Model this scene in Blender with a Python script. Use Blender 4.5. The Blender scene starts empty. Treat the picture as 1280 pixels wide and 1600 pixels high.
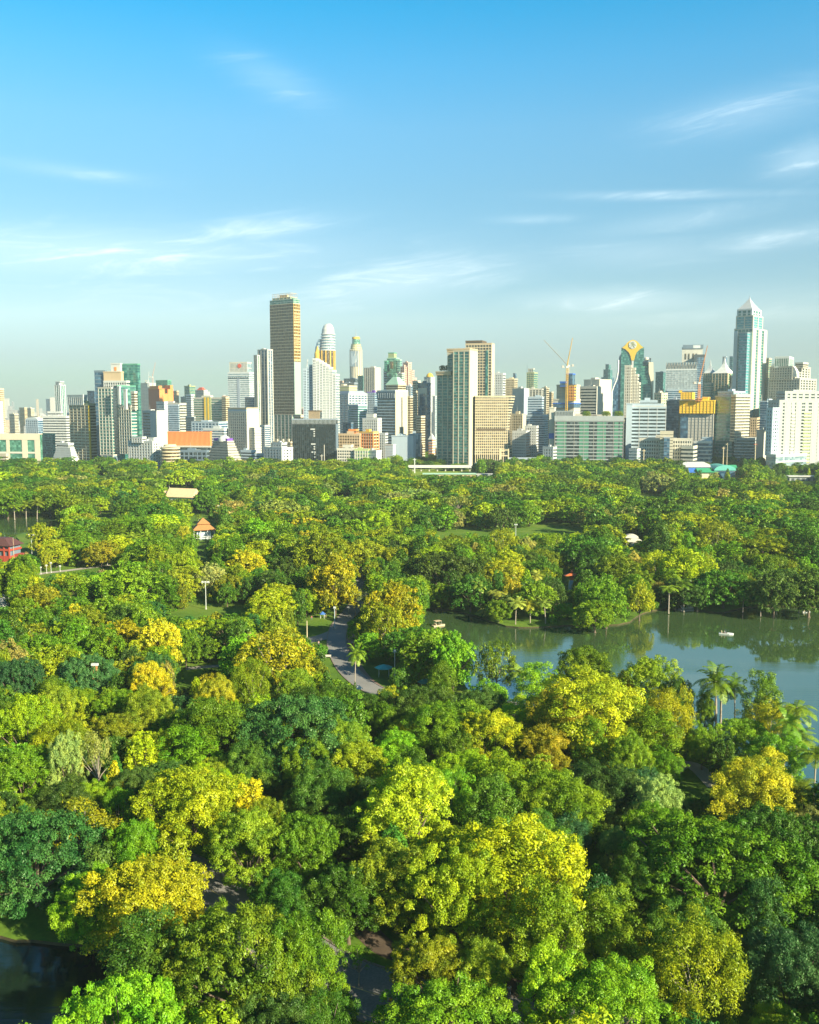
import bpy, math, random
import numpy as np
from mathutils import Vector, Matrix
from mathutils.geometry import tessellate_polygon
R = math.radians
random.seed(7)
SC = bpy.context.scene
COL = SC.collection

# ------------------------------------------------------------------ camera
F, CX, CY, HY, H = 1500.0, 640.0, 800.0, 636.0, 80.0     # focal length in photo pixels, centre, horizon row, eye height
PITCH = math.atan((CY - HY) / F)
cam_d = bpy.data.cameras.new("camera")
cam_d.sensor_fit = 'HORIZONTAL'; cam_d.sensor_width = 36.0
cam_d.lens = 36.0 * F / 1280.0
cam_d.clip_start = 0.5; cam_d.clip_end = 60000
cam = bpy.data.objects.new("camera", cam_d); COL.objects.link(cam)
cam.location = (0, 0, H); cam.rotation_euler = (math.pi / 2 - PITCH, 0, 0)
SC.camera = cam

# ------------------------------------------------------------------ world, sun, exposure
SUN_EL, SUN_AZ = R(26), R(50)        # azimuth: 0 = straight behind the camera, turning to the right
sd = Vector((math.sin(SUN_AZ) * math.cos(SUN_EL), -math.cos(SUN_AZ) * math.cos(SUN_EL), math.sin(SUN_EL)))
w = bpy.data.worlds.new("World"); SC.world = w; w.use_nodes = True
nt = w.node_tree; N = nt.nodes; L = nt.links
for n in list(N): N.remove(n)
out = N.new('ShaderNodeOutputWorld'); bg = N.new('ShaderNodeBackground'); bg.inputs['Strength'].default_value = 0.0755
sky = N.new('ShaderNodeTexSky'); sky.sky_type = 'NISHITA'; sky.sun_disc = False
sky.sun_elevation = SUN_EL; sky.sun_rotation = math.pi - SUN_AZ
sky.air_density = 1.0; sky.dust_density = 0.3; sky.ozone_density = 1.6; sky.altitude = 0
tc = N.new('ShaderNodeTexCoord'); sep = N.new('ShaderNodeSeparateXYZ')
L.new(tc.outputs['Generated'], sep.inputs[0])
ramp = N.new('ShaderNodeValToRGB')      # tint by elevation: pale mint horizon to cyan-blue, dimmed above the frame to cut shadow fill
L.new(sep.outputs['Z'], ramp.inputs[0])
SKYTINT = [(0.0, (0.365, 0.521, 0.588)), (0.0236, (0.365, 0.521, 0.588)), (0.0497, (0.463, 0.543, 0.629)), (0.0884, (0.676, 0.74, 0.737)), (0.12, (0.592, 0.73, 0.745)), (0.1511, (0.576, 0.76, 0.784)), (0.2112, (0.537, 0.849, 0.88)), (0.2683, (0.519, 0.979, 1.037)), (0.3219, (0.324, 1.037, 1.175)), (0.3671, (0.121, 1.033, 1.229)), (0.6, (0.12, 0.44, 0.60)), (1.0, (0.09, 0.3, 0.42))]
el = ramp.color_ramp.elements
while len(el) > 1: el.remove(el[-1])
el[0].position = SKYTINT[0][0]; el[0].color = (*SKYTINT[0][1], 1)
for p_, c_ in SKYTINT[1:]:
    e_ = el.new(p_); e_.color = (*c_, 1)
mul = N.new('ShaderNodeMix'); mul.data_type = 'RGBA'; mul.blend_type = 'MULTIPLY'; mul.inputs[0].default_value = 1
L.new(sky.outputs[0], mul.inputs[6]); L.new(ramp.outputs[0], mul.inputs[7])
def mth(op, a, b=None, c=None):
    n = N.new('ShaderNodeMath'); n.operation = op
    for i, v in enumerate((a, b, c)):
        if v is None: continue
        if isinstance(v, (int, float)): n.inputs[i].default_value = v
        else: L.new(v, n.inputs[i])
    return n.outputs[0]
az = mth('ARCTAN2', sep.outputs['X'], sep.outputs['Y'])          # direction of view as azimuth / elevation
elv = mth('ARCSINE', sep.outputs['Z'])
comb = N.new('ShaderNodeCombineXYZ')
shear = mth('ADD', elv, mth('MULTIPLY', az, -0.10))
L.new(mth('MULTIPLY', az, 4.0), comb.inputs[0]); L.new(mth('MULTIPLY', shear, 26.0), comb.inputs[1])
cn = N.new('ShaderNodeTexNoise'); cn.inputs['Scale'].default_value = 1.9; cn.inputs['Detail'].default_value = 12; cn.inputs['Roughness'].default_value = 0.68
cn.inputs['Distortion'].default_value = 0.9
L.new(comb.outputs[0], cn.inputs['Vector'])
wisp = N.new('ShaderNodeMapRange'); wisp.inputs['From Min'].default_value = 0.45; wisp.inputs['From Max'].default_value = 0.78; wisp.interpolation_type = 'SMOOTHSTEP'
L.new(cn.outputs[0], wisp.inputs[0])
def sky_pos(px, py):
    x = (px - CX) / F; y = -(py - CY) / F
    d = Vector((x, math.cos(PITCH) + y * math.sin(PITCH), -math.sin(PITCH) + y * math.cos(PITCH))).normalized()
    return math.atan2(d.x, d.y), math.asin(d.z)
acc = None
for (px, py, sx, sy, s_, slope) in [(130, 395, 330, 34, 1.25, 0.03), (400, 362, 110, 20, 0.8, 0.12), (620, 440, 150, 30, 1.15, 0.12), (960, 470, 120, 16, 1.1, -0.02),
                             (1160, 175, 110, 26, 0.6, 0.1), (1265, 245, 50, 20, 0.95, 0.15), (1050, 305, 140, 6, 0.65, -0.04), (1220, 372, 120, 14, 0.7, 0.08),
                             (430, 125, 70, 24, 0.5, -0.3), (110, 268, 90, 9, 0.5, -0.05), (1060, 345, 120, 14, 0.5, 0.1), (830, 342, 60, 6, 0.5, 0), (1000, 395, 120, 20, .5, 0), (300, 450, 300, 40, .45, 0), (1150, 480, 200, 30, .35, 0)]:
    a0, e0 = sky_pos(px, py)
    da = mth('DIVIDE', mth('SUBTRACT', az, a0), sx / F)
    de = mth('DIVIDE', mth('SUBTRACT', mth('SUBTRACT', elv, e0), mth('MULTIPLY', mth('SUBTRACT', az, a0), slope)), sy / F)
    g_ = mth('MULTIPLY', mth('EXPONENT', mth('MULTIPLY', mth('ADD', mth('MULTIPLY', da, da), mth('MULTIPLY', de, de)), -1.0)), s_)
    acc = g_ if acc is None else mth('MAXIMUM', acc, g_)
cl = mth('MINIMUM', mth('MULTIPLY', mth('MULTIPLY', acc, mth('ADD', wisp.outputs[0], 0.36)), 0.50), 0.8)
mx = N.new('ShaderNodeMix'); mx.data_type = 'RGBA'
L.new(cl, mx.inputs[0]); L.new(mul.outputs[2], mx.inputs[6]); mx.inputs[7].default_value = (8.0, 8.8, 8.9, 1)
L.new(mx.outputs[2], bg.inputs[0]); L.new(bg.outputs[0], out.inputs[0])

sun_d = bpy.data.lights.new("sun", 'SUN'); sun_d.energy = 5.0; sun_d.angle = R(0.5); sun_d.color = (1.0, 0.885, 0.635)
sun = bpy.data.objects.new("sun", sun_d); COL.objects.link(sun)
sun.rotation_euler = sd.to_track_quat('Z', 'Y').to_euler(); sun.location = (0, 0, 500)
SC.view_settings.view_transform = 'Standard'; SC.view_settings.look = 'None'; SC.view_settings.exposure = 1.32; SC.view_settings.gamma = 1
SC.render.engine = 'CYCLES'
cy = SC.cycles
cy.max_bounces = 5; cy.diffuse_bounces = 2; cy.glossy_bounces = 3; cy.transmission_bounces = 3; cy.volume_bounces = 0; cy.transparent_max_bounces = 4
cy.use_denoising = True; cy.caustics_reflective = False; cy.caustics_refractive = False
cy.sample_clamp_indirect = 6

# ------------------------------------------------------------------ pixel helpers
SP, CP = math.sin(PITCH), math.cos(PITCH)
GZ = 0.6
HAZE = 0.000085
def ray(px, py):
    x = (px - CX) / F; y = -(py - CY) / F
    return Vector((x, CP + y * SP, -SP + y * CP))
def gp(px, py, z=GZ):
    d = ray(px, py); t = (z - H) / d.z
    return Vector((d.x * t, d.y * t, z))
def at(px, py, Y):
    d = ray(px, py); t = Y / d.y
    return Vector((d.x * t, Y, H + d.z * t))
def kx(px, py=680):
    d = ray(px, py); return d.x / d.y
def proj(p):
    x, y, z = p[0], p[1], p[2] - H
    f = y * CP - z * SP; u = y * SP + z * CP
    return CX + F * x / f, CY - F * u / f

# ------------------------------------------------------------------ materials
MATS = {}
def new_mat(name):
    m = bpy.data.materials.new(name); m.use_nodes = True
    return m, m.node_tree.nodes, m.node_tree.links, m.node_tree.nodes['Principled BSDF']
def wall_mat(name, col, rough=0.8, var=0.12, scale=0.12, streak=True, metal=0.0):
    if name in MATS: return MATS[name]
    m, n, l, b = new_mat(name)
    t = n.new('ShaderNodeTexCoord'); mp = n.new('ShaderNodeMapping'); mp.inputs['Scale'].default_value = (1, 1, 0.25 if streak else 1)
    l.new(t.outputs['Object'], mp.inputs[0])
    z = n.new('ShaderNodeTexNoise'); z.inputs['Scale'].default_value = scale; z.inputs['Detail'].default_value = 6; z.inputs['Roughness'].default_value = .65
    l.new(mp.outputs[0], z.inputs['Vector'])
    mr = n.new('ShaderNodeMapRange'); mr.inputs['To Min'].default_value = 1 - var * 1.6; mr.inputs['To Max'].default_value = 1 + var
    l.new(z.outputs[0], mr.inputs[0])
    mm = n.new('ShaderNodeMix'); mm.data_type = 'RGBA'; mm.blend_type = 'MULTIPLY'; mm.inputs[0].default_value = 1
    mm.inputs[6].default_value = (*col, 1); l.new(mr.outputs[0], mm.inputs[7])
    l.new(mm.outputs[2], b.inputs['Base Color']); b.inputs['Roughness'].default_value = rough; b.inputs['Metallic'].default_value = metal
    MATS[name] = m; return m
def glass_mat(name, col, col2, rough=0.12, cell=(3.2, 3.2, 3.4)):
    if name in MATS: return MATS[name]
    m, n, l, b = new_mat(name)
    t = n.new('ShaderNodeTexCoord'); dv = n.new('ShaderNodeVectorMath'); dv.operation = 'DIVIDE'; dv.inputs[1].default_value = cell
    l.new(t.outputs['Object'], dv.inputs[0])
    fl = n.new('ShaderNodeVectorMath'); fl.operation = 'FLOOR'; l.new(dv.outputs[0], fl.inputs[0])
    wn = n.new('ShaderNodeTexWhiteNoise'); l.new(fl.outputs[0], wn.inputs['Vector'])
    mm = n.new('ShaderNodeMix'); mm.data_type = 'RGBA'; mm.inputs[6].default_value = (*col, 1); mm.inputs[7].default_value = (*col2, 1)
    pw = n.new('ShaderNodeMath'); pw.operation = 'POWER'; pw.inputs[1].default_value = 2.2; l.new(wn.outputs[0], pw.inputs[0]); l.new(pw.outputs[0], mm.inputs[0])
    l.new(mm.outputs[2], b.inputs['Base Color'])
    rr = n.new('ShaderNodeMapRange'); rr.inputs['To Min'].default_value = rough; rr.inputs['To Max'].default_value = rough + .2; l.new(wn.outputs[0], rr.inputs[0])
    l.new(rr.outputs[0], b.inputs['Roughness']); b.inputs['Specular IOR Level'].default_value = 0.9; b.inputs['IOR'].default_value = 1.55
    MATS[name] = m; return m
W = {}
for nm, c in dict(white=(.56, .58, .55), cream=(.58, .53, .39), ivory=(.57, .55, .46), tan=(.55, .42, .26), pale=(.62, .66, .64), grey=(.34, .38, .38), dark=(.06, .08, .09),
                  brown=(.12, .085, .05), black=(.018, .024, .028), orange=(.78, .27, .07), brick=(.52, .15, .08), gold=(.75, .46, .06), blue=(.03, .14, .55), pblue=(.44, .54, .60), chalk=(.36, .385, .37), olive=(.40, .42, .20),  # pblue: pale blue coat, also bluish shade put into white walls
                  green=(.10, .32, .22), mint=(.36, .58, .44), yellow=(.85, .55, .03), purple=(.16, .06, .38), red=(.62, .10, .06), steel=(.30, .36, .42), concrete=(.45, .43, .37),
                  sand=(.62, .52, .33), slate=(.14, .20, .25), net=(.33, .42, .36), roofgreen=(.03, .30, .14), roofblue=(.05, .16, .50), roofpale=(.62, .64, .60), terracotta=(.70, .30, .10),
                  lime=(.46, .56, .22), pink=(.62, .42, .34)).items():
    W[nm] = wall_mat(nm + '_render_coat', c, var=.14)
G = dict(black=glass_mat('black_window_glass', (.008, .012, .016), (.03, .045, .05)), dark=glass_mat('dark_window_glass', (.012, .022, .028), (.10, .13, .13)), teal=glass_mat('teal_window_glass', (.015, .10, .10), (.10, .30, .26)),
         green=glass_mat('green_window_glass', (.03, .13, .09), (.16, .40, .28)), blue=glass_mat('blue_window_glass', (.02, .06, .12), (.10, .22, .32)),
         pale=glass_mat('pale_window_glass', (.14, .22, .26), (.38, .48, .50)), brown=glass_mat('brown_window_glass', (.05, .035, .015), (.20, .15, .08)), aqua=glass_mat('aqua_window_glass', (.04, .22, .26), (.16, .42, .44)))

# ------------------------------------------------------------------ mesh builder
class MB:
    def __init__(s): s.v = []; s.f = []
    def add(s, vs, fs):
        o = len(s.v); s.v += [tuple(v) for v in vs]; s.f += [tuple(i + o for i in f) for f in fs]; return s
    def box(s, x0, x1, y0, y1, z0, z1):
        return s.add([(x0, y0, z0), (x1, y0, z0), (x1, y1, z0), (x0, y1, z0), (x0, y0, z1), (x1, y0, z1), (x1, y1, z1), (x0, y1, z1)],
                     [(0, 3, 2, 1), (4, 5, 6, 7), (0, 1, 5, 4), (1, 2, 6, 5), (2, 3, 7, 6), (3, 0, 4, 7)])
    def prism(s, pts, z0, z1):
        n = len(pts)
        return s.add([(x, y, z0) for x, y in pts] + [(x, y, z1) for x, y in pts],
                     [tuple(range(n - 1, -1, -1)), tuple(range(n, 2 * n))] + [(i, (i + 1) % n, n + (i + 1) % n, n + i) for i in range(n)])
    def loft(s, rings, cap=True):      # rings: lists of equal length of 3-D points
        n = len(rings[0]); vs = [p for r in rings for p in r]; fs = []
        for k in range(len(rings) - 1):
            for i in range(n):
                j = (i + 1) % n; fs.append((k * n + i, k * n + j, (k + 1) * n + j, (k + 1) * n + i))
        if cap: fs += [tuple(range(n - 1, -1, -1)), tuple(range((len(rings) - 1) * n, len(rings) * n))]
        return s.add(vs, fs)
    def tube(s, p, q, r0, r1=None, n=6, cap=True):
        p = Vector(p); q = Vector(q); r1 = r0 if r1 is None else r1
        d = (q - p).normalized(); u = d.orthogonal().normalized(); v = d.cross(u)
        return s.loft([[c + (u * math.cos(2 * math.pi * i / n) + v * math.sin(2 * math.pi * i / n)) * r for i in range(n)] for c, r in ((p, r0), (q, r1))], cap)
    def path(s, pts, rad, n=6):
        pts = [Vector(p) for p in pts]; rings = []
        for k, p in enumerate(pts):
            d = (pts[min(k + 1, len(pts) - 1)] - pts[max(k - 1, 0)]).normalized(); u = d.cross(Vector((.13, .97, .2))).normalized(); v = d.cross(u)
            r = rad[k] if isinstance(rad, (list, tuple)) else rad
            rings.append([p + (u * math.cos(2 * math.pi * i / n) + v * math.sin(2 * math.pi * i / n)) * r for i in range(n)])
        return s.loft(rings)
    def lathe(s, prof, n=16, cx=0, cy=0):
        return s.loft([[(cx + r * math.cos(2 * math.pi * i / n), cy + r * math.sin(2 * math.pi * i / n), z) for i in range(n)] for r, z in prof])
    def pyramid(s, x0, x1, y0, y1, z0, z1, t=0.0):
        mx_, my = (x0 + x1) / 2, (y0 + y1) / 2; a = (x1 - x0) / 2; b = (y1 - y0) / 2
        return s.loft([[(x0, y0, z0), (x1, y0, z0), (x1, y1, z0), (x0, y1, z0)], [(mx_ - a * t, my - b * t, z1), (mx_ + a * t, my - b * t, z1), (mx_ + a * t, my + b * t, z1), (mx_ - a * t, my + b * t, z1)]] if t > 0 else
                      [[(x0, y0, z0), (x1, y0, z0), (x1, y1, z0), (x0, y1, z0)], [(mx_ - .01, my - .01, z1), (mx_ + .01, my - .01, z1), (mx_ + .01, my + .01, z1), (mx_ - .01, my + .01, z1)]])
    def mesh(s, name, m=None):
        me = bpy.data.meshes.new(name); me.from_pydata(s.v, [], s.f)
        if m: me.materials.append(m)
        me.update(); return me
    def build(s, name, m, parent=None, loc=(0, 0, 0), rz=0):
        return link(name, s.mesh(name, m), parent, loc, rz)
def link(name, me, parent=None, loc=(0, 0, 0), rz=0):
    o = bpy.data.objects.new(name, me); COL.objects.link(o); o.location = loc; o.rotation_euler = (0, 0, rz)
    if parent is not None: o.parent = parent
    return o
LABELS = set()
def tag(o, label, cat, group=None, kind=None):
    o['label'] = label; o['category'] = cat
    if group: o['group'] = group
    if kind: o['kind'] = kind
    LABELS.add(label); return o
def thing(name, label, cat, loc=(0, 0, 0), rz=0, group=None):
    return tag(link(name, None, None, loc, rz), label, cat, group)
def struct(o): o['kind'] = 'structure'; return o
# ------------------------------------------------------------------ ground, water, roads
def ground_mat(name, cols, scale, rough=.95):
    m, n, l, b = new_mat(name)
    t = n.new('ShaderNodeTexCoord')
    z = n.new('ShaderNodeTexNoise'); z.inputs['Scale'].default_value = scale; z.inputs['Detail'].default_value = 8; z.inputs['Roughness'].default_value = .7
    l.new(t.outputs['Object'], z.inputs['Vector'])
    r = n.new('ShaderNodeValToRGB'); l.new(z.outputs[0], r.inputs[0]); e = r.color_ramp.elements
    e[0].position = .3; e[0].color = (*cols[0], 1); e[1].position = .7; e[1].color = (*cols[-1], 1)
    for i, c in enumerate(cols[1:-1]):
        q = e.new(.3 + .4 * (i + 1) / (len(cols) - 1)); q.color = (*c, 1)
    z2 = n.new('ShaderNodeTexNoise'); z2.inputs['Scale'].default_value = scale * 40; z2.inputs['Detail'].default_value = 3
    l.new(t.outputs['Object'], z2.inputs['Vector'])
    mr = n.new('ShaderNodeMapRange'); mr.inputs['To Min'].default_value = .65; mr.inputs['To Max'].default_value = 1.3; l.new(z2.outputs[0], mr.inputs[0])
    mm = n.new('ShaderNodeMix'); mm.data_type = 'RGBA'; mm.blend_type = 'MULTIPLY'; mm.inputs[0].default_value = 1
    l.new(r.outputs[0], mm.inputs[6]); l.new(mr.outputs[0], mm.inputs[7])
    l.new(mm.outputs[2], b.inputs['Base Color']); b.inputs['Roughness'].default_value = rough; b.inputs['Specular IOR Level'].default_value = .2
    return m
M_city = ground_mat('city_ground', [(.10, .11, .10), (.16, .16, .14), (.06, .09, .04)], .012)
M_lawn = ground_mat('lawn_grass', [(.045, .11, .012), (.10, .19, .018), (.17, .23, .03)], .03)
M_bank = ground_mat('bank_earth', [(.06, .06, .03), (.10, .08, .04)], .2)
M_road = ground_mat('asphalt', [(.20, .205, .205), (.28, .275, .265)], .08)
M_path = ground_mat('paving', [(.34, .31, .27), (.44, .41, .36)], .15)
M_dirt = ground_mat('bare_earth', [(.08, .06, .045), (.13, .10, .07)], .2)
M_kerb = wall_mat('kerb_stone', (.24, .20, .17), .85)

struct(MB().add([(-13000, -200, 0), (13000, -200, 0), (13000, 15800, 0), (-13000, 15800, 0)], [(0, 1, 2, 3)]).build('ground', M_city))
LAKE = [(640, 925), (652, 948), (690, 953), (730, 960), (770, 974), (800, 981), (840, 982), (880, 979), (930, 979), (975, 976), (1000, 962), (1040, 952), (1090, 955), (1130, 958), (1180, 948), (1280, 950), (1500, 945),
        (1560, 1100), (1500, 1370), (1290, 1295), (1225, 1235), (1140, 1190), (1080, 1160), (1010, 1150), (900, 1150), (820, 1128), (750, 1095), (715, 1055), (690, 1010), (655, 985)]
LAKE_L = [(-160, 797), (0, 799), (60, 801), (100, 805), (106, 818), (92, 829), (50, 833), (24, 838), (20, 852), (-160, 858)]
POND = [(-160, 1452), (0, 1470), (90, 1478), (140, 1486), (190, 1518), (196, 1545), (170, 1580), (130, 1640), (60, 1720), (-200, 1800)]
def wpoly(px): return [gp(x, y, 0) for x, y in px]
def smooth(P, k=4):
    o = []; n = len(P)
    for i in range(n):
        a, b, c, d = P[i - 1], P[i], P[(i + 1) % n], P[(i + 2) % n]
        for j in range(k):
            t = j / k
            o.append(0.5 * ((2 * b) + (c - a) * t + (2 * a - 5 * b + 4 * c - d) * t * t + (3 * b - 3 * c + d - a) * t ** 3))
    return o
rw = random.Random(3)
lakes = []
for P in (LAKE, LAKE_L, POND):
    q = smooth(wpoly(P)); lakes.append([Vector((p.x + rw.uniform(-.5, .5), p.y + rw.uniform(-.5, .5), 0)) for p in q])
outer = [Vector((-1000, 15, 0)), Vector((1000, 15, 0)), Vector((1000, 1185, 0)), Vector((-1000, 1185, 0))]
loops = [outer] + lakes
flat = [p for l_ in loops for p in l_]
tri = tessellate_polygon(loops)
struct(MB().add([(p.x, p.y, GZ) for p in flat], [t if (flat[t[1]] - flat[t[0]]).cross(flat[t[2]] - flat[t[0]]).z > 0 else t[::-1] for t in tri]).build('park_ground', M_lawn))
m, n, l, b = new_mat('lake_water')
b.inputs['Base Color'].default_value = (.046, .086, .030, 1); b.inputs['Roughness'].default_value = .035; b.inputs['IOR'].default_value = 2.2; b.inputs['Specular IOR Level'].default_value = .9
t = n.new('ShaderNodeTexCoord'); mp = n.new('ShaderNodeMapping'); mp.inputs['Scale'].default_value = (.05, .8, 1); mp.inputs['Rotation'].default_value = (0, 0, R(-8)); l.new(t.outputs['Object'], mp.inputs[0])
z = n.new('ShaderNodeTexNoise'); z.inputs['Scale'].default_value = 1.2; z.inputs['Detail'].default_value = 4; l.new(mp.outputs[0], z.inputs['Vector'])
mp2 = n.new('ShaderNodeMapping'); mp2.inputs['Scale'].default_value = (.004, .035, 1); mp2.inputs['Rotation'].default_value = (0, 0, R(-10)); l.new(t.outputs['Object'], mp2.inputs[0])
z2 = n.new('ShaderNodeTexNoise'); z2.inputs['Scale'].default_value = 1.4; z2.inputs['Detail'].default_value = 3; l.new(mp2.outputs[0], z2.inputs['Vector'])
r_ = n.new('ShaderNodeMapRange'); r_.inputs['From Min'].default_value = .42; r_.inputs['From Max'].default_value = .62; r_.inputs['To Min'].default_value = .03; r_.inputs['To Max'].default_value = .16; l.new(z2.outputs[0], r_.inputs[0]); l.new(r_.outputs[0], b.inputs['Roughness'])
bp = n.new('ShaderNodeBump'); bp.inputs['Strength'].default_value = .10; bp.inputs['Distance'].default_value = .12; r2_ = n.new('ShaderNodeMapRange'); r2_.inputs['From Min'].default_value = .44; r2_.inputs['From Max'].default_value = .56; r2_.inputs['To Min'].default_value = .04; r2_.inputs['To Max'].default_value = .42; l.new(z2.outputs[0], r2_.inputs[0]); l.new(r2_.outputs[0], bp.inputs['Strength']); l.new(z.outputs[0], bp.inputs['Height']); l.new(bp.outputs[0], b.inputs['Normal'])
M_water = m; M_pond = m.copy(); M_pond.name = 'pond_water'; q_ = M_pond.node_tree.nodes['Principled BSDF']; q_.inputs['Base Color'].default_value = (.008, .018, .012, 1); q_.inputs['IOR'].default_value = 1.33  # pond copy nearly black: the deep shade over it is put into the colour
for P, nm in zip(lakes, ('lake', 'lake_water', 'pond')):
    q = [(p.x, p.y) for p in P]; tr = tessellate_polygon([P])
    struct(MB().add([(x, y, .1) for x, y in q], [t if (P[t[1]] - P[t[0]]).cross(P[t[2]] - P[t[0]]).z > 0 else t[::-1] for t in tr]).build(nm, M_pond if nm == 'pond' else M_water))
    k = MB(); n_ = len(q); c_ = sum(P, Vector()) / n_
    o_ = len(k.v); k.v += [(x, y, GZ) for x, y in q] + [(x, y, -.3) for x, y in q]
    k.f += [(i, (i + 1) % n_, n_ + (i + 1) % n_, n_ + i) for i in range(n_)]
    struct(k.build('lake_bank', M_bank))

def spline(P, k=6):
    P = [Vector(p) for p in P]; o = []
    for i in range(len(P) - 1):
        a = P[max(i - 1, 0)]; b = P[i]; c = P[i + 1]; d = P[min(i + 2, len(P) - 1)]
        for j in range(k):
            t = j / k; o.append(0.5 * ((2 * b) + (c - a) * t + (2 * a - 5 * b + 4 * c - d) * t * t + (3 * b - 3 * c + d - a) * t ** 3))
    o.append(P[-1]); return o
def ribbon(px, wd, z, off=0.0, h=None):
    P = spline([gp(x, y, z) for x, y in px]); mb = MB(); L_, R_ = [], []
    for i, p in enumerate(P):
        d = (P[min(i + 1, len(P) - 1)] - P[max(i - 1, 0)]); d.z = 0; d.normalize(); s = Vector((d.y, -d.x, 0))
        L_.append(p + s * (off - wd / 2)); R_.append(p + s * (off + wd / 2))
    n = len(P)
    if h is None:
        mb.add(L_ + R_, [(i, n + i, n + i + 1, i + 1) for i in range(n - 1)])
    else:
        up = Vector((0, 0, h))
        mb.add(L_ + R_ + [p + up for p in L_] + [p + up for p in R_], [(2 * n + i, 3 * n + i, 3 * n + i + 1, 2 * n + i + 1) for i in range(n - 1)] + [(i, 2 * n + i, 2 * n + i + 1, i + 1) for i in range(n - 1)] + [(n + i, n + i + 1, 3 * n + i + 1, 3 * n + i) for i in range(n - 1)])
    return mb
ROAD = [(575, 868), (566, 890), (564, 915), (562, 935), (553, 950), (541, 964), (529, 982), (526, 1004), (534, 1030), (552, 1055), (585, 1078), (640, 1096), (720, 1108), (800, 1114), (880, 1122)]
BRANCH = [(531, 985), (512, 993), (490, 999), (468, 1003), (440, 1008), (400, 1020)]
LOW = [(230, 1340), (320, 1385), (400, 1440), (470, 1500), (560, 1545), (700, 1580), (850, 1612), (1000, 1640)]
LPATH = [(-60, 925), (20, 907), (60, 897), (100, 892), (140, 887), (180, 883), (240, 882)]
struct(ribbon(ROAD, 6.0, GZ + .05).build('road', M_road)); struct(ribbon(BRANCH, 6.5, GZ + .035).build('side_road', M_road))
struct(ribbon(LOW, 11.5, GZ + .05).build('lower_road', M_road)); struct(ribbon(LPATH, 4.5, GZ + .04).build('footpath', M_path))
for P, wd in ((ROAD, 6.0), (LOW, 11.5)):
    for s in (-1, 1): struct(ribbon(P, .35, GZ + .02, s * (wd / 2 + .18), .13).build('kerb', M_kerb))
struct(ribbon([(x + 22, y + 6) for x, y in ROAD[5:11]], 3.0, GZ + .03).build('pavement', wall_mat('brick_paving', (.22, .13, .10), .9)))
M_lit_strip = wall_mat('lit_strip_yellow', (.55, .46, .22), .7, .3, 1.0, False)  # yellowish lines along the lower road stand in for its sunlit strips
struct(ribbon(LOW, .18, GZ + .056, 0.0).build('sunlit_road_line', M_lit_strip)); struct(ribbon(LOW, .18, GZ + .056, 4.6).build('sunlit_road_line', M_lit_strip))
struct(ribbon([(560, 1440), (600, 1480), (660, 1500), (760, 1530), (860, 1560)], 4.0, GZ + .03).build('dirt_path', M_dirt))
struct(ribbon([(290, 1045), (320, 1042), (350, 1040)], 3.0, GZ + .03).build('dirt_path', M_path))
struct(ribbon([(1040, 1215), (1065, 1195), (1090, 1200), (1120, 1230)], 4.0, GZ + .03).build('footpath', M_path))
struct(ribbon([(760, 1095), (810, 1100), (860, 1110), (900, 1112)], 3.0, GZ + .06).build('footpath', M_path))

# ------------------------------------------------------------------ foliage
def leaf_mat(name, instancer):
    m, n, l, b = new_mat(name); n.remove(b); o = n['Material Output']
    if instancer:
        a = n.new('ShaderNodeAttribute'); a.attribute_type = 'INSTANCER'; a.attribute_name = 'tint'; base = a.outputs['Color']
    else:
        a = n.new('ShaderNodeObjectInfo'); base = a.outputs['Color']
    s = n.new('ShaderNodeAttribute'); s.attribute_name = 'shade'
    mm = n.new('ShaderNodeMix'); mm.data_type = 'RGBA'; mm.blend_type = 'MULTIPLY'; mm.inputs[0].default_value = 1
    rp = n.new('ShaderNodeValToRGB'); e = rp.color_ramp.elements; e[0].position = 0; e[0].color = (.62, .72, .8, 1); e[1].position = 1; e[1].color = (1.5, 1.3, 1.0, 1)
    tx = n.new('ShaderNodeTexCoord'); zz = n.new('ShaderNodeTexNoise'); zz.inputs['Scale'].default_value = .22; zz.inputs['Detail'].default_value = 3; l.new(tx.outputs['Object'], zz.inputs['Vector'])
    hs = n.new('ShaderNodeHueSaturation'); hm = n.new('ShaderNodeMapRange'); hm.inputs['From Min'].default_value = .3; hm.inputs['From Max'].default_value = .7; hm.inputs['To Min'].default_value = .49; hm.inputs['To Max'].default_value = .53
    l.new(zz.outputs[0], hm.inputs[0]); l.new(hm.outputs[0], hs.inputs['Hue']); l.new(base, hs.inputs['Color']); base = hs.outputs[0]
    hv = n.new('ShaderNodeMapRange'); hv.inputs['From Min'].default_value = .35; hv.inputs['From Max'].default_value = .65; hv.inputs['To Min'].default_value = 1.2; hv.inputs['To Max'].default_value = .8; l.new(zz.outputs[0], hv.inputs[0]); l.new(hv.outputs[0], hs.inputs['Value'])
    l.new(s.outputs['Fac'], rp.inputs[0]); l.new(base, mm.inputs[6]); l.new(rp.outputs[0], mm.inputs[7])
    d = n.new('ShaderNodeBsdfDiffuse'); t = n.new('ShaderNodeBsdfTranslucent'); g = n.new('ShaderNodeBsdfGlossy'); g.inputs['Roughness'].default_value = .45
    g.inputs['Color'].default_value = (.6, .7, .5, 1)
    l.new(mm.outputs[2], d.inputs[0]); l.new(mm.outputs[2], t.inputs[0])
    x = n.new('ShaderNodeMixShader'); x.inputs[0].default_value = .19; l.new(d.outputs[0], x.inputs[1]); l.new(t.outputs[0], x.inputs[2])
    y = n.new('ShaderNodeMixShader'); y.inputs[0].default_value = .035; l.new(x.outputs[0], y.inputs[1]); l.new(g.outputs[0], y.inputs[2])
    l.new(y.outputs[0], o.inputs[0]); return m
M_leaf = leaf_mat('leaves', False); M_leaf_far = leaf_mat('leaves_of_the_far_park', True)
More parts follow.
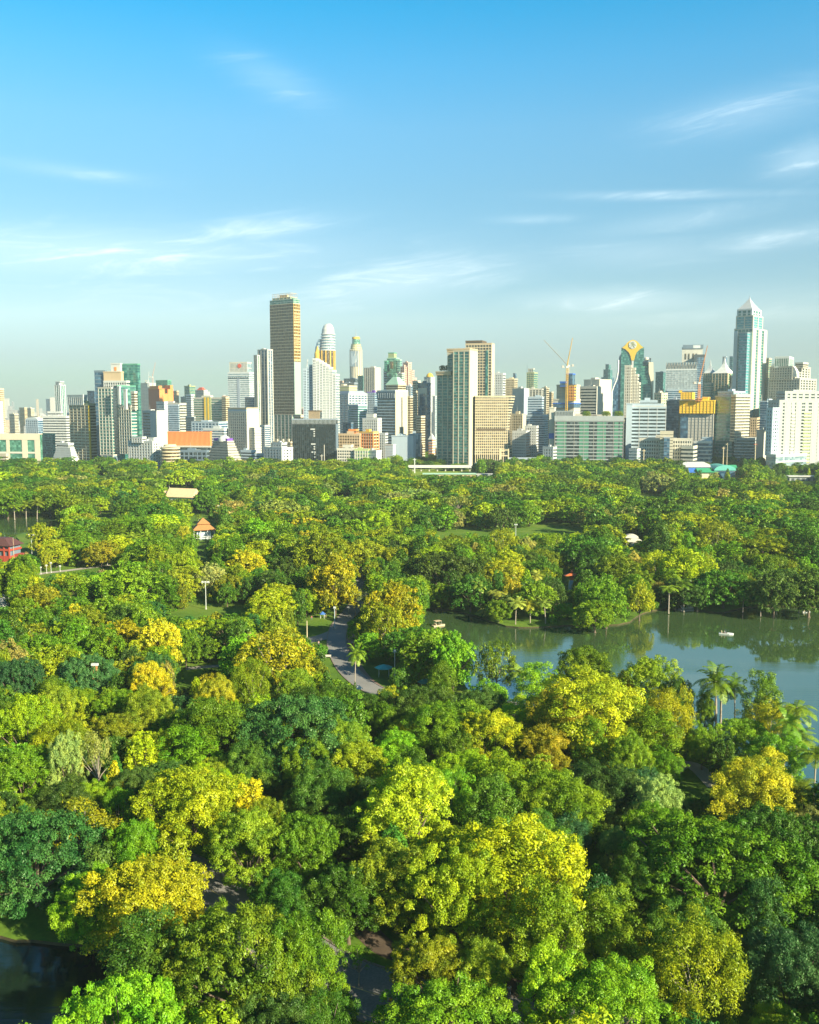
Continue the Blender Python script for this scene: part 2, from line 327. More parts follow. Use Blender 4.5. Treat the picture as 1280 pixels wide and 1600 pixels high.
M_bark = wall_mat('bark', (.16, .12, .085), .95, .25, 1.0); M_palebark = wall_mat('pale_bark', (.36, .31, .25), .9, .2, 1.0)

def quads_mesh(name, V, shade, mat):
    n = len(V); me = bpy.data.meshes.new(name)
    me.vertices.add(n * 4); me.vertices.foreach_set('co', V.reshape(-1).astype(np.float32))
    me.loops.add(n * 4); me.loops.foreach_set('vertex_index', np.arange(n * 4, dtype=np.int32))
    me.polygons.add(n); me.polygons.foreach_set('loop_start', np.arange(0, n * 4, 4, dtype=np.int32))
    try: me.polygons.foreach_set('loop_total', np.full(n, 4, dtype=np.int32))
    except Exception: pass
    a = me.attributes.new('shade', 'FLOAT', 'FACE'); a.data.foreach_set('value', shade.astype(np.float32))
    me.materials.append(mat); me.update(calc_edges=True); return me
def crown(name, puffs, leaf, cover, seed, aspect=.62, flat=0.35, droop=0.0):
    """puffs: (centre, radius, vertical squash). Leaf-sized folded quads spread through every puff's outer shell."""
    rg = np.random.default_rng(seed); VS = []; SH = []
    C = np.array([p[0] for p in puffs]); RR = np.array([p[1] for p in puffs]); SQ = np.array([p[2] for p in puffs])
    for i in range(len(puffs)):
        n = int(cover * 4 * math.pi * RR[i] ** 2 / (leaf * leaf * aspect))
        d = rg.normal(size=(n, 3)); d /= np.linalg.norm(d, axis=1)[:, None]
        d[:, 2] = np.where(d[:, 2] < -.45, -d[:, 2], d[:, 2])
        # lumps on the puff itself
        lob = 1 + .22 * np.sin(d[:, 0] * 7 + i) * np.sin(d[:, 1] * 7 + 2 * i) + .12 * np.sin(d[:, 2] * 9 + i)
        rad = RR[i] * lob * (0.62 + .48 * rg.random(n) ** .7)
        P = C[i] + d * rad[:, None] * np.array([1, 1, SQ[i]])
        keep = np.ones(n, bool)
        near = [j for j in range(len(puffs)) if j != i and np.linalg.norm(C[j] - C[i]) < RR[i] + RR[j]]
        for j in near:
            q = (P - C[j]) / np.array([1, 1, SQ[j]]); keep &= (np.linalg.norm(q, axis=1) > RR[j] * .62)
        P = P[keep]; d = d[keep]; n = len(P)
        if n == 0: continue
        nn = d * .75 + rg.normal(size=(n, 3)) * .42; nn[:, 2] += flat; nn /= np.linalg.norm(nn, axis=1)[:, None]
        r3 = rg.normal(size=(n, 3)); r3[:, 2] -= droop
        tt = r3 - nn * np.sum(r3 * nn, axis=1)[:, None]; tt /= np.linalg.norm(tt, axis=1)[:, None] + 1e-9
        bb = np.cross(nn, tt); s = (leaf * (.45 + 1.05 * rg.random(n) ** 1.6))[:, None]
        V = np.stack([P - tt * s * .62, P + bb * s * aspect * .5 + nn * s * .10, P + tt * s * .62 - nn * s * .12, P - bb * s * aspect * .5 + nn * s * .10], axis=1)
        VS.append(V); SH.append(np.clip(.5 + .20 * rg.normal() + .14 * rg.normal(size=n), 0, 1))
    V = np.concatenate(VS); S = np.concatenate(SH)
    return quads_mesh(name, V, S, M_leaf)
def envelope(rn, n, a, b, c, zc, lump=.16, zmin=-.35, pr=(1.2, 2.0), sq=.8, top=None):
    """puff centres on the lumpy shell of an ellipsoid a x b x c round height zc"""
    ph = [rn.uniform(0, 6.3) for _ in range(4)]; P = []
    for i in range(n):
        z = zmin + (1 - zmin) * (i + .5) / n; th = i * 2.39996 + rn.uniform(-.35, .35); rr = math.sqrt(max(0, 1 - z * z))
        k = 1 + lump * (math.sin(2 * th + ph[0]) * .6 + math.sin(3 * th + ph[1] + 3 * z) * .6 + math.sin(5 * th + ph[2] + 4 * z) * .4) * (.4 + rr) + rn.choice([0, 0, 1]) * rn.uniform(.0, .16) + rn.uniform(-.14, .07)
        r = rn.uniform(*pr); k *= 1 - r * .42 / max(a, c)
        P.append(((a * rr * math.cos(th) * k, b * rr * math.sin(th) * k, zc + c * z * k), r, sq))
    return P
def trunk(name, base_r, zsplit, limbs, mat, lean=0.0, rn=None, fork=.55):
    mb = MB(); top = Vector((lean, 0, zsplit))
    mb.path([(0, 0, -.6), (lean * .1, 0, .1), (lean * .5, .1, zsplit * .5), top], [base_r * 1.7, base_r * 1.15, base_r * .9, base_r * .78], 7)
    for (c, r, s) in limbs:
        c = Vector(c); mid = top.lerp(c, .5) + Vector((0, 0, -.06 * (c - top).length + .4))
        mb.path([top - Vector((0, 0, .3)), top.lerp(mid, .5) + Vector((0, 0, .1)), mid, c], [base_r * fork, base_r * fork * .75, base_r * fork * .5, base_r * .12], 5)
    return mb.mesh(name, mat)
PROTO = {}
def proto(key, kind, seed, lod):
    rn = random.Random(seed); near = lod == 0
    lf = {0: 1.0, 1: 2.0, 2: 3.6}[lod]
    if kind == 'round':      # r 8, h 15
        P = envelope(rn, 230, 8, 7.6, 6.4, 8.2, .22, -.82, (.55, 1.3), .9) + [((rn.uniform(-4, 4), rn.uniform(-4, 4), 8 + rn.uniform(-1, 3)), 2.4, .8) for _ in range(7)]
        leaf, r, h, tr, zs = .225, 8, 15, .38, 2.6
    elif kind == 'oak':      # rougher, several separate heads
        P = []
        for k in range(14):
            th = k * 2.4 + rn.uniform(-.3, .3); rr = (k / 9) ** .5 * 5.6 if k < 9 else 4.6; z = 12.2 - rr * .62 + rn.uniform(-1.2, .8) if k < 9 else rn.uniform(3.6, 6.2); hr = rn.uniform(2.3, 3.4)
            P += [((rr * math.cos(th) + x, rr * math.sin(th) + y, z + zz), q, s) for (x, y, zz), q, s in envelope(rn, 26, hr, hr, hr * .9, 0, .25, -.5, (.42, .95), .9)]
        leaf, r, h, tr, zs = .22, 8, 15, .34, 3.0
    elif kind == 'rain':     # r 12, h 13: wide shallow dome
        P = envelope(rn, 420, 12.2, 11.6, 7.2, 5.6, .10, -.34, (.55, 1.3), .75)
        leaf, r, h, tr, zs = .27, 12, 13, .55, 2.2
    elif kind == 'tall':     # r 5, h 17
        P = envelope(rn, 90, 4.8, 4.6, 8.0, 9.0, .24, -.92, (.7, 1.5), 1.0) + [((0, 0, z_), 2.2, 1.2) for z_ in (5, 8, 11)]
        leaf, r, h, tr, zs = .28, 5, 17, .26, 3.5
    elif kind == 'droop':    # r 7, h 14: hanging sprays
        P = envelope(rn, 110, 6.6, 6.4, 6.0, 8.0, .22, -.8, (.7, 1.3), 1.6)
        leaf, r, h, tr, zs = .27, 7, 14, .3, 4.0
    elif kind == 'sparse':   # r 6, h 14: see-through heads on bare limbs
        P = envelope(rn, 30, 5.4, 5.2, 4.4, 9.4, .25, -.35, (1.0, 1.7), .8)
        leaf, r, h, tr, zs = .34, 6, 14, .28, 5.0
    elif kind == 'cone':     # r 3.2, h 15
        P = [((math.cos(i * 2.4) * q, math.sin(i * 2.4) * q, z_), .55 + q * .42, .9) for i in range(52) for z_ in [3.2 + 11 * i / 52] for q in [2.7 * (1 - i / 52) ** .8 * rn.uniform(.75, 1.1) + .1]]
        leaf, r, h, tr, zs = .32, 3.2, 15, .2, 3.0
    else:                    # shrub r 2.6 h 3.4
        P = envelope(rn, 26, 2.3, 2.2, 1.9, 1.5, .2, -.5, (.55, .95), .85); leaf, r, h, tr, zs = .30, 2.6, 3.4, .12, .6
    cover = {'sparse': .5, 'droop': .85, 'cone': .85, 'rain': 1.0}.get(kind, .95)
    me = crown(kind + '_crown', P, leaf * lf, cover * (1.0 if near else 1.15), seed, droop=1.6 if kind == 'droop' else 0.0, flat=.5 if kind == 'rain' else .3, aspect=.5 if kind == 'droop' else .66)
    nl = {'sparse': 16, 'rain': 14, 'shrub': 3, 'cone': 0, 'oak': 12}.get(kind, 9)
    lim = rn.sample(P, min(nl, len(P))) if nl else [((0, 0, h * .85), .3, 1)]
    tm = trunk(kind + '_trunk', tr, zs, lim, M_palebark if kind in ('sparse', 'droop') else M_bark, rn.uniform(-.5, .5), rn)
    PROTO[key] = (me, tm, r, h)
def palm(key, seed, hgt, lean, fr=4.4, leafw=.5, nfr=19, up=.62):
    rn = random.Random(seed); V = []; top = Vector((lean, 0, hgt))
    for i in range(nfr):
        a = i * 2.39996 + rn.uniform(-.15, .15); el_ = math.asin(max(-.55, min(.95, -.35 + 1.25 * (i + .5) / nfr * up / .55))) ; Ln = fr * rn.uniform(.85, 1.1)
        d = Vector((math.cos(a) * math.cos(el_), math.sin(a) * math.cos(el_), math.sin(el_))); p = Vector(top); seg = 11; pts = [p.copy()]
        for k in range(seg):
            p = p + d * (Ln / seg); pts.append(p.copy()); d = (d + Vector((0, 0, -.085 - .022 * k))).normalized()
        side = Vector((-math.sin(a), math.cos(a), 0))
        for k in range(seg):
            q0, q1 = pts[k], pts[k + 1]; t = (k + .5) / seg; ll = (.15 + .80 * math.sin(math.pi * min(1, t * .85 + .12))) * fr / 4.6
            for s_ in (-1, 1):
                for u in (.0, .5):
                    b0 = q0.lerp(q1, u); b1 = q0.lerp(q1, u + .34); fw = (q1 - q0).normalized()
                    e = side * s_ * ll + fw * ll * .45 + Vector((0, 0, -ll * rn.uniform(.15, .45)))
                    V.append([b0, b1, b1 + e * .96, b0 + e])
        V += [[pts[k] - side * .06, pts[k] + side * .06, pts[k + 1] + side * .05, pts[k + 1] - side * .05] for k in range(seg)]
    A = np.array([[list(c) for c in q] for q in V]); rg = np.random.default_rng(seed)
    me = quads_mesh('palm_crown', A, np.clip(.5 + .22 * rg.normal(size=len(A)), 0, 1), M_leaf)
    mb = MB(); n = 14; pts = [(lean * (k / n) ** 1.7, 0, -.3 + (hgt + .4) * k / n) for k in range(n + 1)]
    mb.path(pts, [(.26 if k == 0 else .17) * (1 - .25 * k / n) * (1.12 if k % 2 else .94) for k in range(n + 1)], 8)
    PROTO[key] = (me, mb.mesh('palm_trunk', M_palebark), fr * .9, hgt + fr * .45)
for i, (k, s, l_) in enumerate([('round', 1, 0), ('round', 2, 0), ('oak', 3, 0), ('oak', 4, 0), ('rain', 5, 0), ('rain', 6, 0), ('tall', 7, 0), ('droop', 8, 0), ('sparse', 9, 0), ('cone', 10, 0), ('shrub', 11, 0)]):
    proto(f'{k}{s % 2}0', k, s, l_)
for i, (k, s) in enumerate([('round', 21), ('round', 22), ('oak', 23), ('oak', 24), ('rain', 25), ('rain', 26), ('tall', 27), ('droop', 28), ('sparse', 29), ('cone', 30), ('shrub', 31)]):
    proto(f'{k}{s % 2}1', k, s, 1)
for i, (k, s) in enumerate([('round', 41), ('round', 42), ('oak', 43), ('rain', 45), ('tall', 47), ('cone', 50)]):
    proto(f'{k}{s % 2}2', k, s, 2)
palm('palm00', 61, 13.0, .8, 4.6); palm('palm10', 62, 11.0, -.7, 4.2); palm('palm20', 63, 8.0, .3, 3.6, up=.7); palm('palm30', 64, 11.5, .1, 3.4, nfr=16, up=.45)
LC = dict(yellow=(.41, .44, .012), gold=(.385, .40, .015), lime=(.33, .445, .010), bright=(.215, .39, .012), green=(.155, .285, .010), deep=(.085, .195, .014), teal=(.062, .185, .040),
          olive=(.245, .335, .012), dry=(.36, .37, .080), pale=(.32, .42, .085), dusk=(.078, .152, .018), pink=(.30, .28, .09), palm=(.19, .29, .02), shorepalm=(.35, .42, .05))  # shore palms stand in crown shade, so sunlight is put into their colour
CNAME = dict(yellow='bright yellow', gold='golden yellow', lime='yellow-green', bright='fresh green', green='mid green', deep='deep green', teal='bluish green', olive='olive green', dry='dry sandy-leaved', pale='pale green', dusk='dark green', pink='brownish', palm='green', shorepalm='sunlit yellow-green')
KNAME = dict(round='round-crowned', oak='lumpy many-headed', rain='wide umbrella-shaped', tall='tall upright', droop='drooping', sparse='thin see-through', cone='narrow cone-shaped', shrub='low bushy', palm='feathery')
# ------------------------------------------------------------------ trees: placed by hand where the photo shows them
T = [  # crown centre x, crown top y, crown width (photo px), kind, colour, height m, own words
 (60, 1282, 205, 'rain', 'teal', 14, 'on the pond bank, dense bluish crown at the frame edge'),
 (235, 1335, 190, 'oak', 'yellow', 13, 'leaning over the pond corner, brilliant in the sun'),
 (375, 1440, 230, 'rain', 'green', 14, 'at the bottom edge beside the lower road'),
 (470, 1436, 110, 'round', 'green', 14, 'pressed against the lower road crossing'),
 (195, 1545, 190, 'rain', 'bright', 12, 'cut by the bottom edge in front of the pond'),
 (805, 1278, 235, 'oak', 'lime', 19, 'the giant in the lower middle, fully sunlit'),
 (720, 1330, 120, 'round', 'lime', 16, 'filling in beside the sunlit giant'),
 (640, 1190, 175, 'oak', 'lime', 20, 'towering behind the lower road, pale trunk showing'),
 (620, 1310, 150, 'oak', 'olive', 15, 'below the towering tree behind the lower road'),
 (672, 1462, 125, 'oak', 'olive', 11, 'rounded one at the right end of the lower road'),
 (752, 1478, 80, 'round', 'olive', 10, 'small one over the brown path by the sunlit giant'),
 (690, 1560, 210, 'rain', 'green', 11, 'cut by the bottom edge under the lower road'),
 (1120, 1298, 250, 'rain', 'green', 15, 'huge dome in the lower right'),
 (1200, 1275, 170, 'rain', 'deep', 14, 'behind the huge dome in the lower right'),
 (1085, 1455, 150, 'droop', 'yellow', 13, 'with bent pale trunk at the bottom right'),
 (945, 1508, 150, 'round', 'bright', 13, 'cut by the bottom edge left of the bent yellow tree'),
 (1235, 1455, 120, 'round', 'teal', 13, 'at the right edge beside the dark lawn'),
 (1180, 1188, 140, 'round', 'yellow', 13, 'feather-soft one next to the palms at the right edge'),
 (1265, 1270, 70, 'round', 'dry', 9, 'under the palms at the right edge'),
 (872, 1213, 115, 'round', 'bright', 13, 'behind the sunlit giant'),
 (1025, 1208, 90, 'oak', 'pale', 13, 'with pale silvery leaves left of the dark clearing'),
 (962, 1290, 55, 'oak', 'pale', 10, 'small silvery one left of the huge dome'),
 (950, 1395, 75, 'tall', 'olive', 12, 'slim one between the sunlit giant and the huge dome'),
 (995, 1340, 90, 'round', 'deep', 12, 'shaded one on the left flank of the huge dome'),
 (530, 1520, 42, 'cone', 'green', 8, 'standing on the kerb of the lower road'),
 (560, 1478, 45, 'sparse', 'green', 6, 'young one with forked pale stems on the lower road verge'),
 (295, 1192, 190, 'oak', 'lime', 17, 'broad one above the bright yellow pond tree'),
 (388, 1262, 125, 'oak', 'olive', 15, 'just right of the broad yellow-green one'),
 (210, 1290, 90, 'round', 'green', 13, 'between the bluish crown and the broad yellow-green one'),
 (130, 1258, 110, 'sparse', 'gold', 13, 'with big yellow leaves above the bluish crown'),
 (35, 1250, 60, 'oak', 'olive', 12, 'at the left edge above the bluish crown'),
 (855, 1480, 65, 'tall', 'lime', 14, 'slim one at the foot of the sunlit giant'),
 (480, 1265, 120, 'oak', 'green', 15, 'left of the towering tree behind the lower road'),
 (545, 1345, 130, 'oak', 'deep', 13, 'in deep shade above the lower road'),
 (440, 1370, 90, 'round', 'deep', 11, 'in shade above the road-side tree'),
 (100, 1138, 62, 'oak', 'pale', 17, 'pale one with its trunk bare to the light'),
 (150, 1148, 46, 'sparse', 'pale', 15, 'with bare grey limbs beside the pale one'),
 (40, 1082, 95, 'oak', 'lime', 15, 'at the left edge above the pale one'),
 (35, 1165, 105, 'oak', 'bright', 14, 'at the left edge level with the pale one'),
 (90, 1075, 62, 'round', 'olive', 12, 'right of the shaded lane at the left'),
 (335, 1088, 130, 'oak', 'green', 15, 'dark cluster left of the bluish umbrella crown'),
 (300, 1140, 80, 'tall', 'green', 13, 'in front of the dark cluster'),
 (465, 1098, 190, 'rain', 'teal', 14, 'bluish umbrella crown below the palm by the road'),
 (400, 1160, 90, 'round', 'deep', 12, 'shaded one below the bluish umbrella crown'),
 (535, 1130, 80, 'round', 'olive', 14, 'olive one right of the bluish umbrella crown'),
 (432, 998, 115, 'droop', 'yellow', 14, 'hanging sprays next to the lone palm'),
 (395, 1040, 70, 'droop', 'lime', 12, 'left half of the hanging-spray pair'),
 (235, 1032, 82, 'oak', 'yellow', 13, 'in the column of yellow crowns, lowest'),
 (250, 968, 68, 'oak', 'yellow', 14, 'in the column of yellow crowns, topmost'),
 (230, 1080, 75, 'round', 'olive', 12, 'under the column of yellow crowns'),
 (338, 1062, 58, 'round', 'yellow', 11, 'above the dark cluster'),
 (290, 985, 36, 'round', 'bright', 10, 'small bright one right of the yellow column'),
 (135, 1030, 92, 'rain', 'teal', 11, 'bluish one round the brick-red mast'),
 (85, 1012, 74, 'round', 'lime', 12, 'left of the brick-red mast'),
 (25, 1035, 74, 'rain', 'teal', 11, 'bluish one at the left edge'),
 (165, 985, 60, 'round', 'bright', 12, 'behind the brick-red mast'),
 (425, 926, 74, 'round', 'yellow', 11, 'gilded one right of the floodlight lawn'),
 (432, 962, 60, 'oak', 'olive', 11, 'between the gilded one and the hanging sprays'),
 (523, 866, 82, 'oak', 'yellow', 20, 'glowing one left of the park road'),
 (505, 892, 52, 'droop', 'gold', 13, 'left shoulder of the glowing one by the road'),
 (614, 910, 90, 'oak', 'yellow', 18, 'glowing one right of the park road'),
 (600, 950, 70, 'droop', 'yellow', 12, 'lower front of the glowing one right of the road'),
 (556, 922, 34, 'sparse', 'dry', 8, 'small sandy one overhanging the park road'),
 (572, 846, 70, 'round', 'gold', 13, 'above the far end of the park road'),
 (505, 832, 90, 'round', 'olive', 12, 'olive one above the glowing pair'),
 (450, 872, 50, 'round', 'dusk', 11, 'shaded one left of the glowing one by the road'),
 (386, 860, 68, 'oak', 'yellow', 13, 'alone and yellow above the floodlight lawn'),
 (200, 886, 96, 'oak', 'green', 14, 'big dark one left of the floodlight lawn'),
 (250, 905, 50, 'tall', 'green', 12, 'right shoulder of the big dark one'),
 (330, 884, 58, 'oak', 'dry', 11, 'sandy one behind the floodlight mast'),
 (290, 886, 50, 'round', 'olive', 11, 'olive one behind the floodlight lawn'),
 (60, 912, 70, 'oak', 'gold', 9, 'orange-tinted low one below the footpath'),
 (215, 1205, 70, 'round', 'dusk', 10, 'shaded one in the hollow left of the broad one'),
 (190, 1110, 90, 'oak', 'olive', 12, 'above the dark hollow on the left'),
 (708, 990, 82, 'oak', 'bright', 14, 'by the water right of the green canopy'),
 (690, 1040, 50, 'tall', 'green', 11, 'at the water edge below the green canopy'),
 (775, 1012, 60, 'droop', 'olive', 11, 'hanging over the lake channel'),
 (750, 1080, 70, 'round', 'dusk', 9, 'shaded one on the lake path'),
 (838, 1040, 56, 'tall', 'bright', 11, 'slim one between the two lake gaps'),
 (915, 1004, 100, 'oak', 'olive', 14, 'first of the pair on the near lake shore'),
 (1012, 1020, 98, 'oak', 'olive', 15, 'second of the pair on the near lake shore'),
 (975, 1045, 40, 'oak', 'gold', 12, 'orange-leaved one between the near-shore pair'),
 (1060, 1065, 50, 'round', 'deep', 11, 'dark one right of the near-shore pair'),
 (922, 1058, 165, 'round', 'yellow', 15, 'broad golden dome near the lake'),
 (880, 1090, 90, 'round', 'yellow', 13, 'front left of the broad golden dome'),
 (1045, 1088, 82, 'droop', 'yellow', 13, 'soft yellow one right of the broad golden dome'),
 (1020, 1112, 74, 'tall', 'green', 14, 'dark upright one under the soft yellow one'),
 (925, 1128, 52, 'tall', 'bright', 14, 'bright upright one below the broad golden dome'),
 (985, 1150, 60, 'round', 'olive', 13, 'trunks showing above the dark clearing'),
 (1098, 1135, 52, 'round', 'bright', 10, 'left of the tall palm pair'),
 (1103, 1085, 32, 'round', 'green', 9, 'small one at the water left of the palm pair'),
 (1192, 1056, 48, 'tall', 'green', 14, 'dark one standing out of the lake edge right of the palms'),
 (1160, 1118, 92, 'oak', 'bright', 12, 'in front of the tall palm pair'),
 (1215, 1150, 70, 'round', 'bright', 11, 'between the palm pair and the right-edge palms'),
 (1203, 1105, 84, 'droop', 'gold', 11, 'soft gold one behind the right-edge palms'),
 (768, 1108, 120, 'oak', 'yellow', 15, 'yellow one above the sunlit giant'),
 (695, 1102, 112, 'round', 'green', 14, 'green with lime tips right of the towering tree'),
 (850, 1128, 84, 'oak', 'gold', 14, 'between the golden dome and the sunlit giant'),
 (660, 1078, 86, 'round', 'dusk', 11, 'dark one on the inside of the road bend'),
 (600, 1092, 60, 'oak', 'green', 10, 'left of the dark one on the road bend'),
 (560, 1150, 110, 'oak', 'lime', 15, 'above the towering tree, on its left'),
 (480, 1160, 70, 'round', 'green', 13, 'left of the lime pair in the centre'),
 (500, 1200, 110, 'round', 'deep', 13, 'shaded one in the very centre'),
 (690, 868, 115, 'rain', 'dusk', 14, 'huge dark one at the left end of the lake'),
 (735, 900, 70, 'oak', 'deep', 12, 'dark one on the far shore left of the small palms'),
 (788, 876, 68, 'round', 'yellow', 14, 'yellow one above the small palms'),
 (948, 905, 68, 'oak', 'green', 18, 'tall one on the lake point'),
 (968, 868, 80, 'oak', 'olive', 15, 'olive one behind the lake point'),
 (1000, 912, 46, 'oak', 'lime', 14, 'pale-lit one right of the lake point'),
 (886, 944, 32, 'round', 'bright', 6, 'small bright one left of the lake point'),
 (930, 940, 60, 'round', 'green', 10, 'low dark one at the tip of the lake point'),
 (1025, 868, 56, 'droop', 'lime', 14, 'soft one behind the white raft'),
 (1070, 862, 80, 'round', 'lime', 13, 'bright dome behind the white raft'),
 (1130, 896, 100, 'rain', 'deep', 14, 'layered dark one right of the white raft'),
 (1210, 892, 80, 'oak', 'dusk', 13, 'dark one on the far shore near the right edge'),
 (1265, 890, 80, 'oak', 'dusk', 13, 'dark one on the far shore at the right edge'),
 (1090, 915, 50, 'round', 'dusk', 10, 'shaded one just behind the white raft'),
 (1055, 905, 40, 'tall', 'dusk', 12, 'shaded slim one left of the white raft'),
 (590, 800, 56, 'round', 'lime', 14, 'bright pair of crowns above the road end, left'),
 (625, 806, 40, 'round', 'lime', 12, 'bright pair of crowns above the road end, right'),
 (715, 775, 44, 'sparse', 'pale', 15, 'with pale limbs in the middle of the far park'),
 (785, 832, 52, 'droop', 'lime', 12, 'feathery light one in the middle of the far park'),
 (862, 838, 44, 'droop', 'lime', 11, 'feathery light one left of the white shelter'),
 (1000, 845, 40, 'cone', 'lime', 11, 'first feathery one right of the white shelter'),
 (1062, 850, 36, 'cone', 'lime', 12, 'second feathery one right of the white shelter'),
 (1120, 820, 60, 'droop', 'olive', 12, 'feathery olive one in the right far park'),
 (12, 768, 50, 'round', 'green', 15, 'first of the row behind the far-left water'), (44, 766, 46, 'oak', 'deep', 15, 'second of the row behind the far-left water'), (78, 768, 48, 'round', 'green', 15, 'third of the row behind the far-left water'), (108, 772, 44, 'oak', 'olive', 15, 'last of the row behind the far-left water'),
 (65, 818, 46, 'oak', 'lime', 14, 'in front of the far-left water, lit from the right'),
]
PALMS = [(1122, 1062, 48, 15, 'left and taller of the two palms standing against the lake'), (1151, 1072, 34, 12, 'right and shorter of the two palms standing against the lake'),
 (1247, 1108, 44, 14, 'upper one of the palms at the right edge'), (1240, 1150, 46, 9, 'middle one of the palms at the right edge'), (1262, 1235, 60, 9, 'lowest of the palms at the right edge'), (1128, 1078, 44, 10, 'dark palm just under the taller lake palm'),
 (752, 915, 22, 11, 'leftmost of the small palms on the far shore'), (782, 928, 22, 9, 'second of the small palms on the far shore'), (806, 942, 24, 8, 'third of the small palms on the far shore'), (829, 944, 24, 7, 'fourth of the small palms on the far shore'), (853, 941, 24, 8, 'rightmost of the small palms on the far shore'),
 (1046, 918, 26, 10, 'left palm behind the white raft'), (1070, 912, 26, 11, 'right palm behind the white raft'), (1085, 880, 20, 10, 'palm over the bright dome behind the raft'), (1010, 900, 20, 10, 'palm beside the lake point'),
 (474, 1028, 32, 10, 'lone palm among hanging yellow sprays'), (554, 1022, 26, 12, 'slender palm on the inside of the road bend'), (840, 900, 20, 10, 'palm above the small shore palms'), (816, 1050, 30, 8, 'dark palm hanging over the lake channel'),
 (6, 783, 18, 11, 'palm at the left edge above the far-left water'), (22, 790, 16, 10, 'second palm above the far-left water'), (40, 788, 16, 10, 'third palm above the far-left water'), (57, 784, 18, 12, 'tallest palm beside the far-left water'),
 (172, 838, 18, 12, 'palm left of the dark grove below the cream hall'), (192, 832, 18, 12, 'palm in the dark grove below the cream hall'), (210, 840, 18, 12, 'palm right in the dark grove below the cream hall'), (228, 836, 18, 12, 'rightmost palm in the dark grove below the cream hall'),
 (310, 806, 10, 9, 'palm rising before the orange roof'), (345, 822, 14, 9, 'palm right of the orange pavilion'), (362, 822, 14, 9, 'second palm right of the orange pavilion'),
 (376, 778, 16, 12, 'first palm of the tall row, left end'), (386, 782, 14, 11, 'second palm of the tall row'), (397, 776, 16, 12, 'third palm of the tall row'), (409, 780, 14, 11, 'fourth palm of the tall row'), (424, 776, 15, 12, 'fifth palm of the tall row'), (441, 772, 15, 13, 'sixth palm of the tall row'), (456, 770, 15, 13, 'seventh palm of the tall row, right end'),
 (1250, 925, 22, 8, 'palm on the far shore near the right edge'), (1215, 932, 20, 7, 'low palm on the far shore toward the right edge'),
 (265, 1245, 24, 7, 'young palm in the dark hollow'), (1228, 1128, 40, 12, 'palm behind the lowest right-edge palm'), (1275, 1180, 44, 10, 'palm cut by the right frame edge'), (770, 925, 20, 9, 'palm squeezed between the small shore palms'), (1162, 925, 20, 8, 'palm right of the layered dark tree'), (1190, 930, 20, 8, 'palm farther right of the layered dark tree'),
 (640, 900, 22, 9, 'palm at the left tip of the lake'), (965, 790, 16, 10, 'palm in the right far park'), (1020, 905, 20, 9, 'palm right of the pale-lit tree by the lake point'), (350, 778, 15, 11, 'palm just left of the tall row')]
